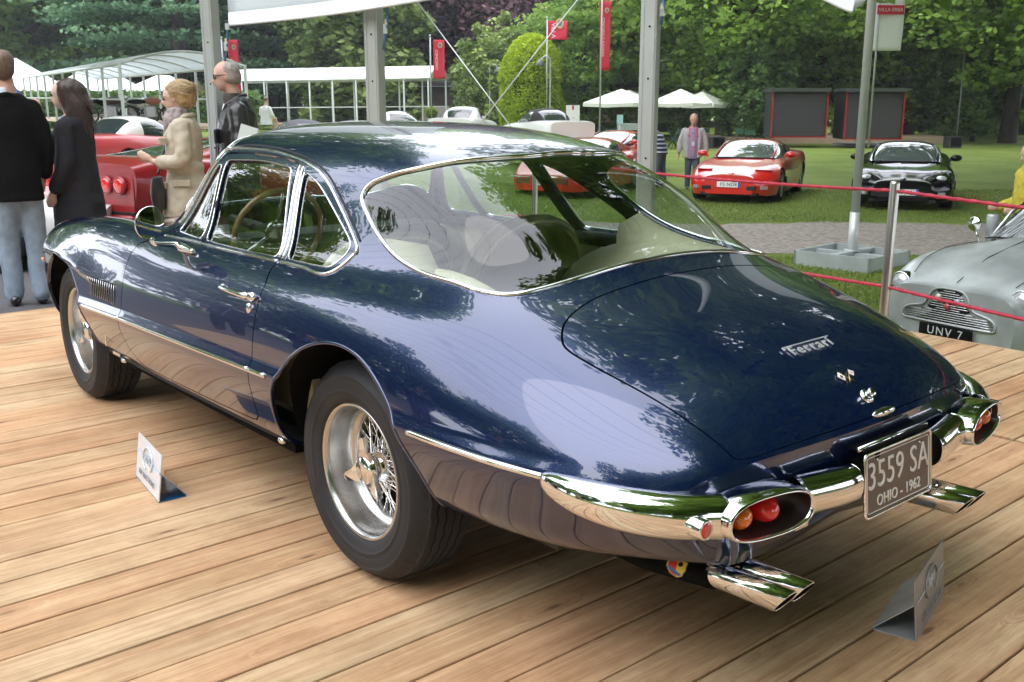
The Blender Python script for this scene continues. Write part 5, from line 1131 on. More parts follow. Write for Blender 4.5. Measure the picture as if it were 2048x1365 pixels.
# ================================================================== long white tents
M_TW = mat('tent_white', (.84, .87, .88), .55)
def bay_tent(p0, p1, w, n, h, rise, lab, roofmat=M_TW, rib=False):
    "a row of bays between two ground points, arched roof"
    p0, p1 = np.array(p0, float), np.array(p1, float); d = (p1-p0); L_ = np.linalg.norm(d[:2]); rz = math.atan2(d[1], d[0]); e = empty('marquee', tuple(p0), rz, lab, 'tent'); zf = lambda t: (p1[2]-p0[2])*t
    rb = random.Random(3)
    for i in range(n+1):
        x = L_*i/n
        for y in (0, w):
            b = MB(); b.box((x, y, h/2+zf(i/n)), (.085, .085, h)); b.build('post', [M_ALUW], e)
    for y in (0, w):
        for z, t in ((h-.03, .10), (.95, .06)): b = MB(); b.tube([(0, y, z), (L_, y, z+zf(1))], t/2, 4); b.build('rail', [M_ALUW], e)
    if rib:
        for i in range(n+1):
            b = MB(); x = L_*i/n; b.tube([(x, w*t, h+rise*math.sin(math.pi*t)-.03+zf(i/n)) for t in np.linspace(0, 1, 9)], .035, 5); b.build('rib', [M_ALUW], e)
    V = []; m = 12
    for i in range(n*2+1):
        x = -.15+(L_+.3)*i/(n*2)
        for k in range(m+1): t = k/m; V.append((x, -.12+(w+.24)*t, h+rise*math.sin(math.pi*t)**.8+zf(i/(2*n))-.01*(i % 2)))
    o = mesh_obj('roof', V, [(i*(m+1)+k, i*(m+1)+k+1, (i+1)*(m+1)+k+1, (i+1)*(m+1)+k) for i in range(n*2) for k in range(m)], roofmat, e, True); o.modifiers.new('thickness', 'SOLIDIFY').thickness = .02
    b = MB(); b.box((L_/2, w/2, -.04+zf(.5)), (L_+.4, w+.3, .10)); b.build('floor', [mat('floor_pale_wood', (.50, .38, .28), .7)], e)
    return e
ta = at(478, 249, 62); tb = at(858, 247, 60); bay_tent((ta[0]-1.5, ta[1]+1.8, ta[2]), (tb[0], tb[1], tb[2]), 3.0, 9, 2.55, .75, 'long low white walkway tent with open sides in the middle distance')
t0 = at(250, 262, 32); t1 = at(20, 238, 58)
bay_tent((t0[0], t0[1], t0[2]), (t1[0]+1, t1[1], t1[2]+.2), -3.9, 9, 2.05, .42, 'arched white tent on slender posts sheltering the motorcycles', M_PVC, True)
e = empty('market_roofs', tuple(at(120, 190, 64)), .1, 'white pitched marquee roofs at the far left', 'tent'); b = MB()
for i, (x, w, h) in enumerate(((-3.2, 6.5, 2.0), (2.2, 5.0, 1.5), (6.2, 4.0, 1.0))):
    zz = 0.2
    V = [(x-w/2, -2, zz), (x+w/2, -2, zz), (x+w/2, 3, zz), (x-w/2, 3, zz), (x-w*.1, 0.5, zz+h), (x+w*.1, .5, zz+h)]; b = MB(); b.add(V, [(0, 1, 5, 4), (1, 2, 5), (2, 3, 4, 5), (3, 0, 4)], 0); b.build('roof', [M_TW], e)
    for sx in (-1, 1): b = MB(); b.box((x+sx*w*.45, -1.9, -1.1), (.09, .09, 2.7)); b.build('post', [M_ALUW], e)

# ================================================================== parasols, terrace, pavilion behind
M_CANV = mat('parasol_canvas', (.66, .68, .60), .7); M_DKW = mat('dark_wood', (.08, .045, .03), .7)
def parasol(px, y, Y, w, lab):
    p = at(px, y, Y); z0 = float(gz(p[0], Y)); e = empty('parasol', (p[0], Y, z0), .2, lab, 'parasol', 'white square parasols on the terrace'); h = p[2]-z0; s_ = w/2; V = [(0, 0, h)]
    for k in range(8):
        a = math.pi/4*k; r_ = s_*(1 if k % 2 else 1.36)*.95; V.append((r_*math.cos(a+math.pi/8*0), r_*math.sin(a), h-.62-(.05 if k % 2 else 0)))
    V += [(v[0], v[1], v[2]-.16) for v in V[1:]]
    o = mesh_obj('canopy', V, [(0, i+1, (i+1) % 8+1) for i in range(8)]+[(i+1, i+9, (i+1) % 8+9, (i+1) % 8+1) for i in range(8)], M_CANV, e); b = MB(); b.tube([(0, 0, 0), (0, 0, h)], .035, 8); b.build('pole', [M_DKW], e)
    b = MB()
    for k in range(8): a = math.pi/4*k; r_ = s_*(1 if k % 2 else 1.3)*.93; b.tube([(0, 0, h-.12), (r_*math.cos(a), r_*math.sin(a), h-.66)], .014, 4)
    b.build('ribs', [M_DKW], e)
for px, y, Y, w, lab in ((1243, 178, 47, 2.8, 'leftmost front parasol on the terrace'), (1238, 181, 51, 2.8, 'parasol just behind the leftmost one'), (1258, 180, 55, 2.7, 'third parasol of the left cluster'), (1362, 178, 47, 2.4, 'white parasol right of the right tent post'), (1405, 183, 52, 2.4, 'parasol behind the man in the grey jacket'), (1452, 184, 55, 2.3, 'rightmost white parasol, partly behind a trunk')):
    parasol(px, y, Y, w, lab)
pv = empty('pavilion', tuple(at(1170, 240, 66)), 0, 'low dark pavilion behind the parasols', 'building'); b = MB(); b.box((1.6, 0, 1.1), (11, 4, 3.6)); b.build('wall', [mat('pavilion_dark', (.03, .022, .018), .8, var=.3)], pv); b = MB(); b.box((1.6, -.3, 3.1), (12, 5.4, .14)); b.build('roof', [mat('roof_grey', (.35, .36, .35), .6)], pv)
b = MB(); b.box((1.6, -2.2, .1), (10.6, .2, .5)); b.build('bench_rail', [mat('floor_pale_wood', (.5, .38, .28), .7)], pv)
pv2 = empty('garden_shed', tuple(at(905, 243, 72)), 0, 'low dark garden building under the copper beech', 'building'); b = MB(); b.box((0, 0, 1.4), (10, 4, 2.4)); b.build('wall', [MATS['pavilion_dark']], pv2); b = MB(); b.add([(-5.2, -2.4, 2.3), (5.2, -2.4, 2.3), (5.2, 2, 3.1), (-5.2, 2, 3.1)], [(0, 1, 2, 3)]); b.build('roof', [mat('roof_slate', (.10, .11, .13), .5)], pv2)
b = MB(); b.box((-2.2, -2.05, .55), (4.2, .12, 1.0)); b.build('low_wall', [mat('stone_grey', (.36, .35, .33), .8)], pv2)
# small cafe furniture
def cafe_chair(px, y, Y, lab, m):
    p = at(px, y, Y); z0 = float(gz(p[0], Y)); e = empty('folding_chair', (p[0], Y, z0), px*.37, lab, 'chair', 'green folding chairs on the terrace'); b = MB(); b.box((0, 0, .45), (.42, .42, .03)); b.build('seat', [m], e); b = MB(); b.box((0, .2, .78), (.42, .03, .22)); b.build('backrest', [m], e); b = MB()
    for sx in (-.19, .19): b.tube([(sx, -.2, 0), (sx, .2, .9)], .018, 5); b.tube([(sx, .2, 0), (sx, -.15, .45)], .018, 5)
    b.build('legs', [m], e)
M_GCH = mat('chair_green', (.015, .07, .045), .5)
CH = [1176, 1192, 1206, 1216, 1232, 1248, 1262, 1345, 1356, 1408, 1502, 1484]
for i, px in enumerate(CH): cafe_chair(px, 262, 44+(i*7) % 5, 'dark green folding chair on the terrace, number %s from the left' % ['first','second','third','fourth','fifth','sixth','seventh','eighth','ninth','tenth','twelfth','eleventh'][i], M_GCH)
q = at(1239, 272, 43); e = empty('menu_stand', (q[0], 43, -.53), 0, 'pale blue notice on a thin stand before the terrace chairs', 'sign'); b = MB(); b.tube([(0, 0, 0), (0, 0, 1.2)], .03, 6); b.build('stand', [M_POLE], e); b = MB(); b.box((0, -.02, 1.35), (.26, .03, .36)); b.build('board', [mat('notice_blue', (.35, .6, .62), .5)], e)
q = at(1258, 270, 45); e = empty('bar_table', (q[0], 45, -.53), 0, 'grey steel serving table beside the notice stand', 'table'); b = MB(); b.box((0, 0, 1.0), (1.0, .7, .28)); b.build('top', [M_GALV], e)
for sx in (-.42, .42):
    for sy in (-.28, .28): b = MB(); b.box((sx, sy, .43), (.05, .05, .86)); b.build('leg', [M_GALV], e)
# tall white sign pillar
q = at(1145, 268, 40); e = empty('sign_pillar', (q[0], 40, float(gz(q[0], 40))), 0, 'tall white sign pillar with a small red tag at its top', 'sign'); b = MB(); b.box((0, 0, .95), (.52, .25, 1.95)); b.build('pillar', [mat('sign_white', (.84, .84, .86), .5)], e); b = MB(); b.box((.0, -.13, 1.83), (.07, .02, .16)); b.build('tag', [M_BAN], e)
b = MB()
for i in range(7): b.box((.02, -.13, 1.45-.14*i), (.10-.02*(i % 3), .01, .03))
b.build('lettering', [mat('print_pink', (.75, .5, .55), .6)], e)

# ================================================================== stage with two kiosks
M_STW = mat('stage_wood', (.50, .36, .26), .7, var=.12, vscale=5, stretch=(1, 8, 8)); M_KG = mat('kiosk_grey', (.048, .045, .050), .6, bump=.3, bscale=40); M_KR = mat('kiosk_red', (.42, .015, .015), .5); M_KD = mat('kiosk_dark', (.018, .022, .018), .7)
s0 = onz(1435, 287, -.53); st = empty('stage', tuple(s0), -.04, 'low pale wooden stage on the lawn under the trees', 'stage'); Wd = at(1903, 290, s0[1])[0]-s0[0]
b = MB(); b.box((Wd/2, .9*2.2, .28), (Wd, 4.4, .10)); b.build('platform', [M_STW], st)
for i in range(14): b = MB(); b.box((Wd*(i+.5)/14, -.2, .12), (Wd/14-.02, .03, .24)); b.build('panel', [M_STW], st)
def kiosk(pxa, pxb, ytop, ybot, Y, lab):
    a = at(pxa, ybot, Y); c_ = at(pxb, ybot, Y); w = c_[0]-a[0]; h = at(pxa, ytop, Y)[2]-a[2]; e = empty('kiosk', tuple(a), -.10, lab, 'kiosk', 'dark kiosks with red frames')
    b = MB(); b.box((w/2, 1.25, h/2), (w, 2.3, h-.02)); b.build('body', [M_KD], e)
    n = 11
    for i in range(n): b = MB(); b.box((w/2, .07, .08+(h-.30)*(i+.5)/n), (w-.16, .03+(.008 if i % 2 else 0), (h-.30)/n-.012)); b.build('slat', [M_KG], e)
    for x, ww, z, hh in ((.025, .05, h/2-.08, h-.16), (w-.025, .05, h/2-.08, h-.16), (w/2, w-.10, .03, .05)): b = MB(); b.box((x, .03, z), (ww, .12, hh)); b.build('frame', [M_KR], e)
    b = MB(); b.box((w/2, 1.15, h-.05), (w+.16, 2.6, .16)); b.build('roof', [mat('kiosk_roof', (.05, .06, .05), .6)], e)
kiosk(1541, 1649, 178, 276, 47.2, 'left dark kiosk with a red frame on the stage'); kiosk(1687, 1800, 178, 280, 46.6, 'right dark kiosk with a red frame on the stage')
for px, Y, lab in ((1905, 47, 'black loudspeaker box at the right end of the stage'), (1433, 46.5, 'black loudspeaker box at the left end of the stage')):
    q = at(px, 285, Y); e = empty('loudspeaker', (q[0], Y, -.53), .2, lab, 'speaker', 'black speaker boxes'); b = MB(); b.box((0, 0, .26), (.62, .5, .52)); b.build('cabinet', [M_KG], e); b = MB(); b.box((0, -.26, .28), (.5, .03, .4)); b.build('grille', [M_BLACK], e)

# unseen wires, added so that fine parallel lines reflect in the coupe's paint
# they are stretched above the left side of the deck, over the view
e = empty('overhead_wires', (0, 0, 0), 0, 'unseen parallel wires added above the deck to be mirrored in the paint', 'wires')
for i in range(12):
    y = 1.2+.5*i; z = 3.4+.18*i-.006*i*i; b = MB(); b.tube([c2w(-5.5, y, z), c2w(0, y, z-.10), c2w(5.2, y, z)], .004, 5); b.build('wire', [mat('wire_dark', (.12, .12, .13), .5)], e)
# ================================================================== people
def volume(name, shapes, m, parent, voxel=.013, folds=0., smooth=2, fscale=.12):
    "closed shapes fused into one continuous surface"
    b = MB()
    for s_ in shapes:
        k = s_[0]
        if k == 'c': b.tube(spline([np.array(p, float) for p in s_[1]], 4) if len(s_[1]) > 2 else s_[1], np.interp(np.linspace(0, 1, (len(s_[1])-1)*4+1 if len(s_[1]) > 2 else 2), np.linspace(0, 1, len(s_[2])), s_[2]), 12, 0); b.ball(s_[1][0], s_[2][0]*.99, 0, 8); b.ball(s_[1][-1], s_[2][-1]*.99, 0, 8)
        elif k == 'e': b.ball(s_[1], s_[2], 0, 10)
        elif k == 's':      # stack of ellipses: (z, cx, cy, rx, ry)
            R2 = spline(np.array(s_[1], float), 4); n = 28; V = []
            for z, cx, cy, rx, ry in R2:
                for j in range(n): a = 2*math.pi*j/n; V.append((cx+rx*math.cos(a), cy+ry*math.sin(a), z))
            q = len(R2); b.add(V, [(i*n+j, i*n+(j+1) % n, (i+1)*n+(j+1) % n, (i+1)*n+j) for i in range(q-1) for j in range(n)]+[tuple(range(n-1, -1, -1)), tuple(range((q-1)*n, q*n))], 0, True)
    o = b.build(name, [m], parent); r_ = o.modifiers.new('fuse', 'REMESH'); r_.mode = 'VOXEL'; r_.voxel_size = voxel; r_.use_smooth_shade = True
    s2 = o.modifiers.new('soften', 'SMOOTH'); s2.factor = .6; s2.iterations = smooth
    if folds:
        t = bpy.data.textures.new('folds', 'CLOUDS'); t.noise_scale = fscale; t.noise_depth = 2; d = o.modifiers.new('folds', 'DISPLACE'); d.texture = t; d.strength = folds; d.mid_level = .5
    return o
M_SKIN = mat('skin', (.62, .41, .32), .5, spec=.35, var=.06, vscale=20); M_SKIN2 = mat('skin_ruddy', (.56, .34, .26), .5, spec=.35, var=.08, vscale=20)
def hand(w, d, s=1., side=1):
    "palm and five curled fingers at wrist w, pointing along d"
    w = np.array(w, float); d = np.array(d, float); d /= np.linalg.norm(d); lat = np.cross(d, [0, 1., 0]); lat /= np.linalg.norm(lat)+1e-9; nrm = np.cross(d, lat)
    S_ = [('c', [w, w+d*.05*s], [.024*s, .030*s]), ('c', [w+d*.04*s-lat*.016, w+d*.085*s-lat*.018], [.022*s, .018*s]), ('c', [w+d*.04*s+lat*.016, w+d*.085*s+lat*.018], [.022*s, .018*s])]
    for i, (o, l) in enumerate(((-.030, .055), (-.010, .070), (.010, .066), (.029, .050))):
        a = w+d*.085*s+lat*o*s; m_ = a+d*l*.55*s+nrm*.008*side; e_ = a+d*l*.9*s+nrm*.030*side; S_.append(('c', [a, m_, e_], [.0105*s, .0095*s, .008*s]))
    a = w+d*.03*s-lat*.024*s; S_.append(('c', [a, a+d*.035*s-lat*.020*s+nrm*.012*side, a+d*.065*s-lat*.018*s+nrm*.022*side], [.013*s, .011*s, .009*s])); return S_
def head_shapes(c, f=(1, 0, 0), s=1.):
    c = np.array(c, float); f = np.array(f, float); f /= np.linalg.norm(f); l = np.array([-f[1], f[0], 0]); l /= np.linalg.norm(l); u = np.cross(f, l)
    P_ = lambda a, b_, z: c+f*a*s+l*b_*s+u*z*s
    return [('e', P_(-.012, 0, .025), (.098*s, .080*s, .100*s)), ('e', P_(.022, 0, -.035), (.070*s, .060*s, .078*s)), ('e', P_(.052, 0, -.082), (.030*s, .032*s, .026*s)), ('c', [P_(.078, 0, .012), P_(.105, 0, -.022)], [.012*s, .016*s]),
            ('e', P_(.082, 0, -.052), (.016*s, .026*s, .010*s)), ('e', P_(.070, .024, .028), (.022*s, .026*s, .010*s)), ('e', P_(.070, -.024, .028), (.022*s, .026*s, .010*s)),
            ('e', P_(-.008, .078, -.004), (.020*s, .009*s, .032*s)), ('e', P_(-.008, -.078, -.004), (.020*s, .009*s, .032*s)), ('c', [P_(-.02, 0, -.06), P_(-.035, 0, -.16)], [.055*s, .060*s])]
def eyes(c, parent, f=(1, 0, 0), s=1.):
    c = np.array(c, float); f = np.array(f, float); f /= np.linalg.norm(f); l = np.array([-f[1], f[0], 0]); u = np.cross(f, l); b = MB()
    for y in (.028, -.028): b.ball(c+f*.084*s+l*y*s+u*.006*s, (.010*s, .013*s, .006*s), 0, 6); b.ball(c+f*.088*s+l*y*s+u*.024*s, (.008, .018, .0035), 0, 6)
    b.ball(c+f*.098*s-u*.052*s, (.005, .020, .003), 1, 6); b.build('eyes_and_lips', [mat('iris_dark', (.03, .02, .015), .3), mat('lip', (.35, .10, .09), .5)], parent)
def person(x, y, z, rz, label, head_f=(1, 0, 0)):
    e = empty('person', (x, y, z), rz, label, 'person'); return e
def legs_shapes(hip=.88, spread=.10, stride=.0, r=(.092, .066, .045), ankle=.09):
    S_ = []
    for sd in (1, -1): S_.append(('c', [(0, sd*.085, hip), (.02+stride*sd*.5, sd*spread, hip*.52), (stride*sd-.02, sd*spread, ankle)], list(r)))
    return S_
def shoes(parent, m, spread=.10, stride=0., z=.05, s=1.):
    for sd in (1, -1): volume('shoe', [('c', [(stride*sd-.05, sd*spread, z), (stride*sd+.06, sd*spread*1.05, z-.005), (stride*sd+.15, sd*spread*1.1, z-.018)], [.045*s, .043*s, .032*s])], m, parent, .012)
# --- man in the dark blazer, seen from behind
H = 1.0
p1 = person(-3.71, 7.55, -.10, R(118), 'man in a dark velvet blazer and pale jeans seen from behind at the left edge')
HC = (0.03, 0, 1.755); p1.scale = (.94, .92, 1)
volume('body', head_shapes(HC, (1, .35, -.08))+[('s', [(.88, 0, 0, .12, .17), (1.2, 0, 0, .11, .16), (1.5, 0, 0, .10, .18), (1.58, 0, 0, .06, .08)])]+legs_shapes(.92)+[('c', [(0, .20, 1.5), (.02, .25, 1.2), (.13, .22, .98)], [.05, .045, .032]), ('c', [(0, -.20, 1.5), (.02, -.25, 1.2), (.13, -.22, .98)], [.05, .045, .032])]+hand((.13, .22, .98), (.5, -.2, -.8))+hand((.13, -.22, .98), (.5, .2, -.8)), M_SKIN2, p1)
volume('hair', [('e', (.0, 0, 1.80), (.105, .088, .088)), ('e', (-.045, 0, 1.765), (.068, .084, .095))], mat('hair_grey_brown', (.11, .075, .05), .7, var=.3, vscale=60, bump=.6, bscale=120), p1, .012, .006)
volume('shirt', [('s', [(1.46, 0, 0, .10, .13), (1.56, 0, 0, .075, .085), (1.625, .0, 0, .068, .072)])], mat('shirt_pale_blue', (.60, .68, .78), .7), p1)
volume('blazer', [('s', [(.80, -.01, 0, .150, .205), (1.0, -.01, 0, .142, .192), (1.22, 0, 0, .138, .192), (1.42, -.005, 0, .135, .205), (1.52, -.01, 0, .105, .175), (1.585, -.01, 0, .075, .10)]), ('c', [(-.01, .18, 1.465), (.0, .25, 1.20), (.10, .23, 1.0)], [.078, .068, .056]), ('c', [(-.01, -.18, 1.465), (.0, -.25, 1.20), (.10, -.23, 1.0)], [.078, .068, .056])], mat('velvet_black', (.005, .005, .006), .95, spec=.15), p1, .015, .022)
volume('jeans', [('s', [(.80, 0, 0, .13, .18), (.92, 0, 0, .13, .175), (.98, 0, 0, .12, .17)])]+legs_shapes(.90, .10, .02, (.112, .086, .074), .10), mat('denim_pale', (.24, .30, .38), .85, var=.15, vscale=14, bump=.3, bscale=200), p1, .014, .020)
shoes(p1, mat('shoe_black', (.012, .012, .012), .25, coat=.5))
# --- woman with long dark hair in a dark coat
p2 = person(-3.44, 8.0, -.10, R(182), 'woman with long dark hair and a long dark coat beside the man in the blazer')
HC = (.045, 0, 1.575)
volume('body', head_shapes(HC, (1, -.05, -.12), .94)+[('s', [(.8, 0, 0, .11, .15), (1.3, 0, 0, .10, .16), (1.42, 0, 0, .06, .08)])]+legs_shapes(.8, .07, .03, (.08, .055, .04))+[('c', [(0, .17, 1.34), (.0, .21, 1.05), (.12, .19, .84)], [.045, .04, .03]), ('c', [(0, -.17, 1.34), (.0, -.21, 1.05), (.12, -.19, .84)], [.045, .04, .03])]+hand((.12, .19, .84), (.4, 0, -.9), .9)+hand((.12, -.19, .84), (.4, 0, -.9), .9), M_SKIN, p2)
eyes((.045, 0, 1.575), p2, (1, -.05, -.12), .94)
volume('hair', [('e', (.0, 0, 1.61), (.100, .090, .088)), ('c', [(-.05, .0, 1.60), (-.075, .0, 1.42), (-.10, .0, 1.26)], [.088, .088, .050]), ('c', [(-.01, .060, 1.58), (-.03, .075, 1.44), (-.03, .085, 1.28)], [.044, .042, .022]), ('c', [(-.01, -.060, 1.58), (-.03, -.075, 1.44), (-.03, -.085, 1.28)], [.044, .042, .022])], mat('hair_dark_brown', (.035, .022, .017), .55, var=.3, vscale=50, bump=.5, bscale=90, stretch=(6, 6, 1)), p2, .012, .012)
volume('blouse', [('s', [(1.15, .05, 0, .09, .11), (1.35, .02, 0, .085, .11), (1.42, .01, 0, .06, .07)])], mat('blouse_blue', (.16, .24, .5), .7), p2)
volume('coat', [('s', [(.50, 0, 0, .20, .235), (.75, 0, 0, .185, .215), (1.02, 0, 0, .155, .185), (1.25, -.01, 0, .135, .19), (1.36, -.02, 0, .115, .175), (1.42, -.03, 0, .07, .10)]), ('c', [(-.01, .17, 1.33), (-.01, .225, 1.06), (.09, .21, .88)], [.078, .066, .056]), ('c', [(-.01, -.17, 1.33), (-.01, -.225, 1.06), (.09, -.21, .88)], [.078, .066, .056])], mat('coat_dark', (.024, .024, .030), .9, spec=.2), p2, .015, .026)
volume('trousers', legs_shapes(.8, .07, .03, (.09, .07, .06), .12), mat('trousers_dark', (.012, .012, .016), .8), p2, .014); shoes(p2, mat('shoe_white', (.6, .6, .58), .5), .07, .03, .04, .8)
# --- woman in the beige trench coat
p3 = person(-2.72, 8.45, -.10, R(186), 'blonde woman in a beige trench coat with a black shoulder bag')
HC = (.055, 0, 1.555)
volume('body', head_shapes(HC, (1, .08, -.22), .94)+[('s', [(.8, 0, 0, .11, .15), (1.3, 0, 0, .10, .16), (1.41, .01, 0, .06, .07)])]+legs_shapes(.8, .07, .08, (.08, .055, .04))+[('c', [(0, .17, 1.33), (.0, .23, 1.08), (.20, .20, 1.05)], [.045, .04, .03]), ('c', [(0, -.17, 1.33), (.0, -.22, 1.05), (.14, -.19, .86)], [.045, .04, .03])]+hand((.22, .20, 1.06), (.8, 0, .5), .9)+hand((.14, -.19, .86), (.4, 0, -.9), .9), M_SKIN, p3)
eyes(HC, p3, (1, .08, -.22), .94)
volume('hair', [('e', (.010, 0, 1.605), (.112, .100, .088)), ('e', (-.045, 0, 1.565), (.085, .098, .098)), ('e', (-.02, .075, 1.56), (.05, .03, .06)), ('e', (-.02, -.075, 1.56), (.05, .03, .06)), ('e', (.075, 0, 1.635), (.045, .07, .030))], mat('hair_blonde', (.42, .29, .14), .6, var=.35, vscale=45, bump=.8, bscale=80), p3, .012, .022, 1, .04)
b = MB(); b.tube([(.135, -.075, 1.565), (.145, -.03, 1.562), (.148, .0, 1.566), (.145, .03, 1.562), (.135, .075, 1.565)], .0035, 6); b.tube([(.135, .075, 1.565), (.02, .088, 1.57)], .003, 5); b.tube([(.135, -.075, 1.565), (.02, -.088, 1.57)], .003, 5); b.build('glasses', [mat('wire_gold', (.5, .38, .2), .3, 1.)], p3)
volume('scarf', [('s', [(1.33, .02, 0, .11, .12), (1.38, .03, 0, .115, .125), (1.44, .03, 0, .095, .10), (1.48, .03, 0, .075, .08)]), ('c', [(.10, .03, 1.40), (.12, .04, 1.25)], [.05, .035])], mat('scarf_check', (.40, .34, .32), .8, col2=(.16, .12, .12), vscale=26), p3, .014, .035, 1, .05)
M_TRENCH = mat('trench_beige', (.47, .41, .31), .75, var=.08, vscale=8)
volume('trench_coat', [('s', [(.55, 0, 0, .225, .235), (.78, 0, 0, .19, .215), (.96, 0, 0, .145, .175), (1.02, 0, 0, .138, .17), (1.18, .0, 0, .148, .185), (1.33, -.01, 0, .125, .18), (1.40, -.01, 0, .08, .11)]), ('c', [(-.01, .17, 1.32), (-.03, .235, 1.08), (.14, .215, 1.04)], [.080, .068, .058]), ('c', [(-.01, -.17, 1.32), (-.02, -.235, 1.06), (.10, -.21, .90)], [.080, .068, .058]), ('s', [(.975, 0, 0, .152, .182), (1.0, 0, 0, .156, .186), (1.02, 0, 0, .150, .18)])], M_TRENCH, p3, .014, .030, 2, .09)
for z, yy in ((1.10, .05), (1.22, .05), (.85, .05)): b = MB(); b.ball((.155 if z > 1 else .18, yy, z), (.006, .012, .012), 0, 6); b.build('button', [mat('button_brown', (.2, .15, .1), .4)], p3)
b = MB(); q = np.array([(-.03, -.15, 1.42), (.10, -.05, 1.30), (.175, .06, 1.08), (.19, .16, .95)]); b.tube(spline(q, 5), .012, 6); b.build('bag_strap', [mat('bag_black', (.012, .012, .013), .35)], p3)
volume('shoulder_bag', [('s', [(.66, .20, .17, .045, .085), (.80, .20, .17, .06, .10), (.93, .20, .17, .035, .085)])], MATS['bag_black'], p3, .012, .012)
volume('trousers', legs_shapes(.75, .07, .08, (.085, .065, .055), .10), MATS['trousers_dark'], p3, .014); shoes(p3, MATS['shoe_black'], .07, .08, .04, .85)
# --- man in the black leather jacket
p4 = person(-2.38, 8.85, -.10, R(192), 'grey-haired man with glasses in a black leather jacket before the tent post')
HC = (.075, 0, 1.735)
volume('body', head_shapes(HC, (1, .10, -.20), 1.02)+[('s', [(.9, 0, 0, .12, .17), (1.4, 0, 0, .11, .18), (1.55, .01, 0, .065, .08)])]+legs_shapes(.92)+[('c', [(0, .2, 1.46), (-.02, .26, 1.18), (.12, .24, .95)], [.05, .045, .032]), ('c', [(0, -.2, 1.46), (-.02, -.26, 1.18), (.12, -.24, .95)], [.05, .045, .032])]+hand((.12, .24, .95), (.4, 0, -.9))+hand((.12, -.24, .95), (.4, 0, -.9)), M_SKIN2, p4)
eyes(HC, p4, (1, .10, -.20), 1.02)
volume('hair', [('e', (.045, .0, 1.777), (.100, .085, .078)), ('e', (.02, .052, 1.735), (.062, .036, .062)), ('e', (.02, -.052, 1.735), (.062, .036, .062)), ('e', (-.01, 0, 1.735), (.055, .07, .07))], mat('hair_white', (.30, .27, .24), .7, bump=.6, bscale=90), p4, .012, .006)
b = MB()
for s_ in (1, -1): b.tube([(.165+.022*0, s_*(.032+.026*math.cos(a)), 1.735+.020*math.sin(a)) for a in np.linspace(0, 6.28, 13)], .003, 5, 0, False); b.tube([(.165, s_*.055, 1.74), (.06, s_*.084, 1.75)], .003, 5)
b.build('glasses', [MATS['black_matt']], p4)
volume('sweater', [('s', [(1.15, .05, 0, .09, .12), (1.42, .035, 0, .09, .12), (1.52, .03, 0, .07, .08)])], mat('sweater_pale', (.62, .66, .75), .8), p4)
volume('collar', [('s', [(1.50, .02, 0, .082, .095), (1.56, .025, 0, .078, .086), (1.60, .02, 0, .074, .082)])], mat('collar_dark', (.05, .04, .035), .7), p4)
M_LEATH = mat('leather_black', (.020, .019, .020), .36, coat=.25, coat_rough=.3, bump=.35, bscale=30)
volume('leather_jacket', [('s', [(.78, 0, 0, .185, .235), (1.0, 0, 0, .18, .225), (1.22, 0, 0, .170, .225), (1.40, -.015, 0, .155, .235), (1.50, -.03, 0, .110, .20), (1.57, -.045, 0, .07, .10)]), ('c', [(-.02, .19, 1.45), (-.03, .27, 1.18), (.09, .25, .98)], [.084, .072, .060]), ('c', [(-.02, -.19, 1.45), (-.03, -.27, 1.18), (.09, -.25, .98)], [.084, .072, .060])], M_LEATH, p4, .014, .030, 1, .11)
volume('trousers', legs_shapes(.9, .1, .02, (.11, .085, .07), .1), MATS['trousers_dark'], p4, .016); shoes(p4, MATS['shoe_black'])
q = at(497, 262, 8.4); b = MB(); b.box((0, 0, -.03), (.14, .012, .14)); b.box((.012, .014, -.025), (.13, .010, .135)); tag(b.build('catalogue', [mat('paper_grey', (.52, .55, .52), .6)], None, loc=tuple(q), rot=(R(-25), R(18), .3)), 'pale folded catalogue held by the man in the black leather jacket', 'catalogue')
# --- man in the grey jacket on the lawn
q = onz(1382, 380, -.53); p5 = person(q[0], q[1], -.53, R(-98), 'man on the lawn in a grey jacket with a red collar over a checked shirt')
HC = (.03, 0, 1.60)
volume('body', head_shapes(HC, (1, 0, -.35), 1.12)+[('s', [(.8, 0, 0, .12, .16), (1.3, 0, 0, .11, .17), (1.42, 0, 0, .06, .08)])]+legs_shapes(.84, .09, .10)+[('c', [(0, .2, 1.36), (.0, .29, 1.1), (.05, .31, .84)], [.05, .045, .03]), ('c', [(0, -.2, 1.36), (.0, -.29, 1.1), (-.02, -.31, .84)], [.05, .045, .03])]+hand((.05, .31, .84), (.1, 0, -1))+hand((-.02, -.31, .84), (.1, 0, -1)), M_SKIN2, p5, .016)
volume('hair', [('e', (-.01, 0, 1.65), (.108, .098, .086))], MATS['hair_grey_brown'], p5, .016)
def check_mat():
    m = bpy.data.materials.new('check_shirt'); m.use_nodes = True; n = m.node_tree.nodes; l = m.node_tree.links; t = n.new('ShaderNodeTexCoord'); c1 = n.new('ShaderNodeTexBrick'); c1.inputs['Scale'].default_value = 14; c1.inputs['Color1'].default_value = (.07, .10, .26, 1); c1.inputs['Color2'].default_value = (.10, .30, .38, 1); c1.inputs['Mortar'].default_value = (.40, .22, .34, 1); c1.inputs['Mortar Size'].default_value = .09; c1.offset = 0
    mp_2 = n.new('ShaderNodeMapping'); mp_2.inputs['Rotation'].default_value = (R(90), 0, R(90)); l.new(t.outputs['Object'], mp_2.inputs[0]); l.new(mp_2.outputs[0], c1.inputs[0]); l.new(c1.outputs[0], n['Principled BSDF'].inputs['Base Color']); return m
volume('shirt', [('s', [(.72, .02, 0, .135, .165), (1.1, .03, 0, .135, .16), (1.36, .025, 0, .12, .14), (1.43, .01, 0, .07, .08)])], check_mat(), p5, .016)
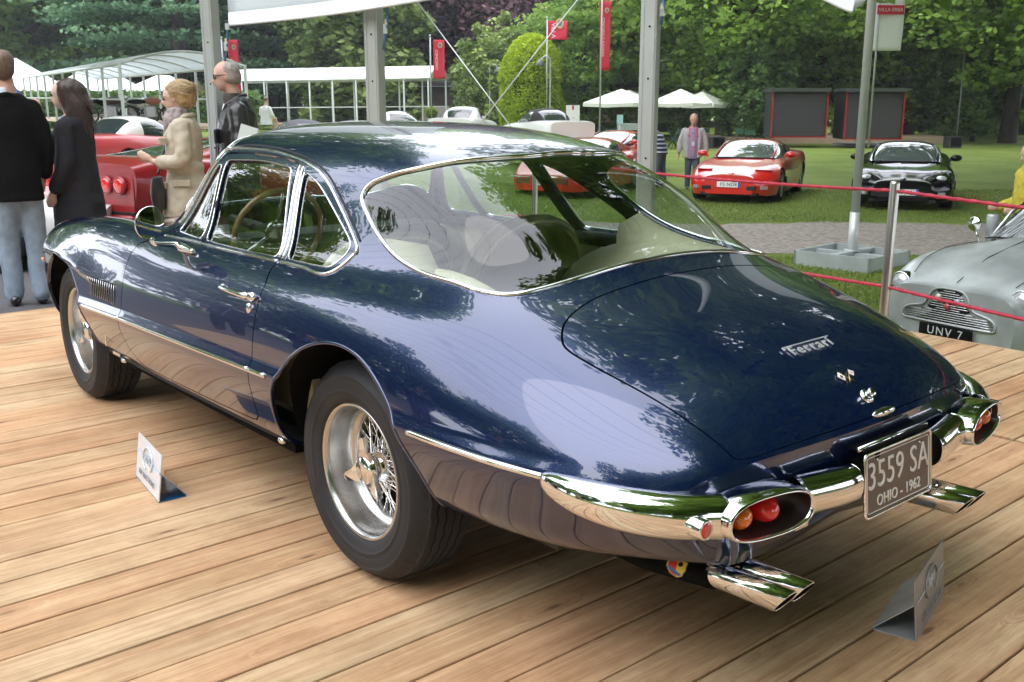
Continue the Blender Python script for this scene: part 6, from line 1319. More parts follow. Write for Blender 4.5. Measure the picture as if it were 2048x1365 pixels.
volume('lining', [('c', [(.09, .075, 1.40), (.135, .10, 1.22)], [.026, .020]), ('c', [(.09, -.075, 1.40), (.135, -.10, 1.22)], [.026, .020]), ('c', [(-.05, .085, 1.42), (-.07, 0, 1.45), (-.05, -.085, 1.42)], [.03, .03, .03])], mat('lining_red', (.55, .03, .06), .7), p5, .014)
M_GJ = mat('jacket_grey', (.40, .39, .40), .8, var=.1, vscale=12)
for sd in (1, -1): volume('jacket_half', [('s', [(.74, -.01, sd*.13, .155, .085), (1.0, -.01, sd*.13, .15, .085), (1.3, -.01, sd*.125, .14, .095), (1.40, -.02, sd*.09, .10, .09)]), ('c', [(-.01, sd*.19, 1.35), (-.01, sd*.29, 1.1), (.02, sd*.31, .88)], [.078, .066, .052])], M_GJ, p5, .016, .022)
volume('jacket_back', [('s', [(.74, -.06, 0, .10, .19), (1.3, -.06, 0, .10, .19), (1.41, -.05, 0, .07, .12)])], M_GJ, p5, .016, .02)
volume('jeans', [('s', [(.72, 0, 0, .12, .165), (.86, 0, 0, .12, .16)])]+legs_shapes(.84, .09, .10, (.10, .075, .062), .10), mat('denim_dark', (.07, .085, .12), .85), p5, .016, .015); shoes(p5, MATS['shoe_black'], .09, .10)
b = MB(); b.tube([(.10, .05, 1.40), (.165, .0, 1.10), (.10, -.05, 1.40)], .004, 4); b.box((.172, 0, 1.06), (.006, .07, .10)); b.build('badge', [mat('badge_pale', (.6, .62, .75), .5)], p5)
# --- person in the striped top by the open door
q = at(1322, 300, 24.5); p6 = person(q[0], 24.5, -.53, R(150), 'person in a dark striped top bending by the open red car door')
volume('body', head_shapes((.22, 0, 1.38), (1, 0, -.6))+legs_shapes(.84, .1, .05)+[('s', [(.8, 0, 0, .12, .16), (1.1, .06, 0, .11, .16), (1.28, .14, 0, .07, .1)]), ('c', [(.12, .2, 1.2), (.2, .26, .95), (.35, .2, .8)], [.05, .04, .03]), ('c', [(.12, -.2, 1.2), (.2, -.26, .95), (.35, -.2, .8)], [.05, .04, .03])]+hand((.35, .2, .8), (.8, 0, -.5))+hand((.35, -.2, .8), (.8, 0, -.5)), M_SKIN2, p6, .018)
volume('hair', [('e', (.20, 0, 1.42), (.10, .088, .08))], MATS['hair_dark_brown'], p6, .018)
def stripes_mat():
    m = bpy.data.materials.new('striped_top'); m.use_nodes = True; n = m.node_tree.nodes; l = m.node_tree.links; t = n.new('ShaderNodeTexCoord'); w = n.new('ShaderNodeTexWave'); w.wave_type = 'BANDS'; w.bands_direction = 'Z'; w.inputs['Scale'].default_value = 3.2; cr = n.new('ShaderNodeValToRGB'); cr.color_ramp.interpolation = 'CONSTANT'; cr.color_ramp.elements[0].color = (.015, .02, .05, 1); cr.color_ramp.elements[1].position = .72; cr.color_ramp.elements[1].color = (.45, .5, .6, 1); l.new(t.outputs['Object'], w.inputs[0]); l.new(w.outputs[0], cr.inputs[0]); l.new(cr.outputs[0], n['Principled BSDF'].inputs['Base Color']); return m
volume('striped_top', [('s', [(.78, -.01, 0, .16, .20), (1.05, .05, 0, .15, .20), (1.22, .11, 0, .13, .2), (1.30, .14, 0, .08, .12)]), ('c', [(.10, .2, 1.2), (.18, .27, 1.0)], [.075, .06]), ('c', [(.10, -.2, 1.2), (.18, -.27, 1.0)], [.075, .06])], stripes_mat(), p6, .018)
volume('trousers', legs_shapes(.84, .1, .05, (.11, .085, .07), .1), MATS['denim_dark'], p6, .018); shoes(p6, MATS['shoe_black'], .1, .05)
# --- man in the yellow jacket at the right edge
q = at(2034, 300, 11.0); p7 = person(q[0]+.20, 11.0, -.62, R(178), 'man in a mustard yellow jacket at the right edge of the view')
volume('body', head_shapes((.05, 0, 1.50), (1, 0, -.4))+legs_shapes(.8, .09, .03)+[('s', [(.8, 0, 0, .12, .16), (1.25, 0, 0, .11, .17), (1.36, .02, 0, .06, .08)]), ('c', [(0, .2, 1.26), (-.02, .27, 1.0), (.2, .2, .92)], [.05, .045, .03]), ('c', [(0, -.2, 1.26), (-.02, -.27, 1.0), (.2, -.2, .92)], [.05, .045, .03])]+hand((.2, .2, .92), (.9, 0, -.1))+hand((.2, -.2, .92), (.9, 0, -.1)), M_SKIN2, p7)
volume('hair', [('e', (.02, 0, 1.54), (.10, .09, .08))], MATS['hair_dark_brown'], p7, .014)
volume('yellow_jacket', [('s', [(.70, 0, 0, .17, .21), (1.0, 0, 0, .165, .21), (1.22, 0, 0, .15, .215), (1.33, 0, 0, .11, .17), (1.40, .01, 0, .08, .10)]), ('c', [(0, .2, 1.26), (-.03, .28, 1.0), (.20, .205, .925)], [.09, .078, .058]), ('c', [(0, -.2, 1.26), (-.03, -.28, 1.0), (.20, -.205, .925)], [.09, .078, .058])], mat('jacket_mustard', (.48, .40, .04), .75), p7, .014, .035, 1, .08)
volume('trousers', legs_shapes(.8, .09, .03, (.11, .085, .07), .1), mat('trousers_grey', (.3, .3, .3), .8), p7, .016); shoes(p7, MATS['shoe_black'], .09, .03)
# --- seated person in white, far
q = at(533, 250, 40); p8 = person(q[0], 40, q[2], R(60), 'person in a white shirt seated with their back to us near the long tent')
volume('body', head_shapes((.05, 0, .92))+[('s', [(.1, 0, 0, .16, .18), (.55, 0, 0, .12, .18), (.72, 0, 0, .07, .09)]), ('c', [(0, .1, .12), (.42, .1, .16), (.45, .1, -.3)], [.09, .07, .05]), ('c', [(0, -.1, .12), (.42, -.1, .16), (.45, -.1, -.3)], [.09, .07, .05]), ('c', [(0, .2, .62), (.05, .27, .4), (.25, .2, .25)], [.05, .04, .03]), ('c', [(0, -.2, .62), (.05, -.27, .4), (.25, -.2, .25)], [.05, .04, .03])]+hand((.25, .2, .25), (1, 0, 0))+hand((.25, -.2, .25), (1, 0, 0)), M_SKIN, p8, .02)
volume('hair', [('e', (.02, 0, .96), (.10, .09, .08))], MATS['hair_grey_brown'], p8, .02)
volume('white_shirt', [('s', [(.0, 0, 0, .22, .24), (.3, 0, 0, .18, .22), (.58, 0, 0, .15, .22), (.72, 0, 0, .09, .12)]), ('c', [(0, .2, .62), (.03, .28, .4), (.2, .22, .27)], [.085, .075, .06]), ('c', [(0, -.2, .62), (.03, -.28, .4), (.2, -.22, .27)], [.085, .075, .06])], mat('shirt_white', (.8, .8, .82), .7), p8, .02, .03)

# clothing details
volume('collar_fold', [('c', [(-.075, -.07, 1.555), (-.095, 0, 1.575), (-.075, .07, 1.555)], [.018, .020, .018]), ('c', [(-.07, .07, 1.555), (.05, .11, 1.46)], [.018, .022]), ('c', [(-.07, -.07, 1.555), (.05, -.11, 1.46)], [.018, .022])], MATS['velvet_black'], p1, .010, .004)
volume('lapel', [('c', [(.02, .075, 1.40), (.12, .07, 1.26), (.155, .03, 1.05)], [.022, .028, .014]), ('c', [(.02, -.075, 1.40), (.12, -.07, 1.26), (.155, -.03, 1.05)], [.022, .028, .014])], mat('lapel_dark', (.018, .018, .022), .8), p2, .011)
volume('coat_collar', [('c', [(.05, .085, 1.36), (-.04, .09, 1.41), (-.09, 0, 1.42), (-.04, -.09, 1.41), (.05, -.085, 1.36)], [.022]*5), ('c', [(.05, .085, 1.36), (.13, .10, 1.24)], [.024, .018]), ('c', [(.05, -.085, 1.36), (.13, -.10, 1.24)], [.024, .018])], M_TRENCH, p3, .011, .008)
for z, x, y in ((.86, .15, .14), (1.22, .12, .13)): b = MB(); b.box((x, y, z), (.03, .13, .05), rz=-.75, bev=.008); b.build('pocket_flap', [M_TRENCH], p3)
for z in (.88,): b = MB(); b.box((.0, .205, z), (.15, .03, .05), bev=.008); b.build('pocket_flap', [M_TRENCH], p3)
for sd in (1, -1): b = MB(); b.tube([(.055, sd*.255, 1.03), (.095, sd*.215, 1.03), (.135, sd*.235, 1.03)], .012, 6); b.build('cuff_strap', [M_TRENCH], p3)
volume('jacket_collar', [('c', [(.07, .085, 1.50), (-.03, .095, 1.565), (-.085, 0, 1.585), (-.03, -.095, 1.565), (.07, -.085, 1.50)], [.020]*5), ('c', [(.07, .085, 1.50), (.135, .07, 1.36)], [.022, .016]), ('c', [(.07, -.085, 1.50), (.135, -.07, 1.36)], [.022, .016])], M_LEATH, p4, .011, .006)
b = MB(); b.tube([(.140, .055, 1.38), (.178, .05, 1.2), (.192, .045, .98), (.19, .045, .82)], .007, 6); b.build('zip', [mat('zip_metal', (.3, .3, .3), .4, .8)], p4)
for sd in (1, -1):
    for q in (((.155, sd*.11, 1.24), (.022, .12, .12)), ((.165, sd*.12, .98), (.022, .10, .16))): b = MB(); b.box(q[0], q[1], rz=-sd*.47, bev=.01); b.build('pocket', [M_LEATH], p4)
def strands(parent, c, r, n, m, face, length, curl=0., seed=1, gap=.9, w=.0028):
    "thin ribbons of hair lying over the head, combed down and back from the crown"
    g = np.random.default_rng(seed); V = []; F = []; c = np.array(c); r = np.array(r); fd = math.atan2(face[1], face[0])
    for k in range(n):
        az = fd+g.uniform(gap, 2*math.pi-gap) if g.random() > .25 else fd+g.uniform(-math.pi, math.pi); t0 = g.uniform(0, .9); t1 = t0+g.uniform(.35, .7); lim = 1.05 if abs((az-fd+math.pi) % (2*math.pi)-math.pi) < gap else 1.9; base = len(V); lift = g.uniform(1.0, 1.05); ph = g.uniform(0, 6.3); tl = g.uniform(.3, 1)*length; last = None
        pts = []
        for i in range(7):
            t = min(t0+(t1-t0)*i/6, lim); a = az+curl*.35*math.sin(ph+i*1.3); pts.append(c+r*lift*(1+curl*.10*math.sin(ph+i))*np.array([math.sin(t)*math.cos(a), math.sin(t)*math.sin(a), math.cos(t)]))
        if length and lim > 1.1:
            p = pts[-1]
            for i in range(4): pts.append(p+np.array([-.012*math.cos(fd)*i*2+(p[0]-c[0])*.05*i, (p[1]-c[1])*.06*i, -tl*(i+1)/4]))
        for i, p in enumerate(pts):
            s_ = np.array([-math.sin(az), math.cos(az), 0])*w*(1-.6*i/len(pts)); V += [tuple(p-s_), tuple(p+s_)]
        F += [(base+2*i, base+2*i+1, base+2*i+3, base+2*i+2) for i in range(len(pts)-1)]
    o = mesh_obj('hair_strands', V, F, m, parent, True); o['kind'] = 'stuff'
strands(p1, (0, 0, 1.79), (.106, .090, .100), 900, mat('strand_brown', (.16, .11, .075), .6, var=.5, vscale=90), (1, .35), 0, 0, 2, .9)
strands(p2, (-.005, 0, 1.60), (.108, .098, .100), 900, mat('strand_dark', (.055, .034, .026), .45, var=.5, vscale=90), (1, -.05), .36, .15, 3, .95)
strands(p3, (-.005, 0, 1.585), (.122, .108, .112), 1100, mat('strand_blonde', (.55, .40, .22), .5, var=.4, vscale=90), (1, .08), .02, .8, 4, .85, .0034)
strands(p4, (.035, 0, 1.765), (.106, .092, .092), 600, mat('strand_grey', (.42, .39, .36), .6, var=.4, vscale=90), (1, .10), 0, .1, 5, 1.35)
for src, x, y, rz, lab in ((p4, -4.6, 2.6, 10, 'man in a black leather jacket left of the deck, outside the view'), (p1, -5.3, 1.2, -20, 'man in a dark blazer left of the deck, outside the view'), (p3, -4.4, .2, 30, 'woman in a beige trench coat left of the camera, outside the view'), (p2, -6.2, 4.4, 5, 'woman in a dark coat left of the deck, outside the view'), (p4, -7.0, 5.8, -15, 'man in a leather jacket farther left of the deck, outside the view'), (p1, -5.6, -.8, 25, 'man in a dark blazer behind the camera on the left, outside the view')):
    o = copy_tree(src); o.location = (x, y, -.10); o.rotation_euler = (0, 0, R(rz)); o['label'] = lab; o['group'] = 'onlookers mirrored in the coupe flank'
# ================================================================== other cars
M_REDP = mat('red_paint', (.60, .014, .008), .30, coat=1., coat_rough=.03); M_BLKP = mat('black_paint', (.004, .004, .005), .07, coat=0., spec=.35); M_WHTP = mat('white_paint', (.78, .78, .77), .35, coat=.8); M_CRED = mat('crimson_paint', (.24, .006, .009), .35, coat=.5, coat_rough=.03)
M_DGL = mat('dark_window', (.03, .04, .045), .04, coat=1., spec=.8); M_WSC = mat('windscreen_reflecting', (.10, .12, .13), .03, spec=1., coat=1.)
M_TYRE2 = MATS['tyre_rubber']; M_ALLOY = mat('alloy', (.5, .5, .51), .3, .9); M_LAMPC = mat('lamp_clear', (.55, .58, .6), .1, .4, coat=1.); M_INLET = mat('inlet_black', (.008, .008, .009), .6)
def sheet(lines, st, nv=4, nu=3, smooth_n=None):
    "B-spline skin from longitudinal lines (outer to centre)"
    P = np.array([[(x, float(pchip([p[0] for p in L], [p[1] for p in L], x)), float(pchip([p[0] for p in L], [p[2] for p in L], x))) for L in lines] for x in st])
    nr, nl = P.shape[:2]; u = np.linspace(0, nr-1, (nr-1)*nu+1); v = np.linspace(0, 2*(nl-1), 2*(nl-1)*nv+1); U, V = np.meshgrid(u, v, indexing='ij'); vv_ = np.where(V > nl-1, 2*(nl-1)-V, V)
    S_ = car_eval(P, U, vv_); S_[..., 1] = np.where(V > nl-1, -S_[..., 1], S_[..., 1]); T = grid_tris(len(u), len(v)); S_ = S_.reshape(-1, 3)
    fn = np.cross(S_[T[:, 1]]-S_[T[:, 0]], S_[T[:, 2]]-S_[T[:, 0]]); up = np.abs(V.ravel()[T[:, 0]]-(nl-1)) < 1
    if fn[up][:, 2].mean() < 0: T = T[:, ::-1]
    N = np.zeros_like(S_); fn = np.cross(S_[T[:, 1]]-S_[T[:, 0]], S_[T[:, 2]]-S_[T[:, 0]])
    for k in range(3): np.add.at(N, T[:, k], fn)
    N /= np.linalg.norm(N, axis=1)[:, None]+1e-12
    return S_, N, np.stack([U.ravel(), V.ravel()], 1), T
def arches(V, A, cx, r, cz, lim=.62):
    d = np.full(len(V), 1.)
    for c_ in cx: d = np.minimum(d, np.hypot(V[:, 0]-c_, V[:, 2]-cz)/r-1)
    return np.where(np.abs(V[:, 1]) > lim, d, 1.)
def simple_wheel(parent, loc, side, r, spokes=5, steer=0., m_rim=None):
    w = bpy.data.objects.new('wheel', None); link(w, parent); w.location = loc; w.rotation_euler = (0, 0, steer); w.scale = (1, side, 1); b = MB(); b.lathe([(r*.68, 0), (r*.80, .012), (r*.93, .008), (r, -.02), (r, -.20), (r*.9, -.23), (r*.68, -.22)], 36, 0, 'y'); b.build('tyre', [M_TYRE2], w)
    b = MB(); b.lathe([(r*.69, .0), (r*.64, .002), (r*.62, -.03), (r*.60, -.12)], 36, 0, 'y'); b.lathe([(r*.6, -.1), (0, -.1)], 20, 1, 'y')
    for k in range(spokes): a = 2*math.pi*k/spokes+.3; b.tube([(.03*math.cos(a), -.03, .03*math.sin(a)), (r*.63*math.cos(a), -.015, r*.63*math.sin(a))], [.045, .028], 6, 0)
    b.lathe([(0, -.005), (.04, -.01), (.05, -.04)], 14, 0, 'y'); b.build('rim', [m_rim or M_ALLOY, M_INLET], w)
def sports_car(loc, rz, paint, label, lines, st, axles, half, wr, cab, roof_m, plate=None, pz=.42, group=None, extras=None, scr_m=None):
    e = empty('sports_car', tuple(loc), rz, label, 'car', group)
    V, N, A, F = sheet(lines, st); _w = int(A[:, 1].max()*4+1.5); S0, S1 = V[:_w].copy(), V[-_w:].copy(); V, N, A, F, _o, _v = clip(V, N, A, F, arches(V, A, axles, wr*1.13, wr)); V, N, A, F = compact(V, N, A, F)
    for row, sg in ((S0, 1), (S1, -1)):
        c_ = row.mean(0); k = len(V); n_ = len(row); ring = c_+(row-c_)*.5+np.array([sg*.004, 0, 0]); V = np.concatenate([V, row, ring, [c_+np.array([sg*.005, 0, 0])]]); nn_ = np.array([sg*1., 0, 0]); N = np.concatenate([N, np.tile(nn_, (2*n_+1, 1))])
        i = np.arange(n_); j = (i+1) % n_; t = [np.stack([k+i, k+j, k+n_+j], 1), np.stack([k+i, k+n_+j, k+n_+i], 1), np.stack([k+n_+i, k+n_+j, np.full(n_, k+2*n_)], 1)]; t = np.concatenate(t); fn_ = np.cross(V[t[:, 1]]-V[t[:, 0]], V[t[:, 2]]-V[t[:, 0]]); t = t[:, ::-1] if fn_[:, 0].sum()*sg < 0 else t; F = np.concatenate([F, t])
    mesh_obj('body', V, F, paint, e, True, None, N)
    b = MB(); b.box((sum(axles)/2, 0, .22), (axles[0]-axles[1]+1.2, half*1.5, .16)); b.build('underbody', [M_INLET], e)
    for cx in axles:
        for sd in (1, -1):
            simple_wheel(e, (cx, sd*(half-.035), wr), sd, wr); b = MB(); b.prism([(cx+wr*1.12*math.cos(a), wr+wr*1.12*math.sin(a)) for a in np.linspace(0, math.pi, 14)], sd*(half-.30)-.01, sd*(half-.30)+.01, 'y'); b.build('wheel_arch_liner', [M_INLET], e)
    # cabin: profile stations (x, z_top, half width at base, z_base)
    rows = []; n = 10
    for x, zt, yb, zb in spline(np.array(cab['prof'], float), 4):
        r_ = []
        for k in range(n+1):
            a = math.pi/2*k/n; r_.append((x, yb*(math.cos(a)**.62)*(1-.02), zb+(zt-zb)*math.sin(a)**.75))
        rows.append(r_+[(p[0], -p[1], p[2]) for p in r_[::-1][1:]])
    nn = len(rows[0]); Vc = [p for r_ in rows for p in r_]; Fr, Mr = [], []
    for i in range(len(rows)-1):
        for j in range(nn-1):
            f = (i*nn+j, (i+1)*nn+j, (i+1)*nn+j+1, i*nn+j+1); c_ = np.mean([Vc[q] for q in f], 0); zrel = (c_[2]-rows[i][0][2])/max(.01, rows[i][n][2]-rows[i][0][2])
            side_f = abs(c_[1]) > .72*abs(rows[i][3][1])
            if c_[0] > cab['scr']: k = 1
            elif c_[0] < cab['rear']: k = 3 if cab.get('glassback', True) and not side_f else 0
            elif side_f and zrel < .80: k = 2 if (cab['rear']+.05 < c_[0] and not abs(c_[0]-cab['bp']) < .05) else 0
            else: k = 0
            Fr.append(f); Mr.append(k)
    mesh_obj('cabin', Vc, Fr, [roof_m, scr_m or M_WSC, M_DGL, M_DGL], e, True, Mr)
    if plate:
        b = MB(); b.box((0, 0, 0), (.012, plate[1], .11)); px_ = plate[2]; o = b.build('number_plate', [mat('plate_white', (.78, .78, .76), .5)], e, loc=(px_, plate[3], pz)); sg = 1 if px_ > 0 else -1
        b = MB(); b.box((sg*.008, -sg*(-plate[1]/2+.022), 0), (.004, .04, .108)); b.build('blue_strip', [mat('plate_blue', (.04, .10, .5), .5)], o)
        text_obj('lettering', plate[0], .095, M_BLACK, o, basis((sg*.009, 0 if sg < 0 else 0, 0), (0, sg, 0), (0, 0, 1)), .001, spacing=1.1)
    return e
STN = [2.27, 2.18, 2.05, 1.85, 1.6, 1.35, 1.1, .85, .6, .3, 0, -.3, -.6, -.9, -1.2, -1.5, -1.8, -2.05, -2.2, -2.27]
C5 = [[(2.27, .45, .20), (2.05, .74, .17), (1.6, .86, .17), (0, .86, .17), (-1.4, .90, .18), (-2.05, .85, .24), (-2.27, .72, .30)], [(2.27, .50, .34), (2.05, .80, .34), (1.6, .92, .34), (0, .90, .36), (-1.4, .94, .38), (-2.05, .90, .42), (-2.27, .78, .45)], [(2.25, .50, .47), (2.05, .78, .50), (1.6, .92, .56), (1.2, .92, .62), (0, .89, .60), (-1.2, .955, .66), (-2.05, .91, .68), (-2.27, .80, .68)],
      [(2.18, .47, .54), (2.05, .66, .58), (1.6, .83, .70), (1.2, .86, .77), (.5, .83, .80), (0, .82, .80), (-1.2, .88, .88), (-2.05, .85, .88), (-2.25, .80, .84)], [(2.14, .34, .56), (2.0, .48, .62), (1.6, .60, .735), (1.2, .62, .78), (.7, .66, .85), (0, .70, .86), (-1.2, .74, .92), (-2.05, .74, .92), (-2.22, .72, .88)], [(2.12, .18, .57), (1.6, .30, .70), (1.2, .32, .76), (.7, .34, .86), (0, .35, .88), (-1.2, .38, .93), (-2.05, .38, .93), (-2.22, .36, .90)], [(2.12, 0, .575), (1.6, 0, .715), (1.2, 0, .775), (.7, 0, .87), (0, 0, .88), (-1.2, 0, .93), (-2.05, 0, .93), (-2.22, 0, .90)]]
CAB5 = dict(prof=[(.82, .86, .66, .845), (.55, .985, .70, .85), (.25, 1.11, .71, .855), (-.02, 1.19, .70, .86), (-.35, 1.215, .69, .87), (-.75, 1.19, .68, .88), (-1.2, 1.09, .66, .90), (-1.6, .985, .60, .91), (-1.85, .93, .5, .915)], scr=-.02, rear=-.80, bp=-.62)
HD = math.atan2(-.915, -.40)
def c5_front(e, paint, black=False):
    b = MB()
    for sd in (1, -1):
        b.box((2.185, sd*.42, .325), (.20, .26, .075), 0, rz=-sd*.22); b.box((2.12, sd*.64, .33), (.14, .16, .06), 1, rz=-sd*.75)
        b.box((2.12, sd*.45, .205), (.26, .30, .05), 0, rz=-sd*.3)
    o = b.build('air_intake', [M_INLET, M_LAMPC], e); o['kind'] = 'stuff'
    b = MB(); b.ball((2.055, 0, .60), (.03, .06, .012), 0, 8); b.build('nose_badge', [M_CHROME], e)
    for sd in (1, -1):
        m_ = MB(); m_.ball((.62, sd*.93, .92), (.07, .11, .065), 0, 10); m_.tube([(.62, sd*.80, .86), (.62, sd*.88, .90)], .02, 6, 0); m_.build('door_mirror', [paint], e)
    for sd in (1, -1):
        m_ = MB(); m_.tube([(.80, sd*.60, .88), (.45, sd*.60, 1.00), (.12, sd*.56, 1.115), (-.02, sd*.50, 1.165)], [.020, .018, .018, .012], 7, 0); m_.build('pillar', [paint], e)
    for sd in (1, -1):
        if black: m_ = MB(); m_.ball((1.90, sd*.66, .60), (.19, .10, .055), 0, 12); m_.build('headlight', [M_LAMPC], e)
        else: m_ = MB(); m_.box((1.78, sd*.60, .668), (.26, .34, .006), 0); m_.build('pop_up_lamp_cover', [paint], e).rotation_euler = (0, 0, 0)
        m_ = MB(); m_.box((1.05, sd*.935, .42), (.02, .03, .16)); m_.build('side_vent', [M_INLET], e)
        m_ = MB(); m_.box((-.1, sd*.925, .60), (1.2, .006, .008)); m_.build('door_line', [M_INLET], e)
    m_ = MB(); m_.box((.86, .18, .852), (.06, .5, .02), rz=.1); m_.box((.86, -.30, .852), (.06, .5, .02), rz=.1); m_.build('wiper', [M_INLET], e)
q = onz(1560, 404, -.53); fwd = np.array([math.cos(HD), math.sin(HD), 0]); lft = np.array([-fwd[1], fwd[0], 0])
# the visible flank is the car's left; the contact point is its left front wheel
pos = q-fwd*1.35-lft*.88; pos[2] = -.53
e = sports_car(pos, HD, M_REDP, 'bright red low sports car with plate FS ND8 on the grass', C5, STN, (1.32, -1.36), .93, .325, CAB5, M_REDP, ('FS ND8', .46, 2.292, .0), .39, 'american sports cars on the lawn'); c5_front(e, M_REDP)
q = onz(1900, 418, -.53); HD2 = math.atan2(-.93, -.36); fwd = np.array([math.cos(HD2), math.sin(HD2), 0]); lft = np.array([-fwd[1], fwd[0], 0]); pos = q-fwd*1.35-lft*.88; pos[2] = -.53
e = sports_car(pos, HD2, M_BLKP, 'glossy black low sports car with a soft top on the grass', C5, STN, (1.32, -1.36), .93, .335, CAB5, mat('soft_top_black', (.02, .02, .022), .8), ('ES JP6', .46, 2.292, .05), .36, 'american sports cars on the lawn'); c5_front(e, M_BLKP, True)
b = MB(); b.box((2.18, 0, .33), (.20, .84, .13), 0); b.build('grille', [M_INLET], e)
# older red coupe seen through the rear window
C3 = [[(x, y*.97, z*.95) for x, y, z in L] for L in C5]; C3[3] = [(2.18, .50, .50), (2.05, .66, .53), (1.6, .84, .72), (1.2, .86, .84), (.5, .78, .80), (0, .76, .80), (-1.2, .85, .90), (-2.05, .82, .86), (-2.25, .76, .80)]; C3[4] = [(2.14, .40, .50), (2.0, .50, .54), (1.6, .66, .72), (1.2, .66, .82), (.7, .62, .80), (0, .66, .84), (-1.2, .72, .92), (-2.05, .70, .88), (-2.22, .66, .84)]
C3[5] = [(2.14, .2, .50), (1.6, .32, .66), (1.2, .33, .74), (.7, .34, .80), (0, .35, .84), (-1.2, .38, .92), (-2.22, .36, .86)]; C3[6] = [(2.14, 0, .50), (1.6, 0, .68), (1.2, 0, .76), (.7, 0, .82), (0, 0, .84), (-1.2, 0, .93), (-2.22, 0, .86)]
HD3 = math.atan2(-.90, -.44); fwd = np.array([math.cos(HD3), math.sin(HD3), 0]); lft = np.array([-fwd[1], fwd[0], 0]); q = onz(1072, 398, -.53); pos = q-fwd*2.1-lft*(-.2); pos[2] = -.53
e = sports_car(pos, HD3, M_REDP, 'older long-nosed red coupe with hidden lamps, seen through the rear window', C3, STN, (1.28, -1.22), .88, .335, CAB5, M_REDP, ('A 7064', .34, 2.292, .05), .36)
b = MB(); b.box((2.22, .42, .385), (.12, .30, .10), 0); b.box((2.22, -.42, .385), (.12, .30, .10), 0); b.build('grille', [mat('grille_amber', (.10, .05, .02), .5)], e); b = MB(); b.tube([(2.24, .72, .47), (2.30, 0, .47), (2.24, -.72, .47)], .02, 8); b.build('bumper', [M_CHROME], e)
# red car with the door open
HD4 = math.atan2(-.86, -.5); fwd = np.array([math.cos(HD4), math.sin(HD4), 0]); q = onz(1260, 352, -.53); pos = np.array([q[0]-.35, q[1]+1.4, -.53])
e = sports_car(pos, HD4, M_REDP, 'red car with its door open, behind the right tent post', C3, STN, (1.28, -1.22), .88, .33, CAB5, M_REDP); c5_front(e, M_REDP)
b = MB(); b.box((0, .42, .58), (.09, .84, .50), bev=.03); b.build('open_door', [M_REDP], e, loc=(.50, .90, .05), rot=(0, 0, R(18))); b = MB(); b.box((.05, .62, .66), (.01, .16, .06)); b.box((.05, .5, .48), (.01, .6, .02)); b.build('door_trim', [M_INLET], e, loc=(.50, .90, .05), rot=(0, 0, R(18)))
# rear of the crimson berlinetta behind the standing couple
HR = math.atan2(.86, .50); fwd = np.array([math.cos(HR), math.sin(HR), 0]); rgt = np.array([fwd[1], -fwd[0], 0]); q = at(283, 400, 9.7); pos = np.array([q[0], q[1], 0])+fwd*2.22-rgt*.86; pos[2] = -.16
BRL = [[(x, y, z) for x, y, z in L] for L in C5]; BRL[3] = [(2.18, .47, .54), (1.6, .83, .66), (1.2, .86, .74), (0, .82, .78), (-1.2, .90, .98), (-2.05, .90, .99), (-2.25, .86, .95)]; BRL[2] = [(2.25, .5, .47), (1.6, .92, .56), (0, .89, .6), (-1.2, .98, .74), (-2.05, .95, .78), (-2.27, .88, .78)]; BRL[4] = [(2.14, .34, .56), (1.2, .62, .74), (0, .7, .84), (-1.2, .78, 1.03), (-2.05, .80, 1.05), (-2.22, .80, 1.00)]; BRL[5] = [(2.12, .18, .57), (1.2, .32, .72), (0, .35, .86), (-1.2, .38, 1.02), (-2.05, .40, 1.06), (-2.24, .40, 1.01)]; BRL[6] = [(2.12, 0, .575), (1.2, 0, .73), (0, 0, .86), (-1.2, 0, 1.02), (-2.05, 0, 1.06), (-2.24, 0, 1.01)]
CABR = dict(prof=[(.9, .86, .66, .80), (.5, 1.03, .70, .82), (.1, 1.15, .66, .84), (-.3, 1.2, .62, .88), (-.8, 1.15, .62, .93), (-1.3, 1.08, .60, .98), (-1.7, 1.05, .5, 1.0)], scr=.1, rear=-.6, bp=-.45)
e = sports_car(pos, HR, M_CRED, 'rear of a crimson sports car with paired round lamps behind the dark-coated woman', BRL, STN, (1.25, -1.3), .96, .335, CABR, M_CRED)
b = MB(); b.add([(-2.29, -.84, .45), (-2.29, .84, .45), (-2.27, .82, .97), (-2.27, -.82, .97)], [(0, 1, 2, 3)], 0); b.box((-2.28, 0, .40), (.10, 1.72, .26), 0, bev=.03); b.box((-2.30, 0, .54), (.03, 1.70, .02), 1); b.build('tail_panel', [M_CRED, M_INLET], e)
for y in (-.66, -.46, .46, .66):
    b = MB(); b.lathe([(0, .03), (.05, .028), (.075, .012), (.078, 0)], 24, 0, 'x'); b.lathe([(.078, .014), (.088, .012), (.09, -.01)], 24, 1, 'x'); o = b.build('tail_light', [M_LENSR, M_CRED], e, loc=(-2.30, y, .80)); o.rotation_euler = (0, 0, math.pi)
b = MB(); b.box((-2.25, -.30, .20), (.2, .5, .12), bev=.02); b.tube([(-2.1, -.34, .22), (-2.36, -.34, .22)], .045, 12, 1); b.tube([(-2.1, -.22, .22), (-2.36, -.22, .22)], .045, 12, 1); b.build('diffuser', [M_INLET, M_CHROME], e)
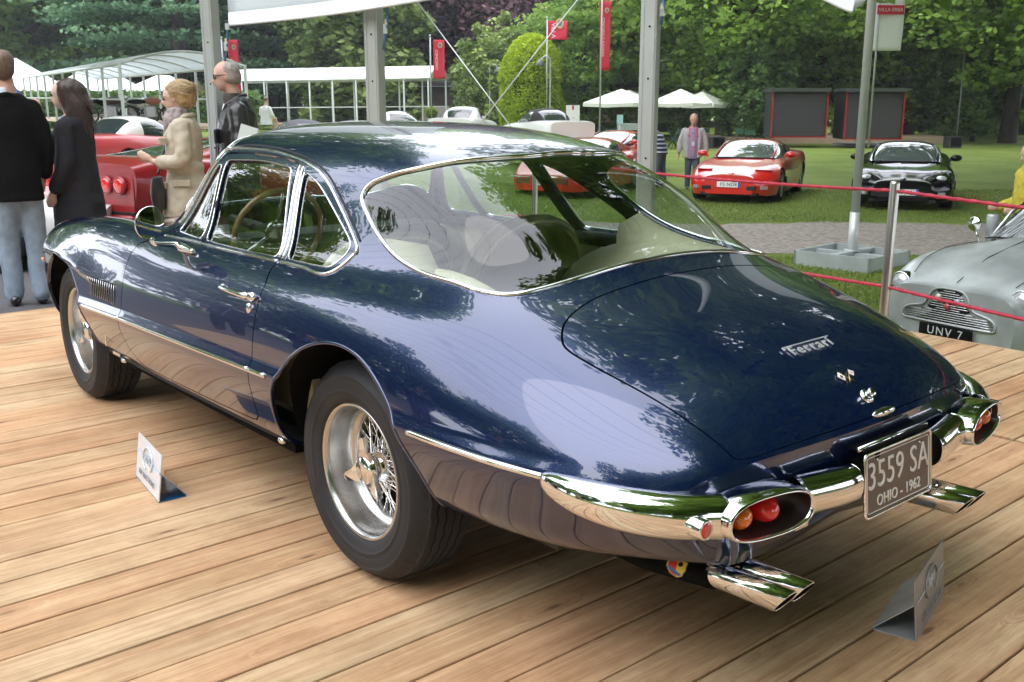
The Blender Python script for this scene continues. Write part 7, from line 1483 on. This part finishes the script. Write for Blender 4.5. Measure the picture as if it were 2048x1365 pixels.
# little open classic with a white hard top further back
OLD = [[(x, y*.86, z*1.0+.04) for x, y, z in L] for L in C5]; CABO = dict(prof=[(.5, .90, .58, .87), (.25, 1.13, .62, .87), (-.05, 1.27, .62, .87), (-.45, 1.30, .61, .87), (-.8, 1.22, .58, .88), (-1.05, 1.0, .50, .89), (-1.12, .92, .46, .89)], scr=.05, rear=-.70, bp=-.6)
def classic(px, ybase, Y, rz, paint, roof, label, rear_light=True, zs=None):
    q = at(px, ybase, Y); z = float(gz(q[0], Y)); e = sports_car((q[0], Y, z if zs is None else zs), rz, paint, label, OLD, STN, (1.25, -1.25), .80, .33, CABO, roof, None); b = MB(); b.tube([(-2.27, -.62, .48), (-2.33, 0, .48), (-2.27, .62, .48)], .03, 8); b.tube([(2.22, -.5, .42), (2.30, 0, .42), (2.22, .5, .42)], .03, 8); b.build('bumper', [M_CHROME], e)
    if rear_light:
        for sd in (1, -1): b = MB(); b.ball((-2.24, sd*.60, .70), (.03, .05, .05), 0, 8); b.build('tail_light', [M_LENSR], e)
    return e
classic(282, 290, 21.5, R(68), mat('faded_red_paint', (.55, .05, .06), .35, coat=.7), M_WHTP, 'old red roadster with a white hard top behind the woman in beige', zs=-.12)
classic(932, 240, 33, R(80), M_WHTP, M_WHTP, 'white car showing only its roof above the coupe, below the long tent end', zs=.06)
classic(1082, 262, 31, R(112), M_WHTP, MATS['soft_top_black'], 'white convertible with a black soft top seen from behind beyond the coupe roof', zs=.0)
classic(632, 246, 26, R(20), M_WHTP, mat('cover_grey', (.12, .12, .14), .7), 'pale open car with a dark folded hood, its top edge just above the coupe roof', zs=-.25)
classic(812, 240, 36, R(5), M_WHTP, M_WHTP, 'small white car whose roof line shows right of the middle tent post', zs=-.1)
# pale car whose wheel shows at the left edge
q = at(-30, 530, 8.9); e = sports_car((q[0]-1.45, 9.6, -.12), R(10), M_WHTP, 'white car at the left edge, only its front wheel and wing in view', C5, STN, (1.32, -1.36), .93, .33, CAB5, M_WHTP)
# blue and cream display behind the man in the blazer
q = at(45, 180, 11.5); e = empty('display_sail', (q[0], 11.5, -.1), 0, 'royal blue curved sail with a cream panel behind the man in the blazer', 'display'); V = []
for j in range(13):
    for i in range(9): t, s_ = i/8, j/12; V.append((-.45+(.25+.72*math.sin(s_*1.5))*t, .25*math.sin(2*t), 2.08-1.5*s_-.45*t*t))
o = mesh_obj('sail', V, [(j*9+i, (j+1)*9+i, (j+1)*9+i+1, j*9+i+1) for j in range(12) for i in range(8)], mat('fabric_royal_blue', (.03, .045, .42), .6), e, True); o.modifiers.new('thickness', 'SOLIDIFY').thickness = .01
b = MB(); b.add([(-.45, -.06, 1.75), (-.45, -.06, 1.0), (-.05, -.02, 1.2), (-.15, -.03, 1.55)], [(0, 1, 2, 3)]); b.build('cream_panel', [mat('fabric_cream', (.7, .62, .45), .7)], e); b = MB(); b.tube([(-.45, 0, 0), (-.45, 0, 2.1)], .02, 8); b.build('mast', [M_POLE], e)

# ================================================================== motorcycles under the tent
def motorcycle(px, Y, rz, lab, m):
    q = at(px, 250, Y); e = empty('motorcycle', (q[0], Y, q[2]), rz, lab, 'motorcycle', 'old motorcycles under the arched tent')
    for x in (-.68, .68):
        b = MB(); b.lathe([(.31, -.04), (.335, 0), (.31, .04), (.27, .03), (.27, -.03)], 24, 0, 'y', (x, 0, .335), close=True)
        for k in range(8): a = k*math.pi/4; b.tube([(x, 0, .335), (x+.28*math.cos(a), 0, .335+.28*math.sin(a))], .006, 3, 1)
        b.build('wheel', [M_TYRE2, M_CHROME2], e)
    b = MB(); b.tube([(.68, 0, .34), (.45, 0, 1.02)], .035, 6, 0); b.tube([(.42, -.32, 1.05), (.48, 0, 1.05), (.42, .32, 1.05)], .018, 6, 0); b.build('fork', [M_CHROME2], e)
    b = MB(); b.ball((.15, 0, .82), (.30, .14, .14), 0, 8); b.build('tank', [m], e); b = MB(); b.ball((-.38, 0, .80), (.34, .13, .08), 0, 8); b.build('saddle', [M_BLACK], e); b = MB(); b.box((.05, 0, .48), (.42, .26, .40), bev=.06); b.tube([(0, .14, .35), (-.7, .16, .30)], .04, 8); b.build('engine', [M_ALLOY], e); b = MB(); b.ball((.55, 0, .92), (.09, .09, .09), 0, 8); b.build('headlamp', [M_CHROME], e)
for px, Y, rz, lab, c_ in ((222, 36, .5, 'leftmost old motorcycle under the arched tent', (.05, .02, .02)), (262, 37, .4, 'second old motorcycle, with a silver tank', (.5, .52, .5)), (300, 36.5, .5, 'third old motorcycle, with an orange-brown tank', (.35, .12, .05)), (238, 41, .3, 'old motorcycle in the second row, dark green tank', (.03, .08, .05)), (282, 42, .3, 'old motorcycle in the second row, pale tank', (.6, .6, .55))):
    motorcycle(px, Y, rz, lab, mat('tank_%d' % px, c_, .3, .2, coat=.8))
hh = empty('hedge', (at(250, 225, 60)[0], 60, 0), 0, 'dark green hedge behind the arched tent', 'hedge'); g = np.random.default_rng(8); n = 6000
V, F, T = leaves(np.stack([g.uniform(-9, 8, n), g.uniform(-.8, .8, n), g.uniform(0, 1, n)**.8*2.2], 1), g.uniform(.12, .3, n), g.uniform(0, .8, n), seed=2); leaf_obj('foliage', V, F, T, LM_DEEP, hh)

# ================================================================== silver coupe at the deck edge
M_SIL = mat('aged_silver', (.40, .43, .43), .38, .35, coat=.25, coat_rough=.25, var=.22, vscale=3.5, bump=.12, bscale=18)
DST = [2.12, 2.06, 1.98, 1.85, 1.7, 1.5, 1.25, 1.0, .75, .5, .2, -.1, -.5, -1.0, -1.5, -1.9, -2.1]
DB = [[(2.10, .60, .18), (1.85, .74, .20), (1.2, .80, .24), (0, .80, .26), (-2.1, .6, .35)], [(2.12, .62, .34), (1.85, .80, .36), (1.2, .83, .40), (0, .82, .42), (-2.1, .66, .5)], [(2.10, .62, .50), (1.85, .82, .58), (1.5, .84, .66), (1.2, .83, .62), (0, .82, .62), (-2.1, .66, .64)], [(2.06, .60, .63), (1.85, .76, .76), (1.5, .79, .88), (1.2, .78, .90), (.5, .76, .90), (0, .78, .90), (-1.4, .76, .95), (-2.1, .58, .72)], [(2.05, .50, .69), (1.85, .60, .83), (1.5, .62, .93), (1.2, .61, .95), (.5, .62, .95), (0, .68, .95), (-1.4, .6, 1.0), (-2.1, .45, .76)],
      [(2.06, .36, .70), (1.85, .42, .80), (1.5, .44, .90), (1.0, .44, .98), (.5, .46, 1.0), (-1.4, .4, 1.1), (-2.1, .3, .80)], [(2.09, .18, .70), (1.85, .22, .84), (1.5, .24, .95), (1.0, .24, 1.04), (.5, .24, 1.05), (-1.4, .2, 1.15), (-2.1, .15, .82)], [(2.10, 0, .70), (1.85, 0, .86), (1.5, 0, .97), (1.0, 0, 1.06), (.5, 0, 1.07), (-1.4, 0, 1.17), (-2.1, 0, .82)]]
CABD = dict(prof=[(.62, 1.02, .66, .98), (.42, 1.20, .68, .97), (.22, 1.36, .68, .96), (0, 1.44, .67, .96), (-.4, 1.47, .66, .97), (-.9, 1.42, .64, .98), (-1.4, 1.26, .56, 1.0), (-1.8, 1.05, .4, .98)], scr=.14, rear=-.85, bp=-.5)
HDB = R(-147); fwd = np.array([math.cos(HDB), math.sin(HDB), 0]); pos = np.array([3.35, 7.5, -.56])-fwd*2.1*.85
e = sports_car(pos, HDB, M_SIL, 'weathered silver vintage coupe with a slatted T-shaped grille beside the deck edge', DB, DST, (1.18, -1.33), .80, .35, CABD, M_SIL, scr_m=M_DGL); e.name = 'vintage_coupe'; e.scale = (.85, .85, .85)
b = MB(); rows_ = 15
for i in range(rows_):
    z = .395+i*.0205; hw = (.46-.05*(i/5) if i < 5 else (.40-.30*min(1, (i-4)/2.2) if i < 7 else .205-.012*(i-7)))
    if i > 12: hw -= .03*(i-12)
    pts = [(2.150-.03*(y/.6)**2-(z-.40)*.04, y, z) for y in np.linspace(-hw, hw, 11)]; b.tube(pts, .0052, 5, 0)
b.build('grille_slats', [M_CHROME2], e)['kind'] = 'stuff'
b = MB(); out = [(-.47, .385), (-.47, .46), (-.40, .50), (-.24, .53), (-.205, .60), (-.17, .68), (-.10, .705), (.10, .705), (.17, .68), (.205, .60), (.24, .53), (.40, .50), (.47, .46), (.47, .385)]
P_ = [(2.146-.03*(y/.6)**2-(z-.40)*.04, y, z) for y, z in soft(out, .03, 2)]; b.tube(P_+[P_[0]], .011, 6, 0, False); P2 = [(p[0]-.012, p[1], p[2]) for p in P_]; b.add(P2+[(2.13, 0, .5)], [(i, (i+1) % len(P2), len(P2)) for i in range(len(P2))], 1); b.build('grille_frame', [M_SIL, M_INLET], e)
for sd in (1, -1):
    b = MB(); b.lathe([(0, .05), (.04, .045), (.075, .028), (.09, .008)], 28, 1, 'x'); b.lathe([(.088, .012), (.098, .018), (.108, .006), (.108, -.08)], 28, 0, 'x'); b.build('headlamp', [M_CHROME, M_LAMPC], e, loc=(2.00, sd*.60, .665))
    b = MB(); b.lathe([(0, .03), (.025, .02), (.032, .0)], 16, 1, 'x'); b.lathe([(.030, .003), (.037, .006), (.04, -.04)], 16, 0, 'x'); b.build('side_lamp', [M_CHROME, M_LAMPC], e, loc=(2.08, sd*.60, .50))
b = MB(); b.box((0, 0, 0), (.02, .52, .11)); o = b.build('number_plate', [M_BLACK], e, loc=(2.17, .02, .315)); text_obj('lettering', 'UNV 7', .105, mat('plate_silver', (.5, .52, .52), .5), o, basis((.012, 0, 0), (0, 1, 0), (0, 0, 1)), .001, spacing=1.25)
for y, z, c_ in ((-.10, .62, (.5, .55, .4)), (.09, .60, (.35, .4, .45)), (0, .545, (.45, .08, .08))): b = MB(); b.lathe([(0, .01), (.028, .008), (.03, 0)], 16, 0, 'x'); b.build('badge', [mat('badge_%d' % int(z*1000), c_, .3, .3)], e, loc=(2.165-(z-.4)*.1, y, z))
b = MB(); b.tube([(.60, -.72, .92), (.62, -.76, 1.06)], .012, 6, 0); b.lathe([(.0, .03), (.07, .01), (.078, -.01), (.05, -.06), (0, -.08)], 20, 0, 'x', (.64, -.77, 1.12)); b.build('spot_lamp', [M_CHROME], e)
b = MB(); b.lathe([(0, .22), (.055, .22), (.06, .20), (.055, .0), (.05, -.06)], 18, 0, 'z', (.44, -.70, .99)); b.build('wing_vent', [M_SIL], e)
b = MB(); b.tube([(2.04, .0, .755), (1.6, 0, .945), (1.0, 0, 1.065), (.7, 0, 1.08)], .004, 4, 0)
for sd in (1, -1): b.tube(spline([(1.95, sd*.50, .775), (1.7, sd*.56, .885), (1.3, sd*.60, .955), (.8, sd*.62, .965)], 4), .004, 4, 0)
b.build('bonnet_line', [M_INLET], e)
b = MB(); b.lathe([(0, .004), (.13, .0), (.13, -.02)], 24, 0); o = b.build('race_roundel', [mat('roundel_white', (.7, .7, .7), .5, var=.2, vscale=8)], e, loc=(1.15, .22, 1.045)); o.scale = (1, .7, 1); o.rotation_euler = (0, R(8), 0)
b = MB(); b.tube([(.60, -.66, .99), (.62, 0, 1.02), (.60, .66, .99)], .012, 6); b.tube([(.60, -.60, 1.0), (.30, -.585, 1.24), (.10, -.50, 1.38)], .016, 6); b.tube([(.60, .60, 1.0), (.30, .585, 1.24), (.10, .50, 1.38)], .016, 6); b.build('screen_frame', [M_CHROME2], e)

# ================================================================== small easel signs on the deck
M_ACR = mat('sign_acrylic', (.66, .70, .75), .25, coat=.4); M_ACB = mat('sign_blue', (.015, .12, .30), .15, coat=1.)
def tent_sign(A, B, back, h, lab, f, bk, ang):
    "folded sheet: face A-B on the deck, leaning, foot sheet behind"
    A, B = np.array(A), np.array(B); d = B-A; w = np.linalg.norm(d); d /= w; nrm = np.array([d[1], -d[0], 0]); e = empty('easel_sign', tuple(A), math.atan2(d[1], d[0]), lab, 'sign', 'folded display signs on the deck')
    V = [(0, 0, 0), (w, 0, 0), (w, math.sin(ang)*h, math.cos(ang)*h), (0, math.sin(ang)*h, math.cos(ang)*h)]; o = mesh_obj('face', V, [(0, 1, 2, 3)], f, e); o.modifiers.new('t', 'SOLIDIFY').thickness = .004
    V = [(0, 0, .003), (w, 0, .003), (w, back, .003), (0, back, .003)]; o = mesh_obj('foot', V, [(0, 1, 2, 3)], bk, e); o.modifiers.new('t', 'SOLIDIFY').thickness = .003
    V = [(0, back, .005), (w, back, .005), (w, math.sin(ang)*h*.62-.004, math.cos(ang)*h*.62), (0, math.sin(ang)*h*.62-.004, math.cos(ang)*h*.62)]; o = mesh_obj('stay', V, [(0, 1, 2, 3)], bk, e); o.modifiers.new('t', 'SOLIDIFY').thickness = .003
    Mx = Matrix.Rotation(R(90)-ang, 4, 'X'); P0 = lambda x, z: Matrix.Translation((x, math.sin(ang)*z-.004, math.cos(ang)*z)) @ Mx
    b = MB(); c_ = [(w*.20*math.cos(a), h*.25*math.sin(a), .0) for a in np.linspace(R(-50), R(250), 26)]; b.tube(c_, .0028, 6, 0)
    o = b.build('embossed_ring', [f], e); o.matrix_local = P0(w/2, h*.64)
    text_obj('lettering', 'RM', h*.30, mat('emboss_pale', (.50, .54, .60), .4), e, P0(w/2, h*.64), .0012); text_obj('lettering', 'RM AUCTIONS', h*.17, mat('print_slate', (.18, .2, .24), .5), e, P0(w/2, h*.24), .0006, spacing=1.1); return e
a_ = onz(317, 1006); b_ = onz(272, 952)
tent_sign(b_, a_, .10, .175, 'white folded sign with a blue back standing on the boards left of the rear wheel', M_ACR, M_ACB, R(8))
a_ = onz(1833, 1285); b_ = onz(1888, 1192); 
tent_sign(a_, b_, .115, .175, 'grey folded sign standing on the boards at the lower right, seen edge-on', mat('sign_grey', (.30, .29, .27), .35, .2), mat('sign_grey_back', (.42, .44, .45), .4, .3, var=.2, vscale=12), R(6))
# ================================================================== air
def haze(density):
    m = bpy.data.materials.new('haze_air'); m.use_nodes = True; n = m.node_tree.nodes; n.clear(); o = n.new('ShaderNodeOutputMaterial'); v = n.new('ShaderNodeVolumePrincipled'); v.inputs['Color'].default_value = (.90, .95, 1, 1); v.inputs['Density'].default_value = density; v.inputs['Anisotropy'].default_value = .2
    m.node_tree.links.new(v.outputs[0], o.inputs['Volume']); b = MB(); b.box((0, 70, 19), (320, 330, 46)); h = b.build('haze', [m]); h['kind'] = 'stuff'
haze(.0007)
